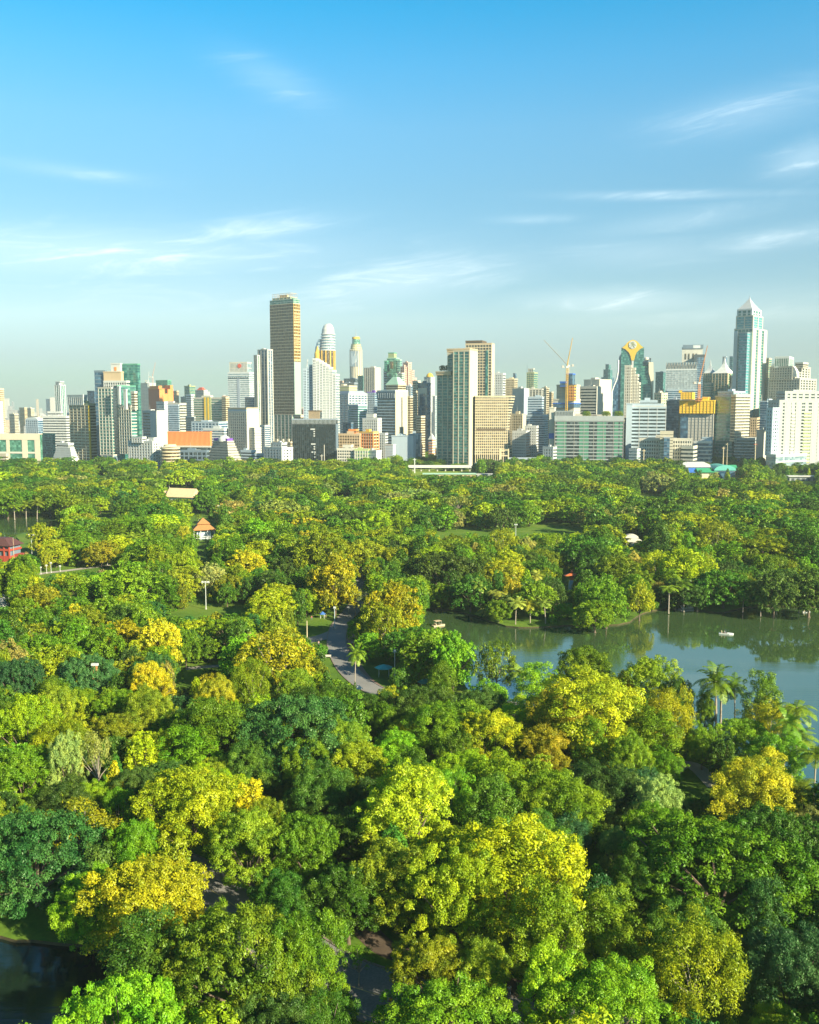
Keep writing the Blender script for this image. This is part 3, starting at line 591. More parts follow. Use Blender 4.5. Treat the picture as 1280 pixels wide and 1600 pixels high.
CLEAR = [[(553, 903), (577, 903), (578, 945), (548, 968), (553, 1000), (556, 1030), (592, 1060), (592, 1086), (545, 1060), (515, 1032), (507, 1004), (478, 1004), (492, 992), (545, 955)],
 [(468, 978), (500, 950), (549, 933), (549, 956), (500, 992), (478, 992)],
 [(655, 962), (700, 966), (770, 988), (840, 992), (975, 988), (1010, 970), (1060, 960), (1280, 960), (1280, 1080), (1240, 1095), (1210, 1075), (1150, 1046), (1075, 1056), (1055, 1008), (900, 998), (820, 1008), (760, 1000), (720, 985), (660, 978)],
 [(730, 1052), (748, 1052), (748, 1068), (730, 1068)], [(792, 1070), (822, 1065), (828, 1095), (800, 1098)], [(1085, 1062), (1108, 1100), (1128, 1140), (1112, 1140), (1080, 1090)], [(1210, 1085), (1232, 1100), (1225, 1130), (1205, 1110)], [(1258, 1150), (1280, 1150), (1280, 1215), (1270, 1210)],
 [(0, 800), (100, 803), (95, 827), (0, 829)], [(0, 838), (18, 838), (16, 856), (0, 858)], [(256, 946), (395, 938), (395, 955), (250, 962)], [(288, 1032), (350, 1032), (350, 1042), (288, 1044)],
 [(308, 850), (325, 850), (325, 880), (308, 882)], [(855, 813), (912, 815), (912, 834), (850, 832)], [(755, 822), (850, 820), (850, 835), (755, 836)], [(685, 824), (745, 820), (745, 834), (685, 838)], [(1000, 768), (1040, 768), (1040, 776), (1000, 776)], [(150, 800), (185, 796), (185, 806), (150, 808)], [(520, 770), (548, 770), (548, 776), (520, 776)], [(60, 889), (185, 877), (185, 888), (60, 900)],
 [(0, 1482), (60, 1500), (120, 1500), (185, 1528), (180, 1560), (110, 1590), (0, 1600)], [(508, 1492), (606, 1516), (604, 1560), (548, 1584), (525, 1560)], [(1058, 1212), (1108, 1215), (1106, 1252), (1060, 1255)], [(1246, 1440), (1280, 1440), (1280, 1470), (1246, 1474)], [(1085, 1565), (1170, 1560), (1170, 1598), (1085, 1598)], [(1155, 1400), (1165, 1400), (1165, 1410)],
 [(260, 758), (308, 758), (308, 780), (260, 782)], [(300, 798), (338, 798), (338, 838), (300, 840)], [(0, 838), (30, 838), (30, 873), (0, 873)], [(0, 924), (13, 924), (13, 948), (0, 948)], [(640, 720), (736, 720), (744, 746), (655, 746), (640, 736)], [(744, 738), (775, 736), (775, 744), (744, 746)],
 [(1063, 712), (1165, 712), (1160, 755), (1110, 755), (1070, 738)], [(1185, 728), (1280, 728), (1280, 762), (1230, 752)], [(974, 834), (1001, 834), (1001, 852), (974, 852)], [(1060, 942), (1082, 942), (1082, 955), (1060, 955)], [(885, 885), (902, 885), (902, 925), (885, 925)],
 [(40, 835), (60, 835), (58, 866), (42, 866)], [(317, 908), (328, 908), (326, 952), (318, 952)], [(146, 1036), (156, 1036), (156, 1072), (146, 1072)], [(588, 1030), (612, 1030), (612, 1052), (590, 1056)], [(655, 1060), (678, 1060), (676, 1072), (655, 1072)], [(300, 1500), (180, 1500), (200, 1580), (280, 1560)][:0] or [(240, 730), (252, 730), (250, 735)],
 [(150, 745), (168, 745), (166, 738), (150, 738)]]
def inside(P, x, y):
    c = False; j = len(P) - 1
    for i in range(len(P)):
        if (P[i][1] > y) != (P[j][1] > y) and x < (P[j][0] - P[i][0]) * (y - P[i][1]) / (P[j][1] - P[i][1]) + P[i][0]: c = not c
        j = i
    return c
CP_ = []
for P in CLEAR:
    xs = [p[0] for p in P]; ys = [p[1] for p in P]; st = max(3, min(9, (max(ys) - min(ys)) / 5))
    y = min(ys) + 1
    while y < max(ys):
        x = min(xs) + 1
        while x < max(xs):
            if inside(P, x, y): CP_.append((x, y, y))
            x += st
        y += st
TR = []          # dict per tree
for (x, yt, wpx, kind, col, h, words) in T:
    if yt < 1100 and not (x > 640 and yt < 950): h *= 1.22
    for _ in range(4):
        p = gp(x, yt, GZ + h * .97); dist = (p - Vector((0, 0, H))).length; r = wpx * dist / F / 2
        h = max(h, {'rain': 1.05, 'oak': 1.6, 'round': 1.55, 'droop': 1.6}.get(kind, 1.6) * r)
    p = Vector((p.x, p.y - r * .12, GZ))
    TR.append(dict(p=p, r=r, h=h, kind=kind, col=col, words=words, hand=True))
for (x, yc, wpx, h, words) in PALMS:
    p = gp(x, yc, GZ + h); dist = (p - Vector((0, 0, H))).length
    TR.append(dict(p=Vector((p.x, p.y, GZ)), r=wpx * dist / F / 2 * 1.42, h=h * 1.15, kind='palm', col='shorepalm' if 'shore palm' in words or 'on the far shore' in words else 'palm', words=words, hand=True))
CARR = np.array(CP_)
extra = []
for t in TR:
    if t['kind'] == 'palm':
        q = t['p'] + Vector((0, 0, t['h'])); a, b = proj(q); _, yb = proj(t['p']); extra += [(a, b, yb), (a - 5, b, yb), (a + 5, b, yb), (a, b - 5, yb), (a, b + 6, yb)]
        continue
    zc = t['h'] * .62; q = t['p'] + Vector((0, 0, zc)); a, b = proj(q); _, yb = proj(t['p']); rp = t['r'] * F / (q - Vector((0, 0, H))).length
    hp = rp * (.5 if t['kind'] == 'rain' else .75)
    for dx, dy in ((0, 0), (-.55, 0), (.55, 0), (0, -.6), (0, .35), (.4, -.4), (-.4, -.4)): extra.append((a + dx * rp, b + dy * hp, yb))
CARR = np.concatenate([CARR, np.array(extra)])
rt = random.Random(11)
GRID = {}
def gkey(p): return (int(p.x // 30), int(p.y // 30))
def put(t): GRID.setdefault(gkey(t['p']), []).append(t)
for t in TR: put(t)
lake2d = [[(p.x, p.y) for p in l_] for l_ in lakes]
roads2d = [[(q.x, q.y, wd) for q in spline([gp(x, y) for x, y in P])] for P, wd in ((ROAD, 4.2), (BRANCH, 3.5), (LOW, 6.2), (LPATH, 2.5))]
def ok_ground(p, r):
    for l_ in lake2d:
        if inside(l_, p.x, p.y): return False
    for rd in roads2d:
        for (x, y, wd) in rd:
            if (x - p.x) ** 2 + (y - p.y) ** 2 < (wd + 1) ** 2: return False
    return True
def fits(p, r, k):
    gx, gy = gkey(p)
    for i in (-1, 0, 1):
        for j in (-1, 0, 1):
            for t in GRID.get((gx + i, gy + j), ()):
                rr = t['r'] * (.4 if t['kind'] == 'palm' else 1)
                if (t['p'] - p).length < (rr + r) * k: return False
    return True
def covers(p, r, h, kind):
    q = p + Vector((0, 0, h * .6)); a, b = proj(q); _, yb = proj(p); D = (q - Vector((0, 0, H))).length
    rp = r * F / D; hp = max(h * .48 * F / D * .93, rp * .55) if kind != 'rain' else max(rp * .45, h * .4 * F / D)
    m_ = ((CARR[:, 0] - a) / (rp * 1.02)) ** 2 + ((CARR[:, 1] - b) / (hp * 1.05)) ** 2 < 1
    return bool(np.any(m_ & (CARR[:, 2] < yb + 1)))
ZONES = [  # photo-px box -> colour weights of the trees standing there
 ((0, 700, 430, 800), 'green:4 deep:3.5 dusk:1.5 olive:2.6 lime:2.6 pale:.6 dry:.3 teal:1'), ((430, 700, 860, 800), 'green:3.5 deep:4.5 dusk:2 olive:2.4 lime:2.4 gold:.2 dry:.3 pale:.5'),
 ((860, 700, 1290, 880), 'green:4 deep:4.5 dusk:2 olive:2.4 lime:2.2 dry:.3 pink:.1'), ((0, 800, 430, 900), 'green:4 olive:2 lime:2.2 deep:2 bright:1 gold:.7 pink:.3'),
 ((430, 800, 700, 900), 'green:3 deep:4 dusk:1.5 olive:2.6 gold:.5 lime:1.8'), ((700, 800, 1290, 960), 'green:4 deep:4 dusk:2 lime:2.2 olive:2.2 bright:.8 dry:.3 gold:.2'),
 ((0, 900, 480, 1130), 'green:2.8 bright:1.8 lime:1.6 yellow:.6 teal:1 olive:1.6 deep:2.5 dusk:1.2 dry:.4'), ((480, 900, 1290, 1150), 'green:3 bright:1.2 lime:.9 yellow:.4 deep:3 dusk:1.4 olive:1.3'),
 ((0, 1100, 1290, 2000), 'green:3 bright:1 lime:1.2 yellow:.4 deep:3 dusk:1.8 olive:1.8 teal:.5')]  # lower zones weighted to dark leaves, standing in for shade between crowns
for i, (b_, s_) in enumerate(ZONES): ZONES[i] = (b_, [q.split(':')[0] for q in s_.split()], [float(q.split(':')[1]) for q in s_.split()])
def zone_col(x, y):
    for (x0, y0, x1, y1), c, wt in ZONES:
        if x0 <= x < x1 and y0 <= y < y1: return rt.choices(c, wt)[0]
    return rt.choice(['green', 'deep', 'olive'])
def scatter(n, d0, d1, rmin, rmax, k, kinds, hs, side=1.08):
    for _ in range(n):
        u = rt.random(); D = math.sqrt(d0 * d0 + (d1 * d1 - d0 * d0) * u); X = rt.uniform(-1, 1) * (.4267 * D * side + 14)
        kind = rt.choices([q[0] for q in kinds], [q[1] for q in kinds])[0]
        r0 = {'round': 6.2, 'oak': 6.6, 'rain': 10.5, 'tall': 4.2, 'droop': 5.6, 'sparse': 5, 'cone': 3.0, 'shrub': 2.4, 'palm': 4.2}[kind]
        r = r0 * rt.uniform(rmin, rmax); h = {'round': 12, 'oak': 13, 'rain': 12.5, 'tall': 14.5, 'droop': 12, 'sparse': 12, 'cone': 13, 'shrub': 2.8, 'palm': 10}[kind] * rt.uniform(*hs)
        p = Vector((X, D, GZ))
        if not fits(p, r, k) or not ok_ground(p, r) or covers(p, r, h, kind): continue
        x, y = proj(p + Vector((0, 0, h * .7)))
        t = dict(p=p, r=r, h=h, kind=kind, col=zone_col(x, y), words=None, hand=False); TR.append(t); put(t)
KM = [('round', 4), ('oak', 4), ('rain', 1.6), ('tall', 1.6), ('droop', .8), ('sparse', .3), ('cone', .3)]
KF = [('round', 4), ('oak', 4), ('rain', 3.5), ('tall', 1.8), ('cone', .4), ('palm', .35)]
scatter(7000, 95, 420, .85, 1.25, .80, KM, (.85, 1.15))
scatter(9000, 95, 420, .55, .85, .76, KM, (.65, .95))
scatter(700, 430, 1150, 1.45, 2.1, .86, [('rain', 5), ('oak', 1)], (1.05, 1.45))
scatter(9000, 420, 1172, 1.25, 1.9, .74, KF, (1.0, 1.4))
scatter(16000, 420, 1172, .8, 1.25, .70, KF, (.8, 1.2))
scatter(26000, 420, 1172, .5, .8, .68, KF, (.6, .95))
scatter(2600, 100, 480, .7, 1.2, .62, [('shrub', 1)], (.8, 1.3))
print('trees', len(TR))
# ------------------------------------------------------------------ build the trees
def app(t): return t['r'] * (1.6 if t['hand'] else 1) / t['p'].y
def seen_frac(t):
    x, y = proj(t['p'] + Vector((0, 0, t['h'] * .7))); rp = t['r'] * F / t['p'].y
    return -rp * .7 < x < 1280 + rp * .7 and y < 1600 + rp * .5
trees = [t for t in TR if t['kind'] not in ('palm', 'shrub')]; palms = [t for t in TR if t['kind'] == 'palm']; shrubs = [t for t in TR if t['kind'] == 'shrub']
vis = [t for t in trees if seen_frac(t)]
vis.sort(key=lambda t: (not t['hand'], -app(t)))
own = vis[:298]; ids = {id(t) for t in own}
rest = [t for t in trees if id(t) not in ids]
shrubs.sort(key=lambda t: t['p'].y); shrubs = [t for t in shrubs if seen_frac(t)]; own_shrubs = shrubs[:70]; rest += shrubs[70:]
own_palms = [t for t in palms if t['hand']]; rest_palms = [t for t in palms if not t['hand']]
LM = [("the bend of the park road", 530, 1012), ("the far end of the park road", 566, 905), ("the turquoise canopy", 600, 1052), ("the floodlight on the left lawn", 322, 950), ("the brick-red mast", 151, 1072),
      ("the orange-roofed pavilion", 318, 838), ("the cream-roofed hall", 283, 782), ("the red building", 12, 873), ("the corner pond", 90, 1535), ("the lower road", 560, 1540), ("the white raft", 1071, 953),
      ("the lake point", 940, 978), ("the small shore palms", 810, 972), ("the lake palm pair", 1135, 1140), ("the right-edge palms", 1252, 1200), ("the dark clearing", 1082, 1235), ("the lake channel", 735, 1062),
      ("the footpath on the left", 110, 892), ("the white shelter", 986, 855), ("the blue sports hall", 1100, 748), ("the far-left water", 40, 825), ("the white tank", 5, 946), ("the pale wooden pole row", 478, 1002)]
for t in TR:
    if t['hand'] and t['kind'] != 'palm':
        nm = {'the giant in the lower middle, fully sunlit': 'the sunlit giant', 'huge dome in the lower right': 'the huge green dome', 'bluish umbrella crown below the palm by the road': 'the bluish umbrella crown',
              'broad golden dome near the lake': 'the broad golden dome', 'broad one above the bright yellow pond tree': 'the broad yellow-green crown', 'leaning over the pond corner, brilliant in the sun': 'the yellow pond tree',
              'towering behind the lower road, pale trunk showing': 'the towering centre tree', 'glowing one left of the park road': 'the glowing roadside tree', 'pale one with its trunk bare to the light': 'the pale bare-trunked tree',
              'yellow one above the sunlit giant': 'the yellow centre tree', 'dark cluster left of the bluish umbrella crown': 'the dark clustered tree', 'big dark one left of the floodlight lawn': 'the big dark left tree',
              'alone and yellow above the floodlight lawn': 'the lone yellow tree', 'hanging sprays next to the lone palm': 'the hanging-spray tree', 'in the column of yellow crowns, lowest': 'the yellow column',
              'at the left edge above the pale one': 'the left-edge yellow-green tree', 'with bent pale trunk at the bottom right': 'the bent yellow tree', 'huge dark one at the left end of the lake': 'the huge dark lake tree',
              'feather-soft one next to the palms at the right edge': 'the feather-soft yellow tree'}.get(t['words'])
        if nm:
            a, b = proj(t['p'] + Vector((0, 0, 5))); LM.append((nm, a, b)); t['isl'] = nm
def art(s): return s
def tree_label(t, noun):
    pre = f"{CNAME[t['col']]} {KNAME[t['kind']]} {noun}"
    if t['words']:
        l_ = f"{CNAME[t['col']]} {noun}, {t['words']}" if noun == 'tree' else 'green-fronded ' + t['words']
        return l_ if l_ not in LABELS else pre + ' ' + t['words']
    a, b = proj(t['p'] + Vector((0, 0, 5))); sc_ = 1.0
    c = sorted(LM, key=lambda m_: math.hypot(m_[1] - a, (m_[2] - b) * 1.6))
    size = 'big ' if app(t) * t['p'].y > 8.2 else ('small ' if t['r'] < 4.6 and noun == 'tree' else '')
    for far in range(6):
        nm, x, y = c[far]; dx, dy = a - x, (b - y) * 1.6
        ver = 'in front of' if dy > 0 else 'behind'; hor = 'right of' if dx > 0 else 'left of'
        near_ = 'just ' if math.hypot(dx, dy) < 60 else ''
        if abs(dx) > 2 * abs(dy): rels = [near_ + hor, hor]
        elif abs(dy) > 2 * abs(dx): rels = [near_ + ver, ver]
        else: rels = [near_ + ver + ' and ' + hor, ver + ' and ' + hor]
        for rel in rels:
            for s_ in ('', size):
                l_ = f"{s_}{pre} {rel} {nm}"
                if l_ not in LABELS and len(l_.replace('-', ' ').split()) < 17: return l_
    for q, r_ in (('second', 0), ('third', 0), ('fourth', 0), ('fifth', 0), ('sixth', 0), ('seventh', 0)):
        nm = c[0][0]; l_ = f"{q} {pre} near {nm}, counted outward"
        if l_ not in LABELS: return l_
    return f"{pre} near {c[1][0]}, half hidden by its neighbours"
def place(t, noun, name, cat, group):
    ky = t['key']; cm, tm, r0, h0 = PROTO[ky]
    o = link(name, None, None, t['p'], t['rz'])
    o.scale = (t['r'] / r0, t['r'] / r0 * t['sy'], t['h'] / h0)
    tag(o, tree_label(t, noun), cat, group)
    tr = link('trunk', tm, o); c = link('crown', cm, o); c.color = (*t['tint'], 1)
    return o
def prep(t, far=False):
    k = t['kind']; D = t['p'].y
    lod = 0 if D < 255 else (1 if D < 620 else 2)
    if far: lod = 1 if D < 520 else 2
    s = rt.randint(0, 1)
    if k == 'palm': t['key'] = 'palm%d0' % rt.randint(0, 3)
    else:
        cand = [q for q in PROTO if q.startswith(k) and q.endswith(str(lod))] or [q for q in PROTO if q.startswith(k) and q.endswith('1')]
        t['key'] = cand[s % len(cand)]
    t['rz'] = rt.uniform(0, 6.28); t['sy'] = rt.uniform(.86, 1.12)
    c = LC[t['col']]; j = rt.uniform(.68, 1.22); t['tint'] = (min(.6, c[0] * j * rt.uniform(.85, 1.2)), c[1] * j, c[2] * j * rt.uniform(.8, 1.4))
# street trees outside the park, between the buildings
for (x0, x1, D0, D1, n_, hh) in [(815, 868, 1230, 1420, 60, 12), (600, 690, 1230, 1330, 34, 9), (690, 860, 1195, 1225, 46, 8), (1100, 1200, 1215, 1380, 70, 12), (1200, 1290, 1140, 1185, 26, 10), (0, 130, 1195, 1300, 46, 9), (365, 425, 1200, 1480, 30, 11),
                              (130, 470, 1190, 1215, 44, 8), (860, 1100, 1180, 1195, 40, 8), (300, 330, 1200, 1260, 10, 8), (655, 690, 1300, 1500, 22, 10), (1240, 1290, 1230, 1300, 8, 9)]:
    for _ in range(n_):
        D = rt.uniform(D0, D1); x = rt.uniform(x0, x1); r = rt.uniform(3.5, 6.5)
        rest.append(dict(p=Vector((kx(x) * D, D, 0.0)), r=r, h=hh * rt.uniform(.7, 1.25), kind=rt.choice(['round', 'oak', 'tall']), col=rt.choice(['green', 'deep', 'deep', 'olive', 'green', 'dusk']), words=None, hand=False))
for _ in range(150):       # taller crowns standing out of the park's far edge
    D = rt.uniform(1095, 1176); x = rt.uniform(-10, 1290)
    if 628 < x < 790 or 1055 < x < 1290: continue
    rest.append(dict(p=Vector((kx(x) * D, D, GZ)), r=rt.uniform(5, 9), h=rt.uniform(13, 21), kind=rt.choice(['round', 'oak', 'tall', 'rain']), col=rt.choice(['green', 'deep', 'dusk', 'olive', 'green', 'lime']), words=None, hand=False))
mass = rest + rest_palms
for t in mass: prep(t, True)
for t in own + own_shrubs + own_palms: prep(t)
used = {t['key'] for t in own + own_shrubs + own_palms}
for k in sorted({t['key'] for t in mass} - used):      # every shape used by the far woodland also stands as a tree of its own
    cand = [t for t in own + own_shrubs + own_palms if t['key'][:-2] == k[:-2] and sum(u['key'] == t['key'] for u in own + own_shrubs + own_palms) > 1]
    cand.sort(key=lambda t: -t['p'].y)
    if cand: cand[0]['key'] = k
    else:
        for t in mass:
            if t['key'] == k: t['key'] = sorted(used)[0]
for t in own:
    n_ = {'cone': 'casuarina_tree', 'rain': 'rain_tree', 'droop': 'weeping_tree'}.get(t['kind'], 'broadleaf_tree')
    place(t, 'tree', n_, 'tree', 'trees standing in the park')
for t in own_palms: place(t, 'palm', 'palm_tree', 'palm', 'palms growing in the park')
for t in own_shrubs: place(t, 'shrub', 'garden_shrub', 'shrub', 'shrubs under the park trees')
keys = sorted({t['key'] for t in mass}); KI = {k: i for i, k in enumerate(keys)}
# a source copy of each prototype must stand in the scene as a real tree: make sure every key has one
srcs = {}
for k in keys:
    srcs[k] = PROTO[k]
me = bpy.data.meshes.new('park_woodland'); me.vertices.add(len(mass))
me.vertices.foreach_set('co', np.array([list(t['p']) for t in mass], dtype=np.float32).reshape(-1))
def attr(nm, ty, data, f='value'):
    a = me.attributes.new(nm, ty, 'POINT'); a.data.foreach_set(f, np.array(data).reshape(-1))
attr('kindex', 'INT', np.array([KI[t['key']] for t in mass], dtype=np.int32))
attr('turn', 'FLOAT_VECTOR', np.array([[0, 0, t['rz']] for t in mass], dtype=np.float32), 'vector')
attr('size', 'FLOAT_VECTOR', np.array([[t['r'] / PROTO[t['key']][2], t['r'] / PROTO[t['key']][2] * t['sy'], t['h'] / PROTO[t['key']][3]] for t in mass], dtype=np.float32), 'vector')
attr('tint', 'FLOAT_COLOR', np.array([[*t['tint'], 1] for t in mass], dtype=np.float32), 'color')
wood = bpy.data.objects.new('park_woodland', me); COL.objects.link(wood)
wood['kind'] = 'stuff'; wood['label'] = 'mass of mixed green treetops filling the far half of the park'; wood['category'] = 'woodland'
FIRST = {}
for o in COL.objects:
    if o.parent is not None and o.name.split('.')[0] in ('crown', 'trunk') and o.data.name not in FIRST: FIRST[o.data.name] = o
ng = bpy.data.node_groups.new('woodland', 'GeometryNodeTree')
ng.interface.new_socket('Geometry', in_out='INPUT', socket_type='NodeSocketGeometry'); ng.interface.new_socket('Geometry', in_out='OUTPUT', socket_type='NodeSocketGeometry')
gn, gl = ng.nodes, ng.links; gi = gn.new('NodeGroupInput'); go = gn.new('NodeGroupOutput'); jn = gn.new('GeometryNodeJoinGeometry')
def nattr(nm, ty):
    a = gn.new('GeometryNodeInputNamedAttribute'); a.data_type = ty; a.inputs['Name'].default_value = nm; return a.outputs['Attribute']
kid, turn, size = nattr('kindex', 'INT'), nattr('turn', 'FLOAT_VECTOR'), nattr('size', 'FLOAT_VECTOR')
for k in keys:
    cmp_ = gn.new('FunctionNodeCompare'); cmp_.data_type = 'INT'; cmp_.operation = 'EQUAL'; gl.new(kid, cmp_.inputs[2]); cmp_.inputs[3].default_value = KI[k]
    for m_i in (0, 1):
        src = FIRST.get(PROTO[k][m_i].name)
        if src is None:
            print('no source for', k); continue
        oi = gn.new('GeometryNodeObjectInfo'); oi.inputs['Object'].default_value = src; oi.transform_space = 'ORIGINAL'
        g_out = oi.outputs['Geometry']
        if m_i == 0:
            sm = gn.new('GeometryNodeSetMaterial'); sm.inputs['Material'].default_value = M_leaf_far; gl.new(g_out, sm.inputs['Geometry']); g_out = sm.outputs[0]
        ip = gn.new('GeometryNodeInstanceOnPoints'); gl.new(gi.outputs[0], ip.inputs['Points']); gl.new(cmp_.outputs[0], ip.inputs['Selection']); gl.new(g_out, ip.inputs['Instance'])
        gl.new(turn, ip.inputs['Rotation']); gl.new(size, ip.inputs['Scale']); gl.new(ip.outputs[0], jn.inputs[0])
gl.new(jn.outputs[0], go.inputs[0])
md = wood.modifiers.new('woodland', 'NODES'); md.node_group = ng
# ------------------------------------------------------------------ buildings
rb = random.Random(5)
BLD = []        # (label-name, px, D) landmarks for filler labels
def bld(name, label, px, D, cat='building', group=None):
    p = at(px, 640, D); return thing(name, label, cat, (p.x, D, 0), 0, group)
def frame(x0, xe, x2, D, th=None, dep=None):
    k0, ke, k2 = kx(x0), kx(xe), kx(x2)
    if th is None: th = math.atan(ke) if x2 <= xe + .5 else R(38)
    else: th = R(th)
    if x0 >= xe - .5: w_ = dep or 14
    else: w_ = (ke * D - k0 * D) / (math.cos(th) + k0 * math.sin(th))
    if x2 > xe + .5: d_ = (k2 * D - ke * D) / (math.sin(th) - k2 * math.cos(th))
    else: d_ = dep or max(12, min(w_ * .8, 45))
    return Vector((ke * D, D, 0)), abs(w_), abs(d_), th
def vol(root, x0, xe, x2, yt, yb, D, wall='white', glass='dark', th=None, fl=3.7, bf=.5, pf=0, ps=0, pw=.35, side=None, front=None, left=None, e=.35, dep=None, roof=True, plant=1, pmat=None, bmat=None, topw=0, x_off=0):
    C1, w_, d_, th = frame(x0, xe, x2, D, th, dep)
    z1 = at(xe, yt, D).z; z0 = 0.0 if yb is None else max(0, at(xe, yb, D).z); hh = z1 - z0
    loc = Vector((C1.x, C1.y, z0)) - Vector(root.location); rz = -th
    Wm = W[wall]; Gm = G.get(glass) or W[glass]
    MB().box(-w_, 0, 0, d_, 0, hh).build('glazing' if glass in G else 'wall', Gm, root, loc, rz)
    n = int(round(hh / fl)); f = fl
    if n > 46: n = 46
    if n >= 1: f = hh / n
    if bf > 0 and n >= 1:
        me = MB().box(-w_ - e, e, -e, d_ + e, -f * bf * .5, f * bf * .5).mesh('floor_band', W[bmat or wall])
        for i in range(0 if yb is not None else 1, n + 1): link('floor_band', me, root, loc + Vector((0, 0, i * f if i else f * bf * .5 + .1)), rz)
    t = hh - (0 if bf else .0)
    P_ = W[pmat or wall]
    if pf:
        q = w_ / pf * pw; me = MB().box(-q / 2, q / 2, -e - .16, .05, 0, t).mesh('pier', P_)
        for i in range(pf + 1):
            x = -w_ + w_ * i / pf; x = min(max(x, -w_ + q * .5 - .1), -q * .5 + .1)
            link('pier', me, root, loc + Matrix.Rotation(rz, 3, 'Z') @ Vector((x, 0, .05)), rz)
    if ps and not side:
        q = d_ / ps * pw; me = MB().box(-.05, e + .16, -q / 2, q / 2, 0, t).mesh('side_pier', P_)
        for i in range(ps + 1):
            y = d_ * i / ps; y = min(max(y, q * .5 - .1), d_ - q * .5 + .1)
            link('side_pier', me, root, loc + Matrix.Rotation(rz, 3, 'Z') @ Vector((0, y, .05)), rz)
    if side: MB().box(-.4, e + .3, -.15 - e, d_ + .2 + e, .02, hh + .6).build('side_wall', W[side], root, loc, rz)
    if front: MB().box(-w_ - .2 - e, .1 + e, -e - .28, .3, .03, hh + .5).build('front_wall', W[front], root, loc, rz)
    if left: MB().box(-w_ - e - .3, -w_ + .4, -.2, d_ + .2, .04, hh + .4).build('left_wall', W[left], root, loc, rz)
    if roof:
        o_ = e + .12
        ro = MB().box(-w_ - o_, o_, -o_, d_ + o_, hh + f * bf * .5 + .02, hh + f * bf * .5 + .5).build('roof', Wm, root, loc, rz)
        MB().box(-w_ - o_, o_, -o_, -o_ + .35, hh + f * bf * .5 + .5, hh + f * bf * .5 + 1.5).box(o_ - .35, o_, -o_ + .35, d_ + o_, hh + f * bf * .5 + .5, hh + f * bf * .5 + 1.5).build('parapet', Wm, ro)
    if plant and w_ > 9 and d_ > 8:
        b0 = hh + f * bf * .5 + .5
        for k in range(plant):
            a = rb.uniform(.15, .5); ww = w_ * rb.uniform(.18, .36); dd = d_ * rb.uniform(.25, .45); ph = rb.uniform(2.5, 4.5)
            mb = MB().box(-w_ * (1 - a), -w_ * (1 - a) + ww, d_ * .25, d_ * .25 + dd, b0, b0 + ph)
            pr_ = mb.build('plant_room', Wm, root, loc, rz); cu = MB()
            for q in range(3): cu.box(-w_ * (1 - a) + ww + 1 + q * 2.2, -w_ * (1 - a) + ww + 2.4 + q * 2.2, d_ * .3, d_ * .3 + 1.6, b0, b0 + 1.5)
            cu.build('cooling_units', W['grey'], pr_); xm = -w_ * (1 - a) + ww * .4
            MB().tube((xm, d_ * .35, b0 + ph), (xm, d_ * .35, b0 + ph + rb.uniform(3, 8)), .25, .08, 5).build('aerial', W['grey'], pr_)
    return dict(loc=loc, rz=rz, w=w_, d=d_, h=hh, z0=z0, root=root, C=C1, f=f)
def onvol(v, x, y, z): return v['loc'] + Matrix.Rotation(v['rz'], 3, 'Z') @ Vector((x, y, z))
def addpart(v, mb, name, mat): return mb.build(name, mat, v['root'], v['loc'], v['rz'])
def simple(name, label, x0, xe, x2, yt, yb, D, **k):
    r = bld(name, label, (x0 + x2) / 2, D); v = vol(r, x0, xe, x2, yt, None, D, **k); return r, v
def crane(label, px, py_base, py_cab, D, jibs, col='yellow', group='construction cranes over the skyline'):
    p = at(px, py_base, D); z1 = at(px, py_cab, D).z
    r = thing('tower_crane', label, 'crane', p, 0, group); m_ = W[col]; h_ = z1 - p.z; mb = MB(); s = 1.3
    for a, b in ((-s, -s), (s, -s), (s, s), (-s, s)): mb.tube((a, b, 0), (a, b, h_), .28, n=4)
    k = 0.0
    while k < h_ - 2.5:
        mb.tube((-s, -s, k), (s, -s, k + 2.5), .16, n=4).tube((s, -s, k), (s, s, k + 2.5), .16, n=4).tube((-s, s, k), (-s, -s, k + 2.5), .16, n=4); k += 2.5
    mb.build('mast', m_, r)
    MB().box(-1.6, 1.6, -1.2, 1.2, h_, h_ + 2.6).build('cab', W['white'], r)
    for (jx, jy) in jibs:
        q = at(jx, jy, D) - p; mb = MB(); a = Vector((0, 0, h_ + 1.5)); d = (q - a).normalized(); u = Vector((0, 1, 0)) * .9; v_ = d.cross(u).normalized() * .9
        for o_ in (u, -u, v_): mb.tube(a + o_, q + o_ * .3, .3, .2, n=4)
        n_ = int((q - a).length / 3)
        for i in range(n_):
            c0 = a.lerp(q, i / n_); c1 = a.lerp(q, (i + 1) / n_); mb.tube(c0 + u, c1 + v_, .14, n=4).tube(c0 + v_, c1 - u, .14, n=4)
        mb.build('jib', m_, r)
        MB().tube((0, 0, h_ + 9), q, .1, n=4).tube((0, 0, h_ + 2), (0, 0, h_ + 9), .3, n=4).build('pendant', m_, r)
    b = Vector((-1 if jibs[0][0] > px else 1, 0, 0)); MB().box(-1.4 + b.x * 6, 1.4 + b.x * 6, -1.3, 1.3, h_ + .2, h_ + 3.4).tube((0, 0, h_ + 1), (b.x * 6, 0, h_ + 1.2), .4, n=4).build('counterweight', W['concrete'], r)
    return r

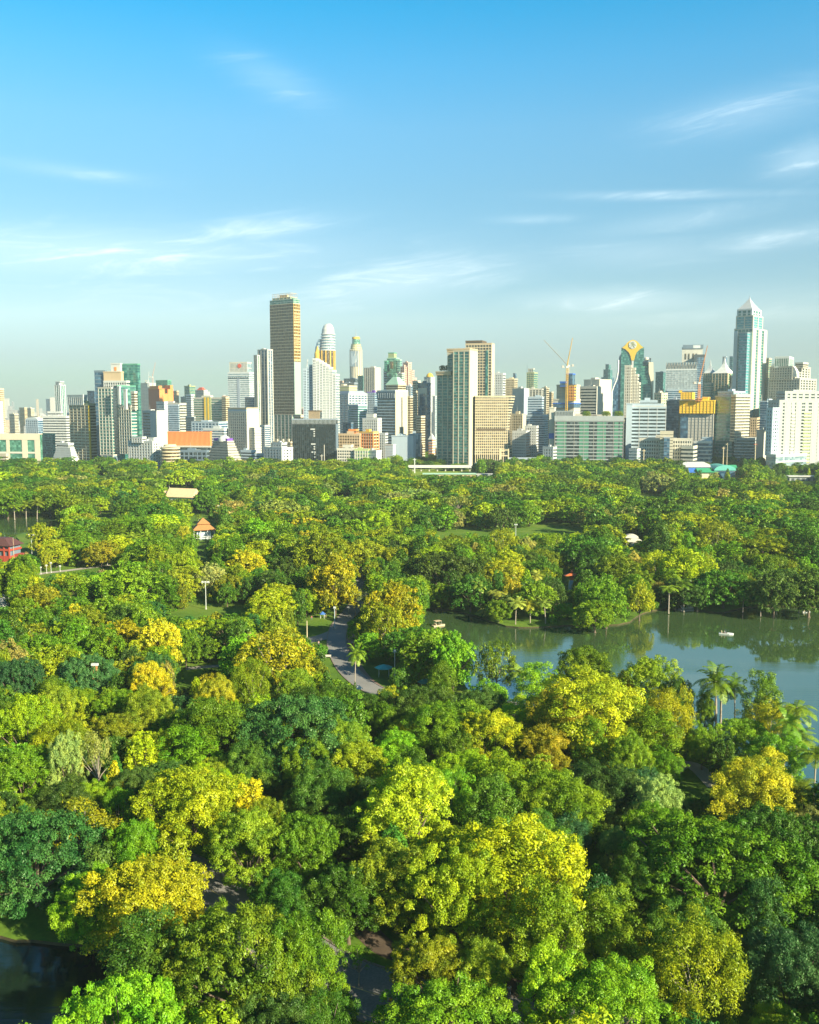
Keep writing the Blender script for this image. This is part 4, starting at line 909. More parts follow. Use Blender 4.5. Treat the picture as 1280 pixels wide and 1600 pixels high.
# --- far left -------------------------------------------------------
simple('apartment_tower', 'tan banded tower cut by the left edge of the skyline', -12, 3, 9, 609, None, 1900, wall='sand', glass='brown', bf=.55, th=35)
simple('white_block', 'plain white slab in front of the tan tower at the left edge', -14, 0, 6, 630, None, 1600, wall='white', glass='pale', bf=.8, th=35)
simple('office_tower', 'small hazy blue tower far off on the left', 74, 83, 86, 624, None, 5200, wall='pblue', glass='blue', bf=.4, fl=6, plant=0)
r, v = simple('office_tower', 'slim grey-green tower with white corner piers standing alone on the left', 88, 97, 105, 602, None, 2300, wall='pale', glass='teal', bf=.0, pf=3, ps=3, pw=.3, th=30)
vol(r, 90, 97, 103, 597, 602, 2310, wall='pale', glass='dark', bf=.3, th=30, plant=0)
simple('low_block', 'tan block with a rooftop box behind the arched glass building', 32, 40, 44, 638, None, 2600, wall='sand', glass='brown', bf=.5)
simple('low_block', 'cream block right of the tan rooftop-box block', 44, 50, 55, 639, None, 2650, wall='cream', glass='brown', bf=.6)
simple('low_block', 'small cream block near the left edge with pale roof', 16, 24, 30, 648, None, 2400, wall='cream', glass='dark', bf=.5)
r, v = simple('office_building', 'blue-grey glass building with an arched roof on the left', 41, 60, 68, 657, None, 1700, wall='pblue', glass='blue', bf=.25, pf=6, pw=.2, plant=0, th=25)
mb = MB(); n = 12; mb.loft([[(-v['w'] * (.5 + .5 * math.cos(math.pi * i / n)), y, v['h'] + 1.2 + 4.5 * math.sin(math.pi * i / n)) for i in range(n + 1)] for y in (0, v['d'])]); addpart(v, mb, 'arched_roof', W['pale'])
r, v = simple('office_building', 'wide white building with dark ribbon windows on the left', 68, 104, 110, 652, None, 1600, wall='white', glass='dark', bf=.52, fl=4.2, th=12)
vol(r, 76, 96, 100, 645, 652, 1612, wall='white', glass='dark', bf=.5, th=12, plant=0)
r, v = simple('exhibition_hall', 'cream hall with tall green openings behind the lawn at the left edge', -20, 62, 66, 679, None, 1350, wall='cream', glass='green', bf=0, dep=30, th=6, plant=0)
for a, b in ((0, .18), (.36, .42), (.66, .76), (.9, 1)): addpart(v, MB().box(-v['w'] * (1 - a), -v['w'] * (1 - b), -.8, 0.1, 0, v['h']), 'facade_pier', W['cream'])
addpart(v, MB().box(-v['w'], 0, -1.0, .1, v['h'] * .82, v['h'] + .3), 'cornice', W['cream'])
addpart(v, MB().box(-v['w'], 0, -.7, .12, v['h'] * .36, v['h'] * .42), 'cornice', W['ivory'])
simple('low_block', 'small cream gatehouse at the left edge just above the treetops', -10, 8, 11, 712, None, 1195, wall='cream', glass='brown', bf=.6, th=20)
simple('low_wall_building', 'low teal-walled shed behind the white ziggurat', 66, 82, 86, 679, None, 1420, wall='green', glass='teal', bf=.3, plant=0)
# white stepped ziggurat
r = bld('stepped_building', 'white stepped building shaped like a ziggurat on the left', 101, 1200)
nst = 8
for i in range(nst):
    a = i / (nst - 1); yt = 728 - (728 - 700) * (i + 1) / nst; yb = 728 - (728 - 700) * i / nst
    vol(r, 79 + 9 * a, 112 - 3 * a, 124 - 9 * a, yt, yb if i else None, 1200 + i * .3, wall='white', glass='dark', bf=.6, fl=3.6, th=30, plant=0, roof=False)
vol(r, 88, 106, 114, 695, 700, 1208, wall='white', glass='dark', bf=.4, fl=3, th=30)
simple('annexe_building', 'flat white annexe at the foot of the white ziggurat', 55, 92, 97, 727, None, 1190, wall='white', glass='dark', bf=.6, fl=5, th=12, plant=0)
# cream balcony tower
r, v = simple('apartment_tower', 'cream-green tower with stacked balconies and a gold lit corner', 110, 140, 152, 633, None, 1300, wall='olive', glass='brown', bmat='cream', bf=.42, fl=4.0, pf=5, pmat='cream', pw=.12, th=35)
addpart(v, MB().box(-.2, .9, -.9, 1.6, 0, v['h']), 'sunlit_corner', W['yellow'])  # yellow colour stands in for sun on the corner edge
vol(r, 108, 132, 138, 620, 633, 1305, wall='white', glass='pale', bf=.25, fl=8, pf=8, pw=.2, th=35, plant=0)
simple('glass_block', 'small dark blue glass block behind the balcony tower', 139, 150, 154, 612, None, 1750, wall='slate', glass='blue', bf=.2)
# big glass complex
r = bld('glass_tower_complex', 'tall dark green glass complex with balcony wings, tallest on the left', 187, 1260)
vol(r, 192, 218, 222, 570, None, 1290, wall='green', glass='teal', bf=.12, th=15, plant=1)
vol(r, 151, 167, 170, 581, None, 1285, wall='slate', glass='blue', bf=.25, fl=5, th=12, plant=0)
v = vol(r, 177, 191, 194, 569, 600, 1284, wall='white', glass='white', bf=0, th=14, plant=0); ev = v
addpart(v, MB().box(-v['w'] * .62, -v['w'] * .38, -.5, 0, v['h'] * .68, v['h'] * .86), 'emblem', W['orange'])
vol(r, 165, 192, 196, 582, 601, 1276, wall='tan', glass='tan', bf=0, th=14, plant=0)
v = vol(r, 165, 200, 205, 597, 606, 1270, wall='white', glass='dark', bf=.3, fl=3, pf=10, pw=.25, th=14, plant=0)
vol(r, 173, 186, 214, 604, None, 1262, wall='green', glass='teal', bf=.10, th=62, plant=0)
vol(r, 156, 176, 178, 607, 712, 1255, wall='ivory', glass='teal', bf=.2, fl=4.2, pf=4, pw=.13, th=24)
vol(r, 187, 206, 214, 636, 710, 1240, wall='ivory', glass='teal', bf=.28, fl=4, pf=5, pw=.13, th=34)
vol(r, 186, 189, 191, 605, 632, 1238, wall='white', glass='white', bf=0, th=30, plant=0, dep=5)
vol(r, 195, 199, 201, 610, 640, 1238, wall='white', glass='white', bf=0, th=30, plant=0, dep=5)
vol(r, 207, 212, 216, 614, 640, 1238, wall='ivory', glass='brown', bf=.45, th=30, plant=0, dep=6)
vol(r, 158, 176, 186, 712, None, 1252, wall='ivory', glass='pale', bf=0, pf=2, pw=.15, th=30, plant=0)
r, v = simple('grid_building', 'white mid-rise with a grid of dark windows at the foot of the glass complex', 200, 238, 250, 692, None, 1195, wall='white', glass='dark', bf=.5, fl=3.6, pf=9, ps=3, pw=.42, th=28)
vol(r, 206, 222, 228, 685, 692, 1200, wall='white', glass='dark', bf=.5, pf=4, pw=.4, th=28)
vol(r, 232, 240, 246, 687, 692, 1203, wall='white', glass='dark', bf=.6, th=28, plant=0)
r, v = simple('office_building', 'white slab with black striped end beside the orange-ribbed block', 224, 246, 262, 644, None, 1380, wall='white', glass='dark', bf=.45, fl=4.4, th=42, side='white')
addpart(v, MB().box(-v['w'] * .45, -.2, -.8, 0, 0, v['h']), 'blank_wall', W['pale'])
vol(r, 246, 258, 263, 630, 650, 1392, wall='white', glass='pale', bf=.6, th=42, plant=0)
simple('office_tower', 'pale hazy tower behind the left crane', 222, 236, 246, 600, None, 2600, wall='ivory', glass='pale', bf=.8)
crane('pale red-and-white crane over the red-netted tower', 239, 608, 590, 2350, [(243, 566)], 'pink'); crane('thin pale crane left of the red-netted tower', 232, 605, 596, 2400, [(233, 580)], 'pale')
r, v = simple('tower_under_construction', 'brick-red netted tower with a dark green cap on the left', 234, 251, 272, 608, None, 2200, wall='brick', glass='brick', bmat='brick', bf=.35, fl=4, th=45, side='orange', plant=0)  # brick-red front and orange flank put shade and sun into the colour
vol(r, 246, 264, 270, 595, 608, 2215, wall='green', glass='green', bf=.2, th=30, plant=0)
vol(r, 236, 250, 255, 604, 608, 2196, wall='orange', glass='orange', bf=.2, th=40, plant=0); vol(r, 258, 268, 272, 603, 608, 2196, wall='orange', glass='orange', bf=.2, th=40, plant=0)
simple('apartment_tower', 'dull brown tower just right of the red-netted tower', 272, 278, 281, 612, None, 2400, wall='tan', glass='brown', bf=.5)
r, v = simple('hospital_building', 'white banded block with a bluish glass centre on the left', 249, 282, 292, 632, None, 1720, wall='ivory', glass='dark', bf=.5, fl=4.6, th=25)
vol(r, 264, 280, 281, 634, None, 1700, wall='pblue', glass='blue', bf=.5, th=25, plant=0)
simple('office_building', 'grey slab between the white banded block and the gold-striped one', 292, 300, 305, 618, None, 1900, wall='pale', glass='dark', bf=.6)
simple('office_building', 'low grey striped annexe under the grey slab', 291, 304, 306, 653, None, 1650, wall='grey', glass='dark', bf=.5)
simple('glass_tower', 'dark green-glass tower with a cream flank on the far left', 290, 298, 307, 604, None, 2350, wall='olive', glass='teal', bf=.25, th=40)
r, v = simple('hotel_tower', 'white tower with a red pitched roof on the left', 307, 320, 326, 611, None, 2300, wall='ivory', glass='pale', bf=.6, plant=0)
addpart(v, MB().pyramid(-v['w'] * .9, -v['w'] * .1, 0, v['d'], v['h'] + 1.5, v['h'] + 9, .35), 'red_roof', W['red'])
simple('low_block', 'small dark tower left of the dark green-glass one', 284, 290, 296, 621, None, 2700, wall='slate', glass='dark', bf=.4)
r, v = simple('office_building', 'ivory banded building with a gold vertical stripe', 304, 348, 358, 623, None, 1750, wall='ivory', glass='green', bf=.48, fl=4.3, th=25)
addpart(v, MB().box(-v['w'] * .62, -v['w'] * .56, -1.4, 0, 0, v['h'] + 3), 'gold_stripe', W['yellow']); addpart(v, MB().box(-v['w'] * .56, -v['w'] * .38, -1.2, 0, 0, v['h'] + 3), 'dark_bay', W['olive']); addpart(v, MB().box(-v['w'] * .5, -v['w'] * .45, -1.5, -1.1, 0, v['h'] + 2), 'gold_stripe', W['yellow'])
vol(r, 348, 354, 359, 622, None, 1735, wall='sand', glass='brown', bf=.5, th=35, plant=0)
simple('office_building', 'low pale-blue glass podium under the gold-striped building', 300, 342, 356, 661, None, 1500, wall='pblue', glass='blue', bf=.4, fl=4, pf=8, pw=.15, th=25)
simple('office_building', 'low blue-grey block beside the pale-blue podium', 318, 350, 357, 672, None, 1420, wall='pale', glass='blue', bf=.5, th=22)
# orange ribbed block
r, v = simple('ribbed_building', 'wide block clad in orange vertical ribs', 262, 328, 331, 676, 700, 1340, wall='orange', glass='orange', bf=0, pf=34, pw=.35, pmat='terracotta', th=10, plant=0)
vol(r, 262, 328, 332, 698, None, 1330, wall='ivory', glass='dark', bf=.3, fl=6, th=10, plant=0, roof=False)
simple('podium_building', 'dark glass podium below the orange-ribbed block', 280, 322, 326, 706, None, 1260, wall='slate', glass='dark', bf=.3, fl=5, pf=6, pw=.2, th=10)
# round small tower
r = bld('round_building', 'small tan round-cornered building with curved balconies', 264, 1190)
hh = at(264, 700, 1190).z; rr = 15 * 1190 / F
MB().lathe([(rr * .92, 0), (rr * .90, hh)], 28).build('glazing', G['brown'], r)
me = MB().lathe([(rr * 1.03, 0), (rr * 1.03, 1.7)], 28).mesh('floor_band', W['sand'])
for i in range(8): link('floor_band', me, r, (0, 0, i * hh / 7.3 + .3))
MB().lathe([(rr * .7, hh + 1.8), (rr * .6, hh + 4.5)], 20).build('roof', W['sand'], r)
# purple terraced
r = bld('terraced_building', 'terraced dark-banded building with purple trim and a white dome', 351, 1200)
for i in range(9):
    a = i / 8; yt = 728 - 38 * (i + 1) / 9; yb = 728 - 38 * i / 9
    vol(r, 323 + 10 * a, 357 - 2 * a, 378 - 13 * a, yt, yb if i else None, 1200 + i * .4, wall='concrete', glass='dark', bf=.5, fl=3.6, th=38, plant=0, roof=False)
v = vol(r, 334, 355, 364, 685, 690, 1206, wall='purple', glass='purple', bf=.3, fl=9, th=38, plant=0, roof=False)
addpart(v, MB().lathe([(8, 0), (7.6, 3), (6, 5.5), (3, 7), (.1, 7.4)], 20, -v['w'] * .4, v['d'] * .4), 'dome', W['white'])
addpart(v, MB().box(-v['w'] * .9, -v['w'] * .55, -1, 0, -1, 3), 'banner', W['purple'])
MB().box(-22, -9, -4, -3, 0, 5).build('banner', W['purple'], r)
# classical-crowned tower
r, v = simple('bank_tower', 'grey-green tower with white rooftop columns and a round red emblem', 358, 391, 399, 583, None, 1950, wall='pale', glass='pale', bf=.45, fl=4.2, th=18, side=None, plant=0)
v2 = vol(r, 361, 388, 395, 567, 583, 1955, wall='ivory', glass='pale', bf=.12, fl=10, pf=14, pw=.35, th=18, plant=0)
addpart(v2, MB().loft([[(-v2['w'] * .42 + 4.2 * math.cos(q), -1.2, v2['h'] * .72 + 4.2 * math.sin(q)) for q in [i * math.pi / 8 for i in range(16)]], [(-v2['w'] * .42 + 4.2 * math.cos(q), -.5, v2['h'] * .72 + 4.2 * math.sin(q)) for q in [i * math.pi / 8 for i in range(16)]]]), 'emblem', W['red'])
addpart(v, MB().box(-v['w'] * .56, -v['w'] * .44, -.8, .1, 0, v['h'] * .93), 'dark_bay', W['steel'])
me = MB().box(-1, 1, -.7, 0, 0, 2.4).mesh('window', G['dark'])
for i in range(11): link('window', me, r, onvol(v, -v['w'] * (.06 + .088 * i), -.3, v['h'] * .93), v['rz'])
simple('office_building', 'low dark blue block with a planted roof beside the bank tower', 384, 398, 402, 622, None, 1750, wall='steel', glass='blue', bf=.3)
r, v = simple('grid_building', 'cream cube with square black windows and a flat cap', 357, 386, 405, 645, None, 1400, wall='ivory', glass='dark', bf=.5, fl=3.9, pf=9, pw=.5, th=38, side='ivory')
vol(r, 357, 386, 405, 639, 644, 1400, wall='sand', glass='pblue', bf=.2, fl=9, th=38, plant=0); vol(r, 387, 398, 408, 671, None, 1395, wall='ivory', glass='pale', bf=.7, th=45, plant=0)
r, v = simple('glass_tower', 'slim blue glass tower with white vertical fins beside the tall brown one', 405, 420, 428, 547, None, 1720, wall='ivory', glass='blue', bf=.1, fl=5, pf=3, ps=2, pw=.28, th=38, pmat='ivory', plant=1)
vol(r, 399, 404, 408, 556, None, 1715, wall='ivory', glass='teal', bf=.1, pf=2, ps=1, pw=.3, th=38, plant=0); vol(r, 402, 414, 422, 666, None, 1680, wall='white', glass='blue', bf=.4, pf=4, pw=.2, th=38, plant=0)
# tallest brown tower
r = bld('tower_under_construction', 'tallest tower, brown with cream floor edges and an unfinished open top', 448, 1900)
v = vol(r, 425, 461, 470.5, 474, 648, 1900, wall='brown', glass='brown', bmat='sand', bf=.22, fl=6.0, pf=14, pw=.08, pmat='brown', ps=4, th=36, plant=0, roof=False, e=.5)
addpart(v, MB().box(-.1, 1.2, -.6, v['d'] + .4, 0, v['h'] * .48), 'netting', W['net'])
for i in range(5): addpart(v, MB().box(.2, 1.1, v['d'] * i / 4 - .3, v['d'] * i / 4 + .3, v['h'] * .48, v['h']), 'sunlit_gold_column', W['gold'])  # gold colour stands in for sunlight on the right flank
for i in range(16): addpart(v, MB().box(.1, .9, 0, v['d'], v['h'] * (.49 + .032 * i), v['h'] * (.49 + .032 * i) + .9), 'gold_floor_edge', W['sand'])
v2 = vol(r, 425, 461, 470.5, 467, 474, 1900, wall='net', glass='green', bf=.3, fl=4, th=36, plant=0, roof=False)
v3 = vol(r, 429, 457, 467, 464, 467, 1906, wall='sand', glass='green', bf=.25, fl=4, pf=5, pw=.15, th=36, plant=0, roof=False)
mb = MB()
for i in range(7):
    for j in range(4): mb.box(-v3['w'] * i / 6 - .2, -v3['w'] * i / 6 + .2, v3['d'] * j / 3 - .2, v3['d'] * j / 3 + .2, v3['h'], v3['h'] + 8)
mb.box(-v3['w'], 0, 0, .4, v3['h'] + 7.6, v3['h'] + 8.2).box(-v3['w'], 0, v3['d'], v3['d'] + .4, v3['h'] + 7.6, v3['h'] + 8.2).box(0, .4, 0, v3['d'], v3['h'] + 7.6, v3['h'] + 8.2)
mb.box(-v3['w'], 0, -.2, .2, v3['h'] + 3.8, v3['h'] + 4.2); mb.box(-v3['w'] * .7, -v3['w'] * .3, v3['d'] * .3, v3['d'] * .6, v3['h'], v3['h'] + 6)
addpart(v3, mb, 'scaffold', W['tan'])
vol(r, 428, 457, 462, 648, 690, 1903, wall='concrete', glass='green', bf=.14, fl=5, pf=5, pw=.22, ps=2, th=36, plant=0, roof=False)
for a, b in ((430, 433), (439, 442), (448, 451), (455, 458)): vol(r, a, b, b + 2, 686, None, 1900, wall='cream', glass='cream', bf=0, th=36, plant=0, roof=False, dep=5)
simple('podium_building', 'cream podium with open decks under the tallest tower', 427, 454, 462, 692, None, 1700, wall='cream', glass='brown', bf=.4, fl=4.5, th=32, plant=0)
# black cube
r, v = simple('hotel_building', 'black glass cube with a slatted crown on the park edge', 457, 525, 528, 663, None, 1240, wall='black', glass='black', bf=.05, fl=4, pf=22, pw=.06, pmat='dark', th=8, side='slate', plant=0)
v2 = vol(r, 457, 525, 528, 656, 663, 1240, wall='steel', glass='dark', bf=0, pf=34, pw=.35, pmat='grey', th=8, plant=0)
vol(r, 483, 500, 503, 643, 656, 1255, wall='brown', glass='dark', bf=.0, pf=12, pw=.4, pmat='tan', th=8, plant=0)
for (a, b, zz) in ((.42, .52, .89), (.49, .52, .84), (.49, .52, .79), (.49, .52, .74), (.43, .53, .56), (.49, .52, .50), (.49, .52, .45), (.49, .52, .34), (.44, .53, .38), (.49, .52, .27), (.49, .52, .12), (.49, .52, .07)):
    addpart(v, MB().box(-v['w'] * (1 - a), -v['w'] * (1 - b), -.75, 0, v['h'] * zz - .8, v['h'] * zz + .8), 'white_balcony', W['white'])  # white blocks of the window column
MB().tube((12, -9, 0), (12, -9, 32), .5, n=8).build('flue', W['concrete'], r)
r, v = simple('white_block', 'white villa-like block with arched windows left of the black cube', 412, 440, 457, 702, None, 1230, wall='white', glass='dark', bf=.55, fl=3.8, pf=6, ps=3, pw=.5, th=38)
vol(r, 426, 440, 448, 694, 702, 1236, wall='white', glass='dark', bf=.5, pf=3, pw=.5, th=38)
simple('colonnade_building', 'low white open-framed block at the treetops left of the black cube', 397, 432, 436, 721, None, 1200, wall='white', glass='dark', bf=.35, fl=5, pf=12, pw=.3, th=10, plant=0)
simple('low_block', 'small blue-roofed house near the white villa block', 398, 410, 414, 711, None, 1290, wall='pblue', glass='blue', bf=.5, th=20)
simple('low_block', 'dim white block right of the purple terraced building', 376, 392, 399, 706, None, 1300, wall='pblue', glass='dark', bf=.5, th=25)  # white block in pale blue, its dimness put into the colour
# white sail building
r = bld('hotel_building', 'white gridded building whose top steps down like a sail', 498, 1500)
tops = [578, 575, 572, 562, 565, 568, 571, 575, 580, 586]; xs_ = [475, 480, 485, 490, 495, 500, 505, 510, 515, 520, 525]
for i in range(10): vol(r, xs_[i], xs_[i + 1] - .2, xs_[i + 1] - .2, tops[i], None, 1500 + (i < 3) * 6, wall='white' if i > 2 else 'pblue', glass='pale' if i > 3 else 'blue', bf=.42, fl=4.0, pf=2, pw=.35, th=10, plant=0, dep=26)
vol(r, 474, 490, 494, 663, None, 1470, wall='white', glass='aqua', bf=.35, th=10, plant=0, dep=12); vol(r, 492, 520, 525, 660, None, 1465, wall='white', glass='aqua', bf=.3, pf=9, pw=.3, th=10, plant=0, dep=12)
MB().tube((-19, 8, at(476, 578, 1500).z), (-17, 8, at(476, 561, 1500).z), .7, n=6).build('antenna', W['white'], r)
# gold + white rounded tower
r = bld('residential_tower', 'rounded white-capped tower with golden middle storeys', 510, 2500)
sc_ = 2500 / F; zt = lambda y: at(510, y, 2500).z
def ring(y, x0, x1, n=22, dy=.8):
    cx_ = (x0 + x1) / 2 - 510; a = (x1 - x0) / 2; return [(sc_ * (cx_ + a * math.cos(2 * math.pi * i / n)), sc_ * a * dy * math.sin(2 * math.pi * i / n), zt(y)) for i in range(n)]
MB().loft([ring(640, 494, 526), ring(578, 494, 526)]).build('lower_shaft', W['cream'], r)
MB().loft([ring(580, 498, 524), ring(548, 498, 524)]).build('glazing', G['brown'], r)
for i in range(12):
    a = 2 * math.pi * i / 12; MB().box(-1.3, 1.3, -1.3, 1.3, zt(580), zt(548)).build('gold_fin', W['gold'], r, (sc_ * (1 + 13.2 * math.cos(a)), sc_ * 10.6 * math.sin(a), 0), a)
MB().loft([ring(548, 501, 524), ring(522, 504, 523)]).build('upper_glazing', G['pale'], r)
for i in range(7):
    y = 548 - i * 4.2; MB().loft([ring(y, 499.5 + i * .5, 525), ring(y - 1.4, 500 + i * .5, 524.7)]).build('floor_band', W['white'], r)
MB().loft([ring(523, 503.5, 523.5), ring(515, 504.5, 523), ring(509, 507, 521), ring(506, 511, 518)]).build('cap', W['white'], r)
MB().loft([ring(640, 490, 504), ring(580, 491, 504), ring(560, 492, 504), ring(542, 494, 504), ring(530, 499, 504)]).build('stepped_wing', G['pale'], r)
for i in range(6): MB().loft([ring(560 - i * 4.6, 491.2 + i * .9, 505), ring(558.5 - i * 4.6, 491.2 + i * .9, 505)]).build('wing_balcony', W['pblue'], r)
MB().loft([ring(580, 493, 502), ring(552, 493, 502), ring(548, 495, 500), ring(541, 497.3, 498)]).build('gold_spire', W['gold'], r, (0, -8, 0))
# round antenna tower
r = bld('skyscraper', 'tall round-topped tower with a big grey billboard and a rooftop antenna', 557, 3100)
sc_ = 3100 / F; zt = lambda y: at(557, y, 3100).z
def rg_(y, q, n=16): return [(sc_ * q * math.cos(2 * math.pi * (i + .5) / n), sc_ * q * math.sin(2 * math.pi * (i + .5) / n), zt(y)) for i in range(n)]
MB().loft([rg_(660, 9.5), rg_(552, 9), rg_(545, 8.6), rg_(538, 7)]).build('shaft', W['sand'], r)
MB().loft([rg_(538, 6.3), rg_(530, 5.8)]).build('upper_shaft', G['green'], r); MB().loft([rg_(530, 6.2), rg_(526.5, 5.9)]).build('crown', W['gold'], r)
MB().tube((0, 0, zt(527)), (0, 0, zt(513)), 1.2, .3).build('antenna', W['grey'], r)
MB().box(-8.3 * sc_, 3.4 * sc_, -9.6 * sc_, -9.2 * sc_, zt(573), zt(549)).build('billboard', W['slate'], r)
mb = MB()
for i in range(5): mb.tube(((-5.5 + i * 1.6) * sc_, -9.8 * sc_, zt(570 - i)), ((-6 + i * 2.1) * sc_, -9.8 * sc_, zt(553 + (i % 2) * 4)), 1.1, n=4)
mb.build('billboard_stripe', W['pblue'], r)
for i in range(9):
    a = -math.pi * (i + .5) / 9; MB().box(-1, 1, -1, 1, zt(640), zt(546)).build('rib', W['ivory'], r, (sc_ * 9.5 * math.cos(a), sc_ * 9.5 * math.sin(a), 0), a)
for i in range(4): MB().loft([rg_(548 - i * 3, 9.3 - i * .5), rg_(546.8 - i * 3, 9.3 - i * .5)]).build('cornice', W['olive'], r)
simple('office_building', 'dark slate slab at the foot of the antenna tower', 538, 556, 562, 592, None, 2700, wall='slate', glass='dark', bf=.15); simple('office_building', 'lower slate block left of the antenna tower', 534, 554, 560, 599, None, 2500, wall='steel', glass='dark', bf=.25)
simple('glass_block', 'narrow green glass block right of the antenna tower', 560, 568, 571, 588, None, 2300, wall='green', glass='teal', bf=.2)
r, v = simple('office_tower', 'tower with bold white vertical ribs and a curved dark front', 569, 586, 595, 575, None, 2200, wall='ivory', glass='dark', bf=0, pf=6, pw=.42, th=32, side='cream', plant=1)
simple('low_block', 'brownish distant block between the white-capped and antenna towers', 526, 536, 540, 596, None, 3200, wall='pink', glass='brown', bf=.5)
# office lower group
r, v = simple('office_building', 'wide blue-roofed office with pale vertical windows behind the white terraces', 526, 545, 574, 617, None, 1620, wall='pale', glass='blue', bf=.35, fl=4, pf=3, ps=6, pw=.18, th=60, plant=0)
addpart(v, MB().pyramid(-v['w'] - 1, 1, -1, v['d'] + 1, v['h'] + 1, v['h'] + 7, .7), 'hipped_roof', W['steel'])
vol(r, 545, 560, 574, 634, None, 1580, wall='pblue', glass='teal', bf=.4, fl=4, th=50, plant=0); vol(r, 536, 548, 552, 662, None, 1560, wall='slate', glass='blue', bf=.2, th=30)
simple('office_building', 'violet-grey gridded slab right of the blue-roofed office', 574, 586, 591, 614, None, 1650, wall='purple', glass='blue', bmat='pblue', bf=.3, pf=4, pw=.14, pmat='pblue', th=25)
simple('hall_building', 'low tan building with a flat dome behind the blue-roofed office', 527, 546, 558, 604, None, 1950, wall='cream', glass='olive', bf=.3, fl=5, th=30)
r, v = simple('office_building', 'striped office with cream blank flank and green pyramid roof', 590, 618, 637, 612, None, 1460, wall='pale', glass='dark', bf=.5, fl=4.4, th=38, side='cream', plant=0)  # cream flank puts the warm tone of sunlight into a white wall
addpart(v, MB().box(-v['w'] - .6, .2, -.9, 0, v['h'] * .9, v['h'] + .5), 'top_fascia', W['slate']); me = MB().box(-.6, .6, -1.2, 0, 0, v['h'] * .07).mesh('fin', W['pale'])
for i in range(8): link('fin', me, r, onvol(v, -v['w'] * (i + .4) / 8, 0, v['h'] * .91), v['rz'])
addpart(v, MB().box(.3, .9, v['d'] * .45, v['d'] * .55, 3, v['h'] * .92), 'dark_slot', W['dark'])
v2 = vol(r, 604, 622, 634, 602, 612, 1470, wall='cream', glass='brown', bf=.3, th=38, plant=0)
addpart(v2, MB().pyramid(-v2['w'] - 1, 1.5, -1.5, v2['d'] + 1, v2['h'] + 1, v2['h'] + 13, .3), 'green_roof', W['mint'])
# green crown tower
r = bld('skyscraper', 'green tower with a stepped winged crown', 613, 2000)
vol(r, 600, 622, 629, 578, None, 2000, wall='pblue', glass='dark', bf=.5, fl=5, th=20, plant=0); vol(r, 605, 619, 624, 560, None, 1994, wall='mint', glass='green', bf=.1, th=20, plant=0)
vol(r, 607, 616, 620, 552, 560, 1998, wall='green', glass='olive', bf=.2, th=20, plant=0); vol(r, 601, 605, 607, 565, 580, 1992, wall='green', glass='teal', bf=.3, th=20, plant=0, dep=10); vol(r, 621, 625, 628, 563, 580, 1992, wall='mint', glass='teal', bf=.3, th=20, plant=0, dep=10)
vol(r, 610, 613, 615, 566, 576, 1985, wall='brown', glass='brown', bf=.0, th=20, plant=0, dep=6)
r = bld('residential_tower', 'pinkish stone tower stepping down to the right', 638, 1950)
for (a, b, c, y) in ((626, 632, 637, 574), (630, 638, 643, 568), (636, 643, 647, 580), (640, 646, 651, 592)): vol(r, a, b, c, y, None, 1950 + a - 626, wall='pink', glass='brown', bf=.45, fl=4.4, th=38, pf=2, ps=2, pw=.4)
vol(r, 622, 628, 632, 584, None, 1930, wall='ivory', glass='green', bf=.4, th=30)
simple('office_tower', 'narrow blue-grey tower behind the cream blank flank', 634, 642, 646, 604, None, 1600, wall='pale', glass='blue', bf=.2, pf=3, pw=.2, th=30, plant=1)
simple('apartment_block', 'narrow yellow-tan block just right of the cream blank flank', 636, 641, 645, 621, None, 1480, wall='cream', glass='brown', bf=.35, th=38)
simple('apartment_tower', 'cream tower with sunlit balcony edges, slim and tall', 645, 650, 657, 597, None, 1540, wall='cream', glass='brown', bf=.45, fl=3.8, ps=2, pw=.25, th=45)
r, v = simple('office_tower', 'slate glass slab with a cream arch near its top', 653, 668, 673, 600, None, 1500, wall='slate', glass='blue', bf=.1, fl=6, th=25)
addpart(v, MB().box(-v['w'] * .95, -v['w'] * .8, -1, 0, v['h'] * .7, v['h'] * .95).box(-v['w'] * .8, -1, -1, 0, v['h'] * .87, v['h'] * .95).box(-v['w'] * .18, -1, -1, 0, v['h'] * .72, v['h'] * .87), 'cream_arch', W['ivory'])
simple('apartment_block', 'short balcony block at the foot of the slim cream tower', 651, 658, 664, 652, None, 1440, wall='cream', glass='brown', bf=.45, fl=3.6, th=38)
r, v = simple('hotel_tower', 'white tower topped by a small golden dome', 663, 673, 679, 590, None, 1900, wall='white', glass='pale', bf=.1, fl=5, pf=4, ps=3, pw=.4, th=35, plant=0)
addpart(v, MB().lathe([(7, 0), (7, 2), (6, 5), (3.4, 7.5), (.2, 8.6)], 18, -v['w'] * .5, v['d'] * .4).box(-v['w'] * .5 - 6, -v['w'] * .5 + 6, v['d'] * .4 - 5, v['d'] * .4 + 5, -.5, .1) if False else MB().lathe([(7, v['h'] + 1), (7, v['h'] + 3), (6, v['h'] + 6), (3.4, v['h'] + 8.5), (.2, v['h'] + 9.6)], 18, -v['w'] * .4, v['d'] * .4), 'golden_dome', W['gold'])
vol(r, 655, 662, 666, 600, None, 1905, wall='cream', glass='pale', bf=.2, th=35); vol(r, 676, 680, 683, 620, None, 1880, wall='white', glass='pale', bf=.2, pf=2, pw=.4, th=35)
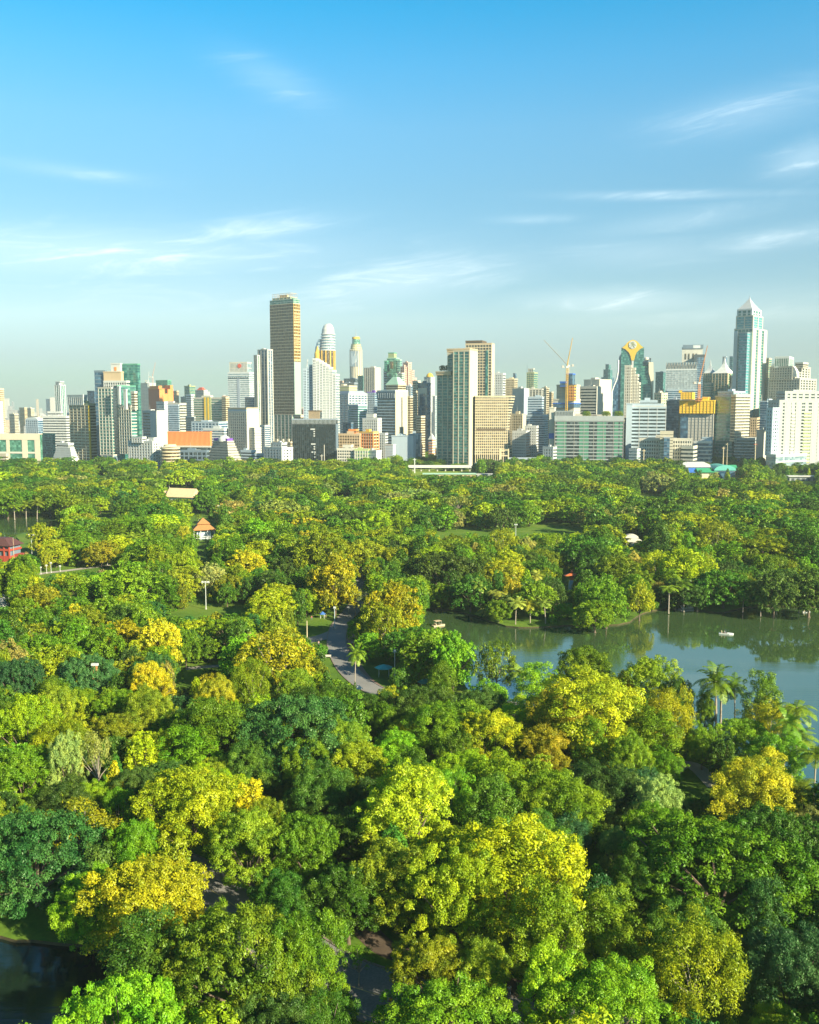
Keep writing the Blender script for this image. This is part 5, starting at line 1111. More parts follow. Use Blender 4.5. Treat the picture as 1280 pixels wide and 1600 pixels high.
# white terrace block
r, v = simple('apartment_block', 'white mid-rise with black window rows stepping down to the right', 567, 590, 596, 656, None, 1320, wall='white', glass='dark', bf=.55, fl=3.7, pf=7, ps=2, pw=.4, th=25)
vol(r, 573, 584, 588, 650, 656, 1325, wall='white', glass='dark', bf=.6, th=25); vol(r, 590, 602, 606, 679, None, 1316, wall='white', glass='dark', bf=.5, pf=4, pw=.45, th=25)
r, v = simple('apartment_block', 'orange-tan terraced block in two shades beside the black cube', 527, 562, 566, 680, None, 1280, wall='tan', glass='brown', bf=.35, fl=4, pf=9, ps=1, pw=.2, th=14)
vol(r, 545, 556, 560, 673, 680, 1285, wall='orange', glass='brown', bf=.4, th=14, plant=0); vol(r, 561, 583, 592, 677, None, 1276, wall='gold', glass='brown', bmat='sand', bf=.35, fl=4, pf=6, ps=2, pw=.22, pmat='orange', th=28)
r, v = simple('school_building', 'low cream and pale-green building on the park edge right of the black cube', 527, 556, 558, 703, None, 1215, wall='ivory', glass='dark', bf=.42, fl=3.8, pf=8, pw=.25, th=8)
vol(r, 554, 575, 578, 704, None, 1208, wall='lime', glass='green', bf=.3, fl=4, pf=5, pw=.4, pmat='ivory', th=12); vol(r, 536, 548, 552, 698, 703, 1218, wall='ivory', glass='brown', bf=.5, th=10, plant=0)
r, v = simple('white_block', 'small white house with a dark zigzag wall beside the school', 574, 588, 596, 706, None, 1205, wall='white', glass='white', bf=.2, th=35)
addpart(v, MB().tube((-v['w'] * .8, -.8, v['h'] * .7), (-v['w'] * .5, -.8, v['h'] * .3), .8, n=4).tube((-v['w'] * .5, -.8, v['h'] * .3), (-v['w'] * .2, -.8, v['h'] * .75), .8, n=4), 'zigzag_mark', W['dark'])
simple('white_block', 'pale-blue blank-walled block between the striped office and the cross street', 612, 646, 650, 682, None, 1340, wall='pblue', glass='pblue', bf=0, th=14, plant=2)
simple('white_block', 'pale block with a planted roof beyond the pale-blue one', 640, 657, 659, 679, None, 1380, wall='pblue', glass='pale', bf=0, th=12)
simple('low_block', 'small white house in trees before the pale-blue block', 602, 614, 618, 696, None, 1290, wall='white', glass='pblue', bf=.1, th=25)
r, v = simple('temple_building', 'tiny gabled shrine glowing orange in the cross street', 670, 676, 680, 688, None, 1420, wall='orange', glass='white', bf=.3, th=30, plant=0)
addpart(v, MB().pyramid(-v['w'] - 1, 1, -1, v['d'] + 1, v['h'] + 1, v['h'] + 10, .05), 'gabled_roof', W['white'])
# twin teal towers
r = bld('residential_tower', 'broad teal-glass tower with cream columns and a cream right flank', 712, 1300)
vol(r, 683, 708, 708, 585, None, 1300, wall='cream', glass='teal', bf=.10, fl=4.0, pf=3, pw=.13, th=24, plant=0, dep=18); vol(r, 708, 733, 745, 549, None, 1282, wall='cream', glass='teal', bf=.10, fl=4.0, pf=3, pw=.13, th=24, side='cream', plant=0)
vol(r, 699, 733, 744, 553, 590, 1290, wall='cream', glass='teal', bf=.12, fl=5, pf=4, pw=.14, th=24, plant=0)
vol(r, 698, 733, 745, 546, 550, 1290, wall='tan', glass='tan', bf=.2, th=24, plant=0)
v = vol(r, 681, 704, 709, 582, 586, 1296, wall='tan', glass='tan', bf=.2, th=30, plant=0, dep=20)
for x_, n_ in ((.7, 'roof_tree'), (.35, 'roof_tree')):
    pz = onvol(v, -v['w'] * x_, 6, v['h'] + 1); o = link(n_, PROTO['round11'][0], r, pz); o.scale = (.42, .42, .6); o.color = (.02, .07, .02, 1)
me = MB().box(-.2, .2, -.5, 0, 0, 3).mesh('balcony_screen', W['brown'])
r, v = simple('residential_tower', 'brown-windowed tower standing taller behind the teal-glass tower', 727, 767, 771, 538, None, 1430, wall='tan', glass='dark', bmat='sand', bf=.3, fl=4.2, pf=9, pw=.16, pmat='sand', th=18, side='cream', plant=0)
vol(r, 727, 752, 759, 534, 539, 1436, wall='brown', glass='dark', bf=.3, th=18, plant=0)
addpart(v, MB().box(-v['w'] * .22, -v['w'] * .12, -.9, 0, 0, v['h'] * .95), 'green_bay', G['teal']); addpart(v, MB().box(-v['w'] * .62, -v['w'] * .58, -1, 0, 0, v['h'] * .96), 'rust_column', W['terracotta'])
# curved waist grid building
r = bld('hotel_building', 'tan gridded building with an inward-curving right edge', 772, 1290); D_ = 1290
def cw(t): return 802 - 7 * math.sin(math.pi * min(1, t * 1.02)) ** 1.2 + (2 * t)
nf = 22; z_hi = at(760, 620, D_).z
for i in range(nf):
    t = i / (nf - 1); xr = cw(t); y = 710 - 90 * t; zc = z_hi * t
    x0_ = kx(742) * D_ - r.location.x; x1_ = kx(xr - 6) * D_ - r.location.x; x2_ = kx(xr) * (D_ + 14) - r.location.x; zc = max(0.3, at(760, y, D_).z)
    MB().loft([[(x0_, 0, q), (x1_, 0, q), (x2_, 12, q), (x2_ - 1, 26, q), (x0_, 26, q)] for q in (zc, zc + 1.3)]).build('floor_band', W['sand'], r)
rings_ = []
for i in range(12):
    t = i / 11; xr = cw(t) - .8; q = max(0, at(760, 710 - 89 * t, D_).z) * 1.0 if i else 0
    x0_ = kx(742) * D_ - r.location.x; x1_ = kx(xr - 6) * D_ - r.location.x; x2_ = kx(xr) * (D_ + 14) - r.location.x
    rings_.append([(x0_, .6, q), (x1_, .6, q), (x2_ - .4, 12, q), (x2_ - 1.5, 25.5, q), (x0_, 25.5, q)])
MB().loft(rings_).build('glazing', G['dark'], r)
for i in range(17):
    x_ = kx(743.5 + i * 3.1) * D_ - r.location.x; MB().box(x_ - .42, x_ + .42, -.25, .7, 0, z_hi).build('pier', W['sand'], r)
MB().box(kx(744) * D_ - r.location.x, kx(790) * D_ - r.location.x, -.4, .5, at(760, 673, D_).z, at(760, 669.5, D_).z).build('dark_storey', W['brown'], r)
# middle group
r, v = simple('apartment_block', 'white grid block peeking over the curved tan building', 771, 785, 789, 585, None, 1800, wall='white', glass='dark', bf=.5, fl=4.6, pf=5, pw=.5, th=22)
simple('apartment_block', 'tan block right of the white grid block', 789, 803, 808, 593, None, 2050, wall='sand', glass='brown', bf=.35, pf=7, pw=.2, th=22); simple('glass_spire', 'dark blade-like tower tip behind the tan block', 801, 804, 806, 584, None, 2500, wall='slate', glass='blue', bf=.1, plant=0)
r, v = simple('glass_tower', 'green glass tower with a dark needle on its left side', 822, 833, 839, 583, None, 2300, wall='olive', glass='teal', bf=.25, fl=5, pf=4, pw=.2, th=25, plant=0)
vol(r, 824, 832, 834, 577, 583, 2304, wall='ivory', glass='teal', bf=.2, pf=3, pw=.3, th=25, plant=0); addpart(v, MB().pyramid(-v['w'] - 2, -v['w'] + 2, 0, 4, 0, v['h'] + 20, .1), 'needle', W['slate'])
r, v = simple('white_block', 'broad blank white slab lit on its left half', 800, 818, 827, 608, None, 1620, wall='ivory', glass='ivory', bf=0, th=40, side='pblue', plant=1)  # ivory front and pale blue flank put light and shade into the colour
r, v = simple('office_building', 'pale-blue banded office with splayed base behind the small wood', 824, 846, 849, 622, None, 1560, wall='pblue', glass='blue', bf=.5, fl=4, th=20)
vol(r, 820, 850, 856, 650, None, 1540, wall='pblue', glass='blue', bf=.5, th=22, plant=0); vol(r, 826, 846, 848, 609, 622, 1566, wall='ivory', glass='dark', bf=.3, pf=4, pw=.3, th=20)
simple('apartment_tower', 'cream narrow tower pair left of the blue-capped core', 846, 853, 857, 607, None, 1750, wall='cream', glass='brown', bf=.3, pf=3, pw=.3); simple('apartment_tower', 'second cream narrow tower left of the blue-capped core', 855, 861, 864, 614, None, 1800, wall='sand', glass='brown', bf=.4)
r, v = simple('apartment_block', 'short tan grid block beside the small wood', 800, 816, 821, 649, None, 1370, wall='sand', glass='brown', bf=.4, fl=3.8, pf=6, pw=.3, th=30, side='cream')
simple('white_block', 'row of small white houses in front of the small wood, left part', 801, 822, 828, 676, None, 1310, wall='white', glass='dark', bf=.6, pf=7, pw=.5, th=22, plant=2); simple('white_block', 'white house with spired roof above the small wood', 820, 838, 841, 668, None, 1350, wall='white', glass='dark', bf=.6, pf=5, pw=.5, th=20)
# construction block with blue bands
r, v = simple('tower_under_construction', 'cream tower under construction with bright blue bands', 869, 896, 905, 603, None, 1370, wall='cream', glass='concrete', bf=.3, fl=4.2, pf=8, pw=.25, th=25, plant=0)
vol(r, 874, 884, 888, 598, 604, 1365, wall='blue', glass='blue', bf=.2, th=25, plant=0); vol(r, 883, 893, 897, 585, 603, 1362, wall='blue', glass='blue', bf=0, th=25, plant=0)
vol(r, 864, 896, 906, 625, 631, 1362, wall='ivory', glass='ivory', bf=.1, th=25, plant=0); vol(r, 863.5, 896, 906.5, 631, 637, 1361, wall='blue', glass='blue', bf=0, th=25, plant=0); vol(r, 864, 896, 906, 637, None, 1364, wall='ivory', glass='concrete', bf=.3, th=25, plant=0)
vol(r, 888, 896, 899, 603, 626, 1358, wall='brown', glass='brown', bmat='gold', bf=.3, fl=4, pf=3, pw=.3, pmat='terracotta', th=25, plant=0)
r, v = simple('lift_core', 'tall blank ivory strip with one blue band left of the green glass block', 858, 866, 868, 638, None, 1250, wall='ivory', glass='ivory', bf=0, th=15, plant=0, dep=8)
addpart(v, MB().box(-v['w'] - .3, .3, -.4, v['d'] + .3, v['h'] * .50, v['h'] * .59), 'blue_band', W['blue'])
simple('white_block', 'tiny white house at the corner of the green glass block', 849, 865, 870, 701, None, 1215, wall='white', glass='dark', bf=.5, pf=4, pw=.5, th=35)
crane('orange luffing crane with its jib raised almost upright', 885, 655, 575, 1350, [(895, 528)], 'gold'); crane('pale luffing crane leaning to the left above the blue-banded tower', 888, 603, 573, 1372, [(850, 531)], 'concrete')
# white office + lit flank
r, v = simple('office_building', 'white office with dark ribbon windows and a glowing cream flank', 904, 931, 944, 606, None, 1450, wall='ivory', glass='dark', bf=.5, fl=4.6, th=32, side='ivory')
vol(r, 911, 935, 953, 594, None, 1470, wall='ivory', glass='ivory', bf=0, th=45, side='ivory', plant=1)
# green glass block
r, v = simple('office_building', 'wide green glass block with grey floor edges on the park edge', 867, 974, 977, 653, None, 1225, wall='concrete', glass='dark', bf=.28, fl=4.55, bmat='grey', pf=7, pw=.03, th=-2 + math.degrees(math.atan(kx(974))), side='dark', plant=3)
addpart(v, MB().box(-v['w'] - .6, .4, -.9, 0, v['h'] * .94, v['h'] + 2.4), 'top_fascia', W['grey']); addpart(v, MB().box(-v['w'] - .6, .4, -1.1, 0, 0, v['h'] * .1), 'base_wall', W['concrete'])
vol(r, 867, 895, 898, 644, 650, 1240, wall='grey', glass='concrete', bf=.1, pf=12, pw=.3, th=20, plant=0)
for i, x_ in enumerate((.56, .52, .27, .23, .1, .05)):
    o = link('roof_tree', PROTO['round11'][0], r, onvol(v, -v['w'] * x_, 6, v['h'] + 1)); o.scale = (.4, .4, .5); o.color = (*LC['olive' if i % 2 else 'green'], 1)
gb = [(.03, .17), (.36, .50), (.62, .75), (.87, .93), (.95, .99)]
for k, (a, b) in enumerate(gb): addpart(v, MB().box(-v['w'] * (1 - a), -v['w'] * (1 - b), -.12, .1, v['h'] * .12, v['h'] * .92), 'bright_glass_bay', G['aqua'] if k == 9 else wall_mat('mint_glass', (.09, .25, .17), .15, .3, .4))
simple('glass_tower', 'dark blue tower with stepped rounded shoulders behind the white office', 938, 953, 958, 590, None, 2600, wall='slate', glass='blue', bf=.1, plant=0)
r = bld('glass_tower', 'narrow slate tower with a rounded head right of the white office', 948, 2500)
for (a, b, c, y) in ((941, 951, 955, 578), (944, 949, 952, 570)): vol(r, a, b, c, y, None, 2500, wall='slate', glass='teal', bf=.1, plant=0)
# gold crown tower
r = bld('skyscraper', 'teal tower with a golden fan-shaped crown bearing a round white emblem', 985, 1800); D_ = 1800
v = vol(r, 968, 1003, 1003, 543, None, D_, wall='green', glass='teal', bf=.08, fl=4, plant=0, roof=False, dep=30)
v_sc = v['w'] / 35.0; L2 = lambda px_, py_: ((px_ - 1003) * v_sc, v['h'] + (543 - py_) * 1.22 * (D_ / F) * .82)
def L2(px_, py_): return ((px_ - 1003) * v_sc, at(985, py_, D_).z)
gold = [(969, 543), (973, 540), (977, 535), (981, 532), (985.5, 530.5), (990, 532), (994, 535), (998, 540), (1002, 543), (997, 545), (992, 550), (989.5, 556), (988, 563), (984, 563), (982.5, 556), (979.5, 550), (974, 545)]
mb = MB(); pts = [L2(*q) for q in gold]; n = len(pts)
mb.add([(x, -1.6, z) for x, z in pts] + [(x, 6, z) for x, z in pts], [tuple(range(n)), tuple(range(2 * n - 1, n - 1, -1))] + [(i, n + i, n + (i + 1) % n, (i + 1) % n) for i in range(n)]); addpart(v, mb, 'golden_crown', wall_mat('gold_cladding', (.75, .47, .05), .45, .1))
arc = [(968, 543.4)] + [(985.5 - 14 * math.cos(q), 543.4 - 10 * math.sin(q)) for q in [math.pi * i / 8 for i in range(1, 8)]] + [(1003, 543.4)]
mb = MB(); pts = [L2(*q) for q in arc]; n = len(pts); mb.add([(x, -.4, z) for x, z in pts] + [(x, v['d'], z) for x, z in pts], [tuple(range(n)), tuple(range(2 * n - 1, n - 1, -1))] + [(i, n + i, n + (i + 1) % n, (i + 1) % n) for i in range(n)]); addpart(v, mb, 'curved_roof', W['green'])
cx_, cz_ = L2(985.5, 538.6); rad = 6.2 * v_sc
mb = MB(); mb.loft([[(cx_ + rad * math.cos(q), y, cz_ + rad * math.sin(q)) for q in [i * math.pi / 12 for i in range(24)]] for y in (-2.4, -1.5)]); addpart(v, mb, 'emblem', W['white'])
mb = MB()
for a, b, c, d in ((0, .75, 0, .1), (0, .1, -.5, -.75), (0, .1, .5, -.75), (-.05, .35, -.75, -.15), (.05, .35, .75, -.15), (-.35, .7, -.3, .3), (.35, .7, .3, .3)): mb.tube((cx_ + rad * a, -2.6, cz_ + rad * b), (cx_ + rad * c, -2.6, cz_ + rad * d), rad * .07, n=4)
addpart(v, mb, 'emblem_figure', W['olive'])
addpart(v, MB().box(L2(984.5, 0)[0], L2(987.5, 0)[0], -1, 0, at(985, 640, D_).z, at(985, 563, D_).z), 'white_spine', W['white'])
mb = MB(); sk = [(968, 552), (965, 556), (964, 562), (964, 580), (962, 592), (957, 605), (955, 612), (955, 660), (968, 660)]; pts = [L2(*q) for q in sk]; n = len(pts)
mb.add([(x, 2, z) for x, z in pts] + [(x, 24, z) for x, z in pts], [tuple(range(n))[::-1], tuple(range(n, 2 * n))] + [(i, (i + 1) % n, n + (i + 1) % n, n + i) for i in range(n)]); addpart(v, mb, 'curved_skirt', G['blue'])
mb = MB(); rail = [L2(*q) for q in sk[2:8]]
mb.path([(x - .5, 1, z) for x, z in rail], 1.6, 4); addpart(v, mb, 'skirt_edge', W['pale'])
# cream stepped tower
r = bld('apartment_tower', 'cream tower with small square windows stepping down on the right', 985, 1420)
for (a, b, c, y, yb) in ((974, 984, 985, 573, None), (984, 990, 991, 577, None), (989, 994, 996, 587, None), (993, 997, 999, 600, None)): vol(r, a, b, c, y, yb, 1420 + (a > 980) * 2, wall='ivory', glass='brown', bf=.45, fl=4.4, pf=3 if a < 980 else 2, pw=.5, th=22, plant=0, dep=16)
r = bld('glass_tower', 'green glass tower with a golden side sail and a rooftop globe', 1010, 1600)
vol(r, 1000, 1016, 1016, 574, None, 1600, wall='green', glass='teal', bf=.2, fl=4.4, plant=0, dep=20); v = vol(r, 1002, 1009, 1010, 566, 574, 1604, wall='slate', glass='teal', bf=.2, plant=0, dep=12)
addpart(v, MB().lathe([(.3, 9), (3, 10), (4.2, 13), (3.4, 16), (.3, 17.5)], 14, -v['w'] * .5, 4), 'globe', W['ivory']); vol(r, 1012, 1014, 1014, 561, 576, 1602, wall='dark', glass='dark', bf=0, plant=0, dep=12)
mb = MB(); sl = [(1014, 566), (1021, 566), (1021.5, 590), (1021, 650), (1019, 650), (1019, 604), (1016, 590), (1014, 582)]; q0 = r.location; pts = [((at(x, y, 1598) - q0).x, at(x, y, 1598).z) for x, y in sl]; n = len(pts)
mb.add([(x, -2, z) for x, z in pts] + [(x, 18, z) for x, z in pts], [tuple(range(n)), tuple(range(2 * n - 1, n - 1, -1))] + [(i, n + i, n + (i + 1) % n, (i + 1) % n) for i in range(n)]); mb.build('golden_sail', W['cream'], r)
simple('office_tower', 'dark blue-green block with rounded top between the sail tower and the lattice-roofed one', 1022, 1034, 1039, 582, None, 2300, wall='slate', glass='teal', bf=.1)
r, v = simple('office_building', 'pale glass block under a white zigzag lattice crown', 1038, 1086, 1089, 578, 610, 1750, wall='pale', glass='pale', bf=.3, fl=3.6, pf=10, pw=.06, th=16, plant=0)
v2 = vol(r, 1038, 1086, 1089, 566, 578, 1752, wall='ivory', glass='pale', bf=0, th=16, plant=0, roof=False); mb = MB()
for i in range(11):
    a = -v2['w'] * (1 - i / 11.); b = -v2['w'] * (1 - (i + .5) / 11.); c = -v2['w'] * (1 - (i + 1) / 11.); mb.tube((a, -.6, v2['h']), (b, -.6, 0), .5, n=4).tube((b, -.6, 0), (c, -.6, v2['h']), .5, n=4)
addpart(v2, mb, 'lattice', W['concrete']); vol(r, 1040, 1088, 1091, 610, None, 1745, wall='pblue', glass='blue', bf=.35, th=16, plant=0)
r, v = simple('hotel_tower', 'white tower carrying two dark billboards high up', 1062, 1094, 1096, 543, None, 2050, wall='white', glass='ivory', bf=0, th=16, plant=0)
addpart(v, MB().box(-v['w'] * .97, 1, -1.6, -.4, v['h'] - 2, v['h'] + 6), 'billboard', W['slate']); addpart(v, MB().box(-v['w'] * .47, -v['w'] * .12, -1.9, -1.5, v['h'] - 1, v['h'] + 5), 'billboard_lettering', W['pale']); me = MB().box(-1.4, 1.4, -.6, 0, 0, 12).mesh('window_strip', G['brown'])
for x_ in (.82, .66, .45, .3): link('window_strip', me, r, onvol(v, -v['w'] * x_, 0, v['h'] - 24), v['rz'])
r, v = simple('glass_tower', 'blue glass block with a black signboard behind the yellow-netted tower', 1081, 1098, 1100, 556, None, 2000, wall='white', glass='blue', bf=.1, th=16, plant=0); addpart(v, MB().box(-v['w'], 0, -1, 0, v['h'] - 2, v['h'] + 3), 'signboard', W['dark']); addpart(v, MB().box(-v['w'], -v['w'] * .75, -1.2, 0, v['h'] - 24, v['h'] - 2), 'sign_side', W['dark'])
r, v = simple('apartment_block', 'green and cream gridded block below the dark rounded one', 1021, 1032, 1041, 616, None, 1450, wall='cream', glass='green', bf=.45, fl=4, pf=3, ps=3, pw=.3, th=40)
simple('office_building', 'dark blue glass block with a pale slanted roof behind the ribbon-window office', 1040, 1060, 1063, 626, None, 1360, wall='steel', glass='blue', bf=.05, th=22)
# ribbon-window office
r, v = simple('office_building', 'pale-blue office with white ribbon bands and a stepped top', 985, 1040, 1040, 637, None, 1250, wall='white', glass='dark', bf=.5, fl=4.7, bmat='pblue', pf=4, pw=.06, plant=0, left='white', dep=26)
vol(r, 978, 987, 987, 632, None, 1254, wall='pblue', glass='pblue', bf=0, plant=0, dep=28); vol(r, 988, 1036, 1036, 633, 637, 1256, wall='pblue', glass='blue', bf=.4, plant=0, dep=18); vol(r, 999, 1026, 1026, 628, 633, 1260, wall='pblue', glass='dark', bf=.4, plant=1, dep=14)
simple('parking_building', 'narrow dark gap building beside the green glass block', 976, 984, 985, 655, None, 1260, wall='slate', glass='dark', bf=.2, plant=0)
r, v = simple('office_building', 'low cream office with a notched blue-glass centre on the park edge', 1000, 1082, 1082, 688, None, 1205, wall='ivory', glass='dark', bf=.45, fl=4.6, pf=22, pw=.4, plant=2, dep=22)
vol(r, 1032, 1052, 1052, 677, None, 1200, wall='cream', glass='brown', bf=.8, plant=0, dep=10); vol(r, 1038, 1047, 1047, 685, None, 1197, wall='steel', glass='blue', bf=.08, plant=0, dep=5); vol(r, 1066, 1084, 1090, 700, None, 1196, wall='ivory', glass='dark', bf=.5, fl=4.6, plant=0, th=30)
simple('low_block', 'small white hut with a green planter roof left of the low cream office', 984, 996, 1001, 704, None, 1200, wall='white', glass='pale', bf=.5, th=35, plant=0)
# yellow netted tower
r, v = simple('tower_under_construction', 'grey netted tower wrapped in yellow sheeting at its top', 1064, 1114, 1117, 646, None, 1310, wall='grey', glass='concrete', bf=.06, fl=4, pf=9, pw=.05, th=20, plant=0, roof=False)
addpart(v, MB().box(-v['w'] - 1, -v['w'] * .78, -.9, 0, 0, v['h']), 'blue_glass_corner', G['blue'])
v2 = vol(r, 1061, 1115, 1119, 627, 646, 1306, wall='yellow', glass='yellow', bf=.06, fl=3, pf=10, pw=.1, pmat='gold', th=20, plant=0)
v3 = vol(r, 1062, 1080, 1084, 613, 624, 1300, wall='gold', glass='yellow', bf=.3, fl=3, pf=4, pw=.2, th=20, plant=0, roof=False); vol(r, 1096, 1105, 1108, 621, 627, 1312, wall='gold', glass='yellow', bf=.3, th=20, plant=0, roof=False); vol(r, 1086, 1094, 1096, 623, 627, 1308, wall='terracotta', glass='brown', bf=.3, th=20, plant=0, roof=False)
vol(r, 1059, 1064, 1064, 610, 614, 1302, wall='gold', glass='yellow', bf=.2, plant=0, roof=False, dep=5)
crane('red-brown crane with a raised jib over the yellow sheeting', 1092, 627, 600, 1310, [(1106, 540)], 'terracotta')
r, v = simple('office_building', 'low glass block with white bands below the yellow-netted tower', 1085, 1112, 1114, 692, None, 1235, wall='white', glass='blue', bf=.35, fl=5, th=22); vol(r, 1098, 1112, 1114, 685, 692, 1240, wall='pblue', glass='pblue', bf=0, th=22, plant=0)
# spired group
r = bld('office_tower', 'pair of pale towers with curved spire roofs left of the pointed skyscraper', 1125, 1620)
for (a, b, c, y, ys, dd) in ((1096, 1112, 1117, 583, 565, 1640), (1110, 1134, 1147, 583, 562, 1610)):
    v = vol(r, a, b, c, y, None, dd, wall='sand', glass='green', bf=.12, fl=4, pf=5, ps=3, pw=.2, th=35, plant=0, roof=False); hs = at(b, ys, dd).z - at(b, y, dd).z
    w_, d_ = v['w'], v['d']; addpart(v, MB().loft([[(-w_ / 2 - w_ / 2 * q, d_ / 2 - d_ / 2 * q, v['h'] + hs * t), (-w_ / 2 + w_ / 2 * q, d_ / 2 - d_ / 2 * q, v['h'] + hs * t), (-w_ / 2 + w_ / 2 * q, d_ / 2 + d_ / 2 * q, v['h'] + hs * t), (-w_ / 2 - w_ / 2 * q, d_ / 2 + d_ / 2 * q, v['h'] + hs * t)] for t, q in ((0, 1.02), (.2, .66), (.45, .36), (.75, .14), (1.25, .01))]), 'spire_roof', W['pale'])
vol(r, 1142, 1147, 1153, 585, None, 1612, wall='cream', glass='brown', bf=.45, fl=4, th=35, plant=0); vol(r, 1148, 1153, 1158, 600, None, 1606, wall='cream', glass='brown', bf=.45, fl=4, th=35, plant=0); vol(r, 1098, 1108, 1112, 600, None, 1590, wall='cream', glass='green', bf=.4, fl=4, th=35, plant=0)
simple('glass_tower', 'dark slanted-top tower behind the spired pair', 1125, 1130, 1132, 558, None, 2200, wall='steel', glass='blue', bf=.1, plant=0); simple('office_tower', 'blue-green tower with overhanging cap left of the pointed skyscraper', 1136, 1141, 1144, 558, None, 1900, wall='steel', glass='teal', bf=.2, plant=0)
# pointed skyscraper
r = bld('skyscraper', 'pale pointed skyscraper with a pyramid roof, tallest on the right', 1167, 1500); D_ = 1500
v = vol(r, 1142, 1170, 1192, 514, None, 1500, wall='ivory', glass='teal', bf=.10, fl=4.2, pf=5, ps=5, pw=.14, th=40, plant=0)
va = vol(r, 1144, 1170, 1185, 494, 514, 1504, wall='ivory', glass='aqua', bf=.12, fl=4, pf=2, ps=2, pw=.12, th=40, plant=0); vb = vol(r, 1145, 1168, 1182, 484, 494, 1508, wall='pale', glass='teal', bf=.2, fl=4, pf=3, ps=3, pw=.3, th=40, plant=0)
for t0, t1, nm in ((.0, .22, 'white_flank'), (.4, .6, 'white_flank'), (.78, 1.0, 'white_flank')): addpart(v, MB().box(-.1, .8, v['d'] * t0, v['d'] * t1, 0, v['h'] - .5), nm, W['ivory'])
addpart(v, MB().box(-v['w'] * .42, -.1, -.8, 0, 0, v['h'] * .98), 'pale_bay', wall_mat('pale_cladding', (.58, .68, .52), .5, .1)); addpart(v, MB().box(-v['w'] - .3, -v['w'] * .8, -.7, 0, 0, v['h'] * .99), 'pale_bay', W['pale'])
w_, d_ = vb['w'], vb['d']; hs = at(1162, 462, D_).z - at(1162, 484, D_).z
addpart(vb, MB().loft([[(-w_ / 2 - w_ / 2 * q, d_ / 2 - d_ / 2 * q, vb['h'] + .6 + hs * t), (-w_ / 2 + w_ / 2 * q, d_ / 2 - d_ / 2 * q, vb['h'] + .6 + hs * t), (-w_ / 2 + w_ / 2 * q, d_ / 2 + d_ / 2 * q, vb['h'] + .6 + hs * t), (-w_ / 2 - w_ / 2 * q, d_ / 2 + d_ / 2 * q, vb['h'] + .6 + hs * t)] for t, q in ((0, 1.05), (.25, .74), (.55, .38), (.85, .08), (1.05, .01))]), 'pyramid_roof', wall_mat('pale_metal', (.62, .66, .66), .35, .08, metal=.3))
addpart(vb, MB().tube((-w_ / 2, d_ / 2, vb['h'] + hs), (-w_ / 2, d_ / 2, vb['h'] + hs + 5), .5, .1), 'finial', W['steel'])
v4 = vol(r, 1150, 1162, 1170, 520, 690, 1493, wall='steel', glass='aqua', bf=.3, fl=4.4, th=40, plant=0, roof=False)
simple('office_tower', 'narrow cream tower just right of the pointed skyscraper', 1192, 1197, 1201, 561, None, 1600, wall='sand', glass='green', bf=.2, pf=3, pw=.3, plant=0)
# arched crown hotel
r, v = simple('hotel_building', 'broad stone-coloured building with an arched crown and rooftop drum', 1198, 1246, 1272, 593, None, 1500, wall='concrete', glass='dark', bf=.35, fl=4, pf=12, ps=6, pw=.35, th=42, plant=0)
v1 = vol(r, 1199, 1234, 1262, 574, 593, 1505, wall='concrete', glass='dark', bf=.35, fl=4, pf=9, ps=6, pw=.4, th=42, plant=0)
mb = MB(); n = 14; aw = 9.5 * 1500 / F; cxm = -v['w'] * .28; mb.loft([[(cxm + aw * math.cos(math.pi * i / n), y, v['h'] + 4 + 17 * math.sin(math.pi * i / n)) for i in range(n + 1)] for y in (-1.5, 8)]); addpart(v, mb, 'arched_gable', W['pale'])
mb = MB()
for k in range(3):
    for i in range(n): mb.tube((cxm + (aw - k * 4) * math.cos(math.pi * i / n), -2, v['h'] + 4 + (17 - k * 5) * math.sin(math.pi * i / n)), (cxm + (aw - k * 4) * math.cos(math.pi * (i + 1) / n), -2, v['h'] + 4 + (17 - k * 5) * math.sin(math.pi * (i + 1) / n)), .5, n=4)
addpart(v, mb, 'arch_ribs', W['ivory'])
vd = vol(r, 1206, 1228, 1235, 559, 574, 1512, wall='pale', glass='green', bf=.12, fl=12, pf=8, ps=4, pw=.25, th=30, plant=0); vol(r, 1238, 1250, 1258, 568, 575, 1508, wall='ivory', glass='brown', bf=.3, th=40, plant=0)
mb = MB(); mb.loft([[(-v1['w'] * .98, y, v1['h']), (-v1['w'] * .9, y, v1['h'] + 6), (-v1['w'] * .7, y, v1['h'] + 9), (-v1['w'] * .7, y, v1['h'])] for y in (0, 14)]); addpart(v1, mb, 'curved_shoulder', W['pale'])
# faceted glass building
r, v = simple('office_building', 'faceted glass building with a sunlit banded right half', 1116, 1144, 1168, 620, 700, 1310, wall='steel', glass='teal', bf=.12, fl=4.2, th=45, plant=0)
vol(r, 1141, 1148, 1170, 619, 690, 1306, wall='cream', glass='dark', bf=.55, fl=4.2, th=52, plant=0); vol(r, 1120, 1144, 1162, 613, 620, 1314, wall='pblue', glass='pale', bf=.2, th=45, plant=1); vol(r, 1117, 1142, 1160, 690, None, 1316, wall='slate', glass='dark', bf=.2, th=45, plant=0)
simple('office_tower', 'dark slab behind the white residential block with a pale flank', 1186, 1197, 1216, 628, None, 1420, wall='pblue', glass='blue', bf=.1, th=30); simple('low_block', 'small tan turret block below the pointed skyscraper', 1172, 1182, 1186, 655, None, 1360, wall='tan', glass='brown', bf=.4, pf=3, pw=.4, th=25)
simple('office_building', 'dark lower block at the foot of the pointed skyscraper', 1158, 1172, 1176, 668, None, 1400, wall='slate', glass='blue', bf=.15, th=30)
simple('low_block', 'small sunlit white block right of the tan turret block', 1182, 1194, 1199, 673, None, 1290, wall='ivory', glass='ivory', bf=0, th=45)
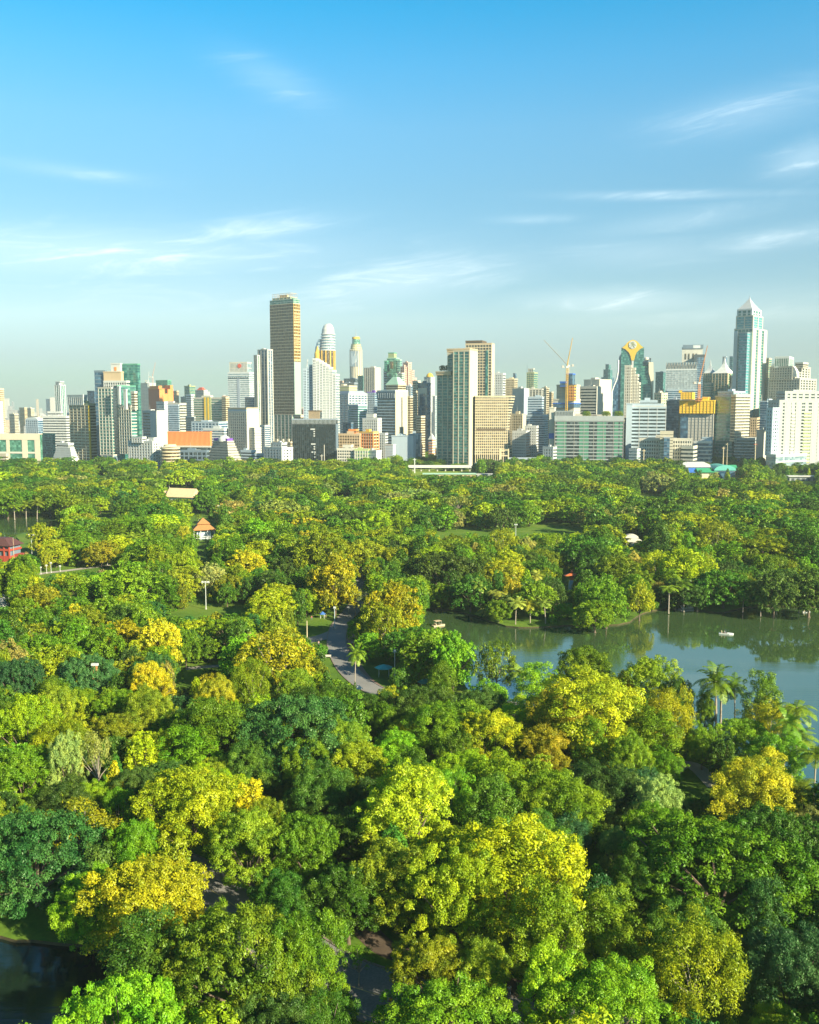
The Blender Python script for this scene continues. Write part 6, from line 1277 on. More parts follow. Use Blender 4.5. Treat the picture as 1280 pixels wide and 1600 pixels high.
simple('low_block', 'cluttered white low roofs left of the white residential block', 1148, 1180, 1190, 687, None, 1300, wall='white', glass='dark', bf=.5, fl=4, th=22, plant=3)
# right edge residential
r, v = simple('apartment_tower', 'big white residential block with green balconies at the right edge', 1199, 1216, 1300, 628, None, 1190, wall='chalk', glass='dark', bf=.48, fl=4.2, pf=4, pw=.5, ps=8, th=66, plant=0, bmat='chalk')
vol(r, 1212, 1224, 1300, 614, 628, 1200, wall='chalk', glass='dark', bf=.5, fl=4.2, ps=8, pw=.4, th=66, plant=1)
for t in (.12, .3, .62, .8): addpart(v, MB().box(-.1, .62, v['d'] * t, v['d'] * (t + .09), 0, v['h'] + .2), 'blank_bay', W['chalk'])
me = MB().box(0, 1.6, 0, v['d'] * .13, 0, 1.3).mesh('balcony', W['lime']); me2 = MB().box(0, 1.3, 0, v['d'] * .06, 0, 1.3).mesh('balcony', W['ivory'])
for i in range(17):
    link('balcony', me, r, onvol(v, .2, v['d'] * .44, 6 + i * v['f']), v['rz']); link('balcony', me2, r, onvol(v, .2, v['d'] * .22, 6 + i * v['f']), v['rz'])
v = vol(r, 1197, 1206, 1216, 640, 712, 1180, wall='pblue', glass='dark', bf=.5, fl=4.2, pf=2, ps=3, pw=.45, th=50, plant=0)  # pale blue wing: bluish shade put into its wall colour
simple('podium_building', 'white podium with a sunlit roof edge under the residential block', 1200, 1214, 1262, 713, None, 1168, wall='white', glass='pale', bf=.3, fl=8, th=60, plant=0)

# --- distant fillers: individual low and mid-rise blocks between the named ones
LMB = [(o['label'], proj(Vector(o.location) + Vector((0, 0, 30)))[0], o.location.y) for o in COL.objects if o.parent is None and o.get('category') == 'building']
def short(l_):
    w_ = l_.split(' '); return l_
FL = ['the green glass complex', 'the white ziggurat', 'the orange-ribbed block', 'the gold-striped building', 'the cream cube', 'the tallest brown tower', 'the black cube', 'the white-capped golden tower', 'the antenna tower', 'the striped office with a pyramid roof', 'the slate slab with a cream arch',
      'the teal-glass tower', 'the curved tan building', 'the blue-banded core', 'the green glass block', 'the golden-crowned tower', 'the lattice-crowned block', 'the yellow-netted tower', 'the spired pair', 'the pointed skyscraper', 'the arched-crown building', 'the left-edge tan tower', 'the slim lone grey-green tower', 'the banded bank tower']
FX = [187, 101, 296, 331, 380, 448, 492, 510, 557, 613, 663, 712, 772, 885, 920, 985, 1063, 1090, 1125, 1167, 1235, 2, 97, 378]
CWD = dict(white='white', cream='cream', tan='tan', sand='sand-coloured', pale='pale grey', pblue='pale blue', ivory='ivory', concrete='concrete-grey', pink='dusty pink', steel='steel-blue', grey='grey', brick='brick-red')
for i in range(130):
    px = rb.uniform(-15, 1295); D = rb.uniform(1750, 4300); wp = rb.uniform(6, 17) * (2400 / D) ** .6; yt = rb.gauss(650, 8) - (D < 2600) * rb.uniform(-8, 3); yt = max(620, min(yt, 668))
    cn_ = rb.choice(list(CWD)); gl_ = rb.choice(['dark', 'brown', 'pale', 'blue', 'dark'])
    nm_ = min(range(len(FX)), key=lambda q: abs(FX[q] - px)); hh = at(px, yt, D).z
    size = 'tall' if hh > 85 else ('mid-height' if hh > 50 else 'low')
    lab = None
    sty = rb.choice(['ribbon windows', 'gridded windows', 'plain walls', 'a boxy rooftop'])
    side_ = 'left' if px < FX[nm_] else 'right'
    for q in ('', 'farther ', 'small ', 'faint ', 'narrow '):
        t_ = f"{q}{size} {CWD[cn_]} block, {sty}, {side_} of {FL[nm_]}"
        if t_ not in LABELS and len(t_.replace('-', ' ').split()) <= 15: lab = t_; break
    if not lab: continue
    r = bld('city_block', lab, px, D, group='city blocks between the towers')
    vol(r, px - wp / 2, px + wp * rb.uniform(.0, .3), px + wp / 2, yt, None, D, wall=cn_, glass=cn_ if sty == 'plain walls' else gl_, bf=.5 if 'ribbon' in sty or 'grid' in sty or 'roof' in sty else 0, fl=rb.choice([5, 7, 8]), pf=5 if 'grid' in sty else 0, pw=.4, plant=1 if 'roof' in sty else 0, roof=True)
# --- the hazy mass of the city beyond, too far off to count
mb = MB()
for i in range(2600):
    D = 2300 + 10500 * rb.random() ** 1.3; X = rb.uniform(-.47, .47) * D; hgt = rb.choice([8, 12, 16, 22, 30, 42]) * rb.uniform(.7, 1.2)
    if D > 3500 and rb.random() < .07: hgt = rb.uniform(60, 150)
    w_ = rb.uniform(10, 36); d_ = rb.uniform(10, 30); mb.box(X, X + w_, D, D + d_, 0, hgt)
    if rb.random() < .4: mb.box(X + w_ * .2, X + w_ * .6, D + 2, D + d_ * .6, hgt, hgt + rb.uniform(2, 6))
m, n, l, b = new_mat('far_city'); ge = n.new('ShaderNodeNewGeometry'); rp = n.new('ShaderNodeValToRGB'); l.new(ge.outputs['Random Per Island'], rp.inputs[0]); e = rp.color_ramp.elements; rp.color_ramp.interpolation = 'CONSTANT'
e[0].position = 0; e[0].color = (.62, .60, .54, 1); e[1].position = .25; e[1].color = (.36, .38, .38, 1)
for p_, c_ in ((.45, (.6, .5, .36)), (.6, (.22, .26, .30)), (.75, (.7, .7, .68)), (.9, (.42, .25, .16))):
    q = e.new(p_); q.color = (*c_, 1)
tt = n.new('ShaderNodeTexCoord'); sx = n.new('ShaderNodeSeparateXYZ'); l.new(tt.outputs['Object'], sx.inputs[0]); mo = n.new('ShaderNodeMath'); mo.operation = 'FRACT'; dv = n.new('ShaderNodeMath'); dv.operation = 'DIVIDE'; dv.inputs[1].default_value = 4; l.new(sx.outputs[2], dv.inputs[0]); l.new(dv.outputs[0], mo.inputs[0])
gt = n.new('ShaderNodeMath'); gt.operation = 'GREATER_THAN'; gt.inputs[1].default_value = .55; l.new(mo.outputs[0], gt.inputs[0]); mr = n.new('ShaderNodeMapRange'); mr.inputs['To Min'].default_value = 1; mr.inputs['To Max'].default_value = .55; l.new(gt.outputs[0], mr.inputs[0])
mm = n.new('ShaderNodeMix'); mm.data_type = 'RGBA'; mm.blend_type = 'MULTIPLY'; mm.inputs[0].default_value = 1; l.new(rp.outputs[0], mm.inputs[6]); l.new(mr.outputs[0], mm.inputs[7]); l.new(mm.outputs[2], b.inputs['Base Color']); b.inputs['Roughness'].default_value = .8
o = mb.build('distant_city', m); o['kind'] = 'stuff'; o['label'] = 'hazy sea of small distant rooftops on the horizon'; o['category'] = 'city'
# ------------------------------------------------------------------ things in the park
def on_ground(px, py): return gp(px, py, GZ)
def mast(label, px, yb, yt, heads=2, mat='pale', name='floodlight_mast', r0=.16, group='floodlight masts in the park', cat='light mast'):
    p = on_ground(px, yb); h_ = at(px, yt, p.y).z - GZ; r = thing(name, label, cat, p, 0, group)
    MB().tube((0, 0, 0), (0, 0, h_), r0, r0 * .65, 8).build('pole', W[mat], r); MB().lathe([(r0 * 2.4, 0), (r0 * 2.2, .4), (r0, .6)], 8).build('base', W['concrete'], r)
    if heads: MB().box(-heads * .55, heads * .55, -.1, .1, h_ - .2, h_).build('crossbar', W[mat], r)
    for i in range(heads):
        x = (i - (heads - 1) / 2) * 1.1; MB().box(x - .38, x + .38, -.3, .25, h_, h_ + .5).build('lamp_head', W['white'], r)
    return r
mast('tall floodlight mast rising from the sunlit lawn on the left', 322, 952, 910, 3); mast('floodlight mast beside the red building', 50, 868, 836, 3); mast('floodlight mast right of the orange pavilion', 343, 822, 791, 2)
mast('floodlight mast in the middle of the far park', 806, 842, 820, 2); mast('floodlight mast among the right far trees', 1078, 815, 793, 2); mast('floodlight head poking from the bluish umbrella crown', 443, 1165, 1106, 3)
G1 = 'lamp posts along the park road'
mast('pale wooden pole on the grass left of the road junction', 480, 1003, 970, 0, 'sand', 'wooden_pole', .2, G1, 'pole'); mast('grey-blue lamp post on the verge before the road junction', 523, 983, 950, 1, 'pblue', 'lamp_post', .15, G1, 'lamp post')
mast('lamp post nearest the upper end of the park road', 554, 939, 912, 1, 'pale', 'lamp_post', .13, G1, 'lamp post'); mast('pale lamp post in the shade by the turquoise canopy', 617, 1062, 1018, 1, 'pale', 'lamp_post', .13, G1, 'lamp post')
mast('low sign post on the grass before the glowing tree', 545, 965, 950, 1, 'tan', 'lamp_post', .12, G1, 'lamp post')
G2 = 'white bollard lamps along the left footpath'
for i, (x, y, t) in enumerate([(9, 912, 897), (29, 903, 886), (37, 902, 893), (64, 897, 887), (73, 896, 884), (80, 895, 880), (94, 893, 885), (168, 884, 874)]):
    mast(['leftmost white lamp post by the left footpath', 'second white lamp post by the left footpath', 'short third white post by the left footpath', 'fourth white lamp post by the left footpath', 'thick fifth white post by the left footpath', 'tallest white lamp post by the left footpath', 'short white lamp post where the left footpath curves', 'rightmost white lamp post by the left footpath'][i], x, y, t, 1, 'white', 'path_lamp', .13, G2, 'lamp post')
# brick-red lattice mast and rust pole
p = on_ground(151, 1112); h_ = at(151, 1040, p.y).z - GZ; r = thing('lattice_mast', 'brick-red lattice mast with white floodlights in the bluish tree', 'light mast', p); mb = MB()
for a, b in ((-.5, -.5), (.5, -.5), (.5, .5), (-.5, .5)): mb.tube((a, b, 0), (a * .7, b * .7, h_), .09, n=4)
for k in range(int(h_)): mb.tube((-.5, -.5, k), (.5, -.5, k + 1), .05, n=4).tube((.5, -.5, k), (-.5, -.5, k + 1), .05, n=4).tube((.5, -.5, k), (.5, .5, k + 1), .05, n=4)
mb.build('lattice', W['terracotta'], r)
for x in (-.6, 0, .6): MB().box(x - .28, x + .28, -.35, .3, h_, h_ + .6).build('lamp_head', W['white'], r)
p = on_ground(558, 1001); h_ = at(558, 967, p.y).z - GZ; r = thing('utility_pole', 'rust-brown pole with two crossarms at the road bend', 'pole', p)
MB().tube((0, 0, 0), (0, 0, h_), .2, .15, 8).build('pole', W['terracotta'], r); MB().box(-1, 1, -.08, .08, h_ - 1.6, h_ - 1.4).build('crossarm', W['brown'], r); MB().box(-.8, .8, -.08, .08, h_ - 3, h_ - 2.8).build('crossarm', W['brown'], r)
# road barrier
p = on_ground(549, 981); r = thing('road_barrier', 'thin white barrier arm across the road at the bend', 'barrier', p); MB().box(-.25, .25, -.25, .25, 0, 1.1).build('post', W['white'], r); MB().tube((0, 0, .95), (5.2, .4, 1.05), .09, n=6).build('arm', W['ivory'], r)
# canopies
def canopy(label, px, yb, wd, ht, mat, legs=4, cat='canopy', rise=.9):
    r = thing('garden_canopy', label, cat, on_ground(px, yb)); a = wd / 2
    MB().loft([[(a * math.cos(i * math.pi / 3), a * math.sin(i * math.pi / 3), ht - .12) for i in range(6)], [(a * math.cos(i * math.pi / 3), a * math.sin(i * math.pi / 3), ht) for i in range(6)], [(.08 * math.cos(i * math.pi / 3), .08 * math.sin(i * math.pi / 3), ht + rise) for i in range(6)]]).build('canopy_roof', mat, r)
    for i in range(legs):
        q = math.pi * 2 * (i + .5) / legs; MB().tube((a * .75 * math.cos(q), a * .75 * math.sin(q), 0), (a * .75 * math.cos(q), a * .75 * math.sin(q), ht), .06, n=6).build('leg', W['pale'], r)
    return r
TQ = wall_mat('turquoise_fabric', (.02, .42, .40), .7, .08, 1.0)
canopy('turquoise peaked canopy in the shade inside the road bend', 600, 1056, 5.6, 2.6, TQ); canopy('dim dark-green canopy nearer the lake channel', 666, 1078, 5.0, 2.4, wall_mat('dark_green_fabric', (.02, .16, .13), .7, .08, 1.0)); canopy('small white parasol at the foot of the slender palm', 560, 1086, 2.6, 2.0, W['white'], 1)
canopy('pale blue parasol beside the far-left water', 103, 842, 4.2, 2.4, W['pblue'], 4)
canopy('bright blue tent canopy on the grass left of the road', 504, 966, 2.6, 1.7, W['roofblue'], 4)
# people
def person(label, px, py, shirt, trousers, z=None, sit=False, pos=None, rz=0.0):
    p = pos or on_ground(px, py); r = thing('person', label, 'person', p, rz)
    S = .45 if sit else .9
    J = [(0, 0, S + .02), (0, 0, S + .28), (0, 0, S + .50), (0, 0, S + .60), (0, -.01, S + .72), (0, 0, S + .80)]; RR = [.15, .14, .16, .06, .10, .075]
    if sit: Lg = [[(.09, -.05, S), (.11, -.45, S + .02), (.11, -.48, .05), (.11, -.60, .02)], [(-.09, -.05, S), (-.11, -.45, S + .02), (-.11, -.5, .05), (-.11, -.62, .02)]]
    else: Lg = [[(.09, 0, S - .05), (.10, -.05, .48), (.11, .02, .08), (.11, -.14, .03)], [(-.09, 0, S - .05), (-.10, .08, .48), (-.12, .16, .08), (-.12, .02, .03)]]
    Am = [[(.19, 0, S + .46), (.25, .02, S + .20), (.23, -.12, S - .02), (.23, -.17, S - .12)], [(-.19, 0, S + .46), (-.25, .02, S + .20), (-.22, -.14, S), (-.22, -.2, S - .08)]]
    def skin(name, V, E, Rr, m_):
        me = bpy.data.meshes.new(name); me.from_pydata(V, E, []); me.materials.append(m_); o = link(name, me, r); md = o.modifiers.new('s', 'SKIN')
        if not me.skin_vertices: me.attributes
        sv = me.skin_vertices[0].data if me.skin_vertices else None
        if sv:
            for i, q in enumerate(Rr): sv[i].radius = (q, q)
            sv[0].use_root = True
        sb = o.modifiers.new('u', 'SUBSURF'); sb.levels = 1; sb.render_levels = 1; return o
    V = list(J); E = [(i, i + 1) for i in range(5)]; Rr = list(RR)
    for ch, rs, at_ in ((Lg[0], [.085, .06, .045, .035], 0), (Lg[1], [.085, .06, .045, .035], 0), (Am[0], [.055, .042, .032, .03], 2), (Am[1], [.055, .042, .032, .03], 2)):
        o_ = len(V); V += ch; Rr += rs; E += [(at_, o_)] + [(o_ + i, o_ + i + 1) for i in range(3)]
    def simple_body(name, V, E, Rr, m_):
        mb = MB()
        for a, b in E: mb.tube(V[a], V[b], Rr[a], Rr[b], 8)
        return mb
    try:
        import bmesh
        def skinned(name, V, E, Rr, m_):
            me = bpy.data.meshes.new(name); bm = bmesh.new(); ly = bm.verts.layers.skin.verify(); vs = [bm.verts.new(v) for v in V]
            for a, b in E: bm.edges.new((vs[a], vs[b]))
            for v, q in zip(vs, Rr): v[ly].radius = (q, q)
            vs[0][ly].use_root = True; bm.to_mesh(me); bm.free(); me.materials.append(m_); o = link(name, me, r)
            o.modifiers.new('skin', 'SKIN'); sb = o.modifiers.new('smooth', 'SUBSURF'); sb.levels = 1; sb.render_levels = 1; return o
        skinned('body', V, E, Rr, wall_mat('skin', (.38, .22, .14), .6, .05, 3, False))
        skinned('shirt', [J[0], J[1], J[2], Am[0][0], Am[0][1], Am[1][0], Am[1][1]], [(0, 1), (1, 2), (2, 3), (3, 4), (2, 5), (5, 6)], [.17, .16, .175, .075, .06, .075, .06], shirt)
        skinned('trousers', [J[0], Lg[0][0], Lg[0][1], Lg[0][2], Lg[1][0], Lg[1][1], Lg[1][2]], [(0, 1), (1, 2), (2, 3), (0, 4), (4, 5), (5, 6)], [.165, .10, .078, .062, .10, .078, .062], trousers)
    except Exception as e: print('person', e)
    MB().lathe([(.02, S + .70), (.108, S + .74), (.112, S + .80), (.09, S + .88), (.02, S + .905)], 12, 0, .02).build('hair', W['dark'], r)
    return r
person('person in a crimson top and dark trousers standing on the grass', 487, 969, wall_mat('crimson_cloth', (.55, .04, .12), .9, .05, 3), W['slate']); person('person in a pale shirt beside the blue tent canopy', 509, 965, W['white'], W['tan'])
person('person in a white shirt walking on the verge at the bend', 551, 1009, W['white'], W['dark'])
person('person in white by the rose bed left of the junction', 498, 1009, wall_mat('rose_cloth', (.6, .4, .4), .9, .05, 3), W['slate'])
person('person with a bright cap under the trees by the lower road', 611, 1575, W['yellow'], W['slate']); person('person in light blue crossing by the lower verge', 796, 1556, W['pblue'], W['slate'])
# boats
def boat(label, px, py, L_, hull, rz, roof=None, riders=()):
    p = gp(px, py, .1); r = thing('pedal_boat', label, 'boat', p, rz, 'pedal boats on the lake'); B = L_ * .2
    MB().loft([[(x, y * q, z) for x, y in [(-L_ / 2, -B * .8), (L_ * .2, -B), (L_ * .42, -B * .5), (L_ / 2, 0), (L_ * .42, B * .5), (L_ * .2, B), (-L_ / 2, B * .8)]] for z, q in ((-.15, .8), (.1, .95), (.45, 1.0))]).build('hull', hull, r)
    MB().box(-L_ * .3, L_ * .05, -B * .7, B * .7, .46, .62).build('seat', W['brown'], r); MB().box(-L_ * .34, -L_ * .28, -B * .7, B * .7, .46, 1.1).build('backrest', W['sand'], r)
    if roof:
        MB().box(-L_ * .36, L_ * .12, -B * .9, B * .9, 1.95, 2.05).build('canopy_roof', roof, r)
        for x in (-L_ * .33, L_ * .1):
            for y in (-B * .8, B * .8): MB().tube((x, y, .4), (x, y, 1.95), .04, n=6).build('canopy_post', W['white'], r)
    for i, (sh, lb) in enumerate(riders):
        person(lb, 0, 0, sh, W['slate'], sit=True, pos=p + Matrix.Rotation(rz, 3, 'Z') @ Vector((-L_ * .12, (i - .5) * .7, .20)), rz=rz + math.pi / 2)
    return r
boat('cream and brown pedal boat with a roof near the left end of the lake', 686, 978, 5.2, W['sand'], .5, W['tan']); boat('small white boat carrying two people on the right of the lake', 1135, 991, 5.0, W['pale'], -.25, None, ((W['white'], 'seated person in white, left rider of the small white boat'), (W['dark'], 'seated person in dark clothes, right rider of the small white boat')))
boat('tiny moored boat against the far shore near the right edge', 1260, 957, 3.2, W['white'], .1)
p = gp(1072, 953, .1); r = thing('floating_shelter', 'small white pontoon with a sloping roof at the far shore', 'pontoon', p, .15)
MB().box(-2.6, 2.6, -1.6, 1.6, -.2, .35).build('deck', W['concrete'], r); MB().add([(-2.5, -1.8, .9), (2.5, -1.8, .9), (2.5, 1.7, 2.2), (-2.5, 1.7, 2.2), (-2.5, -1.8, 1.05), (2.5, -1.8, 1.05), (2.5, 1.7, 2.35), (-2.5, 1.7, 2.35)], [(0, 3, 2, 1), (4, 5, 6, 7), (0, 1, 5, 4), (1, 2, 6, 5), (2, 3, 7, 6), (3, 0, 4, 7)]).build('sloping_roof', W['white'], r)
for x in (-2.3, 2.3):
    for y, z in ((-1.6, .95), (1.5, 2.2)): MB().tube((x, y, .3), (x, y, z), .07, n=6).build('post', W['steel'], r)
# cream-roofed hall
p = on_ground(283, 789); r = thing('garden_hall', 'cream-roofed hall with a small front gable among the far trees', 'hall', p, -.35); r.scale = (1.25, 1.25, 1.25)
MB().box(-11, 11, -4.5, 4.5, 0, 5.5).build('wall', W['white'], r); CR = wall_mat('cream_roof_tile', (.72, .52, .30), .8, .12, .5)
def gable(mb, x0, x1, y0, y1, z0, z1): ym = (y0 + y1) / 2; return mb.add([(x0, y0, z0), (x1, y0, z0), (x1, y1, z0), (x0, y1, z0), (x0, ym, z1), (x1, ym, z1)], [(0, 3, 2, 1), (0, 1, 5, 4), (2, 3, 4, 5), (0, 4, 3), (1, 2, 5)])
gable(MB(), -8.5, 12, -5.6, 5.6, 5.6, 11).build('roof', CR, r); gable(MB(), -13, -8.6, -4.6, 4.6, 5, 9).build('lower_roof', CR, r); MB().box(-13.1, -12.7, -4.4, 4.4, 0, 5.2).build('gable_wall', W['pblue'], r)
me = MB().box(-.35, .35, -.1, .1, 0, 2.2).mesh('window', G['dark'])
for i in range(7): link('window', me, r, (-8 + i * 2.8, -4.62, 2))
MB().tube((-8.4, 0, 10.5), (-8.8, 0, 12.4), .18, .04).build('finial', W['white'], r)
# orange pavilion
p = on_ground(318, 842); r = thing('pavilion', 'two-tiered orange-roofed pavilion with white posts on the left', 'pavilion', p, .3); OR = wall_mat('orange_roof_tile', (.42, .19, .06), .75, .15, .8)
MB().box(-4.2, 4.2, -3.6, 3.6, 0, 5.4).build('wall', W['pblue'], r); MB().pyramid(-7, 7, -6.2, 6.2, 6.0, 9.1, .45).build('roof', OR, r); MB().pyramid(-4.0, 4.0, -3.6, 3.6, 9.4, 12.8, .04).build('upper_roof', OR, r); MB().box(-3, 3, -2.7, 2.7, 9.0, 9.5).build('roof_collar', W['sand'], r)
me = MB().tube((0, 0, 0), (0, 0, 6.1), .28, n=8).mesh('column', W['white'])
for x in (-6, -2, 2, 6):
    for y in (-5.2, 5.2): link('column', me, r, (x, y, 0))
MB().box(-6.2, 6.2, -5.4, -5.2, 1, 1.3).box(-6.2, 6.2, -5.4, -5.2, 2, 2.3).build('railing', W['white'], r)
# red building
p = on_ground(4, 875); r = thing('red_building', 'red two-storey building with a dark hipped roof at the left edge', 'building', p, -.25); RD = wall_mat('red_paint', (.42, .07, .045), .7, .12, .4)
MB().box(-9, 7.4, -4, 5, 0, 8.2).build('wall', W['slate'], r); MB().pyramid(-10.5, 9.0, -5.4, 6.4, 8.2, 11.8, .45).build('roof', wall_mat('plum_roof', (.09, .035, .035), .8, .1, .4), r)
for z0, z1 in ((0, 3.0), (5.6, 6.6)): MB().box(-9.6, 8, -4.7, -4.1, z0, z1).box(7.5, 8.1, -4.1, 5, z0, z1).build('parapet', RD, r)
for x in (-9, -4.5, 0, 4.5, 7.6): MB().box(x - .35, x + .35, -4.75, -4.15, 0, 8).build('column', RD, r)
MB().box(-5, 1, -4.9, -4.7, 1.9, 2.8).build('pale_awning', W['ivory'], r)
MB().box(8, 13, -1, 4, 0, 3.6).build('annexe', RD, r)
p = on_ground(17, 873); r = thing('flag_pole', 'thin reddish pole before the red building', 'pole', on_ground(22, 877)); MB().tube((0, 0, 0), (0, 0, 12), .14, .09, 8).build('pole', W['tan'], r); MB().lathe([(.05, 12), (.2, 12.15), (.05, 12.35)], 8).build('finial', W['ivory'], r)
# white tank at the left edge
p = on_ground(1, 952); r = thing('round_building', 'low white curved building cut by the left edge', 'building', p); MB().lathe([(3.4, 0), (3.4, 4.6), (3.6, 4.7), (3.6, 5.2), (3.2, 5.2), (3.2, 4.4), (.1, 4.4)], 28).build('wall', W['white'], r); MB().lathe([(3.46, 0), (3.46, 1.4)], 28).build('base_band', W['sand'], r)
# white shelter
p = on_ground(987, 862); r = thing('garden_shelter', 'white arched shelter half hidden behind the lake point', 'shelter', p)
for k, (x0, x1, y, z) in enumerate(((-4, 3.4, 0, 9), (-3.6, 5.2, -1.8, 7), (-1.5, 6, -3, 5.2))):
    mb = MB(); n = 8; a = (x1 - x0) / 2; c = (x0 + x1) / 2
    mb.loft([[(c + a * math.cos(math.pi * i / n), yy, z - 1.2 + 2.0 * math.sin(math.pi * i / n)) for i in range(n + 1)] for yy in (y - 1.5, y + 2)]); mb.build('arched_roof', W['ivory'], r)
for x in (-3.4, 0, 3, 5): MB().box(x - .15, x + .15, -3, -2.7, 0, 5).build('post', W['ivory'], r)
# monument, small red shrine
p = on_ground(893, 925); r = thing('monument', 'statue-like monument with a red-orange top on a blue-grey plinth', 'monument', p); MB().pyramid(-1.5, 1.5, -1.5, 1.5, 0, 5.2, .6).build('plinth', W['pblue'], r); OG = wall_mat('orange_lacquer', (.55, .12, .03), .6, .1, 1)
MB().box(-.9, .9, -.6, .6, 5.2, 7.2).build('body', OG, r); MB().pyramid(-3.2, 3.2, -1.4, 1.4, 7.2, 8.2, .3).build('roof', OG, r); MB().lathe([(.5, 8.2), (.6, 8.7), (.1, 9.6)], 10).build('finial', OG, r)
p = on_ground(1245, 905); r = thing('garden_tower', 'small brick-red and white turret among far-shore trees at the right', 'turret', p); MB().lathe([(1.3, 0), (1.2, 10.4)], 12).build('shaft', W['brick'], r); MB().lathe([(1.5, 10.4), (1.5, 11), (.2, 12)], 12).build('cap', W['white'], r)
# things along the far park edge
p = gp(702, 747, GZ); r = thing('pavilion_building', 'long flat pale-green roof at the far edge of the park', 'building', p, 0); MB().box(-29, 29, -5, 6, 0, 4.6).build('wall', W['tan'], r); MB().box(-30, 30, -6, 7, 4.6, 5.4).build('roof', W['mint'], r)
for i in range(12): MB().box(-28.6 + i * 5, -26.4 + i * 5, -5.1, -4.9, .8, 3.4).build('window', G['dark'], r)
p = gp(759, 746, GZ); r = thing('pavilion_building', 'small flat white roof right of the long pale-green one', 'building', p, .05); MB().box(-10, 10, -4, 4, 0, 3.6).build('wall', W['grey'], r); MB().box(-11.5, 11.5, -5, 5, 3.6, 4.3).build('roof', W['white'], r)
struct(MB().add([(*gp(x, y, GZ + .03).xy, GZ + .03) for x, y in ((630, 742), (738, 742), (738, 733), (630, 733))], [(0, 1, 2, 3)]).build('lawn', ground_mat('bright_lawn', [(.15, .24, .02), (.24, .32, .03)], .05)))
D_ = 1188; x0 = kx(628) * D_; x1 = kx(740) * D_; p = Vector(((x0 + x1) / 2, D_, 0)); r = thing('viaduct', 'long pale parapet wall of the raised street beyond the park', 'viaduct', p); hw = (x1 - x0) / 2
MB().box(-hw, hw, 0, 10, 5, 6.2).build('deck', W['concrete'], r); MB().box(-hw, hw, -.3, 0, 5.2, 8.6).build('parapet', W['white'], r)
for i in range(9): MB().box(-hw + 4 + i * (2 * hw - 8) / 8 - .8, -hw + 4 + i * (2 * hw - 8) / 8 + .8, 3, 6, 0, 5).build('pier', W['concrete'], r)
D_ = 1225; x0 = kx(795) * D_; x1 = kx(862) * D_; r = thing('viaduct', 'dark elevated railway deck crossing before the small wood', 'viaduct', ((x0 + x1) / 2, D_, 0)); hw = (x1 - x0) / 2
MB().box(-hw, hw, 0, 9, 13, 14.6).build('deck', W['slate'], r); MB().box(-hw, hw, -.3, 0, 13.4, 16.2).build('parapet', W['steel'], r)  # slate deck, the shadowed tone put into its colour
for i in range(4): MB().box(-hw + 5 + i * (2 * hw - 10) / 3 - 1, -hw + 5 + i * (2 * hw - 10) / 3 + 1, 3, 6, 0, 13).build('pier', W['slate'], r)
p = at(789, 640, 1180); r = thing('gantry', 'cream twin-legged gantry at the far park edge', 'gantry', (p.x, 1180, 0))
for x in (-5, 5): MB().box(x - .7, x + .7, -.8, .8, 0, 29).tube((x - 1.6, 0, 0), (x, 0, 12), .4, n=4).tube((x + 1.6, 0, 0), (x, 0, 12), .4, n=4).build('leg', W['sand'], r)
MB().box(-5, 5, -.6, .6, 20, 21.2).box(-5, 5, -.6, .6, 27, 28.2).build('crossbeam', W['sand'], r)
for (px, yt, D_, m_, lb) in ((1008, 702, 1165, 'sand', 'thin tan chimney pole before the low cream office'), (1133, 698, 1210, 'sand', 'left pole of the street poles right of the yellow-netted tower'), (1139, 692, 1215, 'sand', 'right pole of the street poles right of the yellow-netted tower'), (1183, 692, 1180, 'sand', 'mast with a red band left of the residential block'), (502, 710, 1170, 'concrete', 'pale pole in front of the black cube'),
                          (648, 716, 1160, 'pale', 'pale pole left of the teal-glass tower'), (745, 722, 1130, 'pale', 'short pole at the end of the bright lawn')):
    p = at(px, 640, D_); z = at(px, yt, D_).z; r = thing('street_pole', lb, 'pole', (p.x, D_, 0), 0, 'poles along the street beyond the park'); MB().tube((0, 0, 0), (0, 0, z), .7, .45, 8).build('pole', W[m_], r); MB().box(-2, 2, -.3, .3, z - 2, z - 1.4).build('crossarm', W['red' if px == 1183 else m_], r)
# sports hall
p = gp(1112, 748, 0); D_ = p.y; r = thing('sports_hall', 'sports hall with blue walls, pale roof and green gables on the right', 'sports hall', (p.x, D_, 0)); s = D_ / F
MB().box(-46 * s, 6 * s, 6, 34, 0, 13).build('blue_wall', wall_mat('blue_sheet', (.03, .16, .60), .5, .1), r); MB().add([(-47 * s, 5, 13.2), (7 * s, 5, 13.2), (2 * s, 36, 17), (-38 * s, 36, 17), (-47 * s, 5, 12.6), (7 * s, 5, 12.6), (2 * s, 36, 12.6), (-38 * s, 36, 12.6)], [(0, 1, 2, 3), (4, 7, 6, 5), (0, 4, 5, 1), (1, 5, 6, 2), (2, 6, 7, 3), (3, 7, 4, 0)]).build('pale_roof', W['roofpale'], r)
gable(MB(), -27 * s, 4 * s, -14, 4, 8, 12.4).build('green_roof', W['roofgreen'], r); MB().box(-25 * s, 3 * s, -12, 3, 0, 8).build('cream_wall', W['cream'], r)
mb = MB(); n = 10; a = 17 * s; mb.loft([[(15 * s + a * math.cos(math.pi * i / n), y, 10 + 6 * math.sin(math.pi * i / n)) for i in range(n + 1)] for y in (-13, 20)]); mb.build('barrel_roof', wall_mat('teal_roof', (.10, .42, .36), .5, .1), r)
MB().box(-1 * s, 31 * s, -12, 18, 0, 10).build('dark_wall', W['slate'], r); MB().box(2 * s, 28 * s, -12.5, -12, 1, 9).build('glass_front', G['blue'], r)
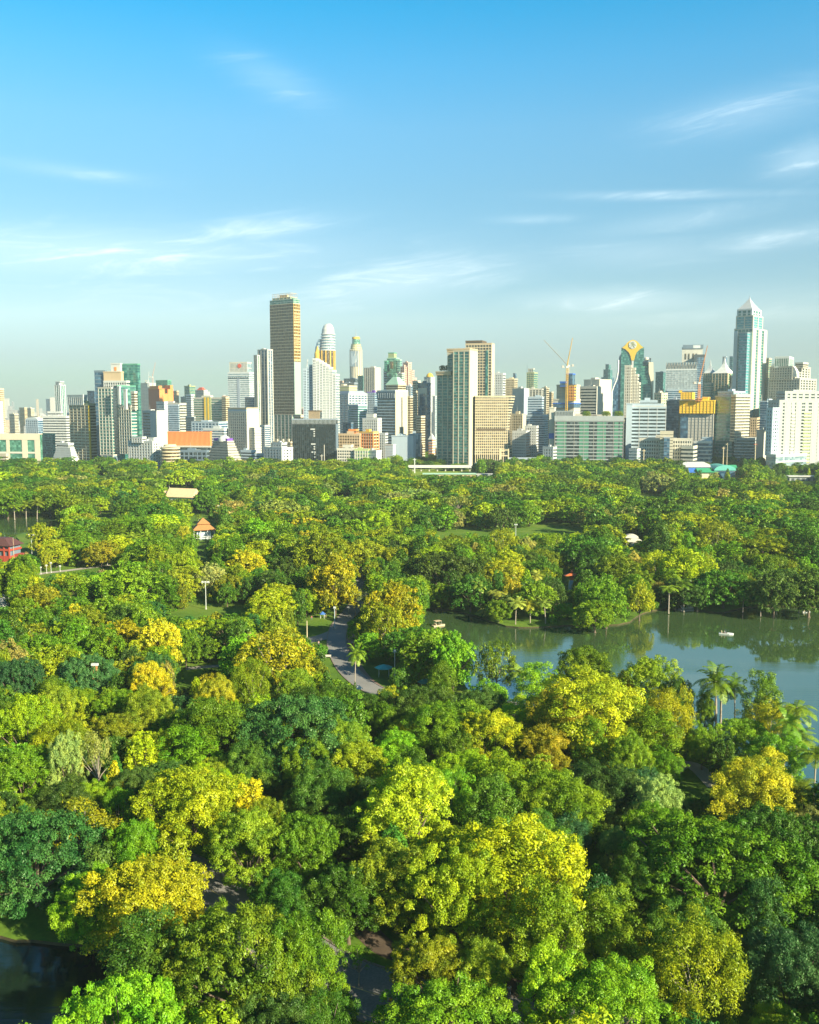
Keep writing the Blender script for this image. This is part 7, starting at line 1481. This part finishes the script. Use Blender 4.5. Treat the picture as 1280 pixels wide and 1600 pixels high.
gable(MB(), 26 * s, 50 * s, 18, 34, 10, 14).build('green_roof', W['roofgreen'], r); MB().box(27 * s, 48 * s, 19, 33, 0, 10).build('tan_wall', W['terracotta'], r)
# long white roof and cars at the right
p = gp(1262, 752, 0); r = thing('market_shed', 'long white-roofed shed by the parking area at the right edge', 'shed', (p.x, p.y, 0), -.1); MB().box(-20, 22, -4, 4, 0, 5).build('wall', W['grey'], r); MB().box(-21.5, 23.5, -5.4, 5.4, 5, 6.1).build('roof', W['white'], r)
for i in range(7): MB().box(-18 + i * 5.6, -15 + i * 5.6, -4.1, -3.9, .2, 3.4).build('dark_bay_panel', W['dark'], r)  # dark panels stand in for the shade inside open bays
cars = [('white', 1238, 757), ('dark', 1246, 756), ('red', 1254, 759), ('pale', 1262, 760), ('roofblue', 1270, 764), ('sand', 1277, 761), ('slate', 1232, 753), ('ivory', 1276, 770)]
cn = ['white car at the left of the parking area by the shed', 'black car next to the white one by the shed', 'red car in the middle of the parking area by the shed', 'silver car right of the red one by the shed', 'blue car at the right edge near the shed', 'sandy car beside the shed at the frame edge', 'dark grey car behind the white one near the shed', 'ivory car nearest the trees at the right edge']
wh = MB().loft([[(.33 * math.cos(i * math.pi / 5), y, .33 + .33 * math.sin(i * math.pi / 5)) for i in range(10)] for y in (-.1, .1)]).mesh('wheel', W['dark'])
for (c, x, y), lb in zip(cars, cn):
    r = thing('parked_car', lb, 'car', gp(x, y, GZ), rb.uniform(-.5, .5), 'cars parked beside the white-roofed shed')
    MB().loft([[(-2.1, s_ * .85, .35), (2.1, s_ * .85, .35), (2.1, s_ * .85, .8), (1.2, s_ * .85, .95), (-1.9, s_ * .85, 1.0)] for s_ in (-1, 1)]).build('body', W[c], r); MB().pyramid(-1.7, 1.0, -.8, .8, .96, 1.5, .72).build('cabin', G['dark'], r)
    for a in (-1.3, 1.3):
        for b in (-.85, .85): link('wheel', wh, r, (a, b, 0))
# road-side dressing: benches and bins near the bend
for (px, py, lb) in ((513, 1028, 'pale bench on the grass left of the road bend'), (566, 1010, 'pale bench on the brick strip right of the road bend')):
    r = thing('park_bench', lb, 'bench', on_ground(px, py), rb.uniform(-.5, .5)); MB().box(-.9, .9, -.25, .25, .4, .47).build('seat', W['ivory'], r); MB().box(-.9, .9, .25, .3, .5, .95).build('backrest', W['ivory'], r)
    for x in (-.75, .75): MB().box(x - .05, x + .05, -.22, .22, 0, .4).build('leg', W['grey'], r)
# ------------------------------------------------------------------ the air
m = bpy.data.materials.new('haze_air'); m.use_nodes = True; n, l = m.node_tree.nodes, m.node_tree.links
n.remove(n['Principled BSDF']); pv = n.new('ShaderNodeVolumePrincipled'); pv.inputs['Color'].default_value = (.70, .86, .84, 1); pv.inputs['Density'].default_value = HAZE; pv.inputs['Anisotropy'].default_value = .1
l.new(pv.outputs[0], n['Material Output'].inputs['Volume'])
o = MB().box(-13500, 13500, -300, 16000, -1, 372).build('haze', m); o['kind'] = 'stuff'; o['label'] = 'thin pale blue haze over the far city'; o['category'] = 'haze'
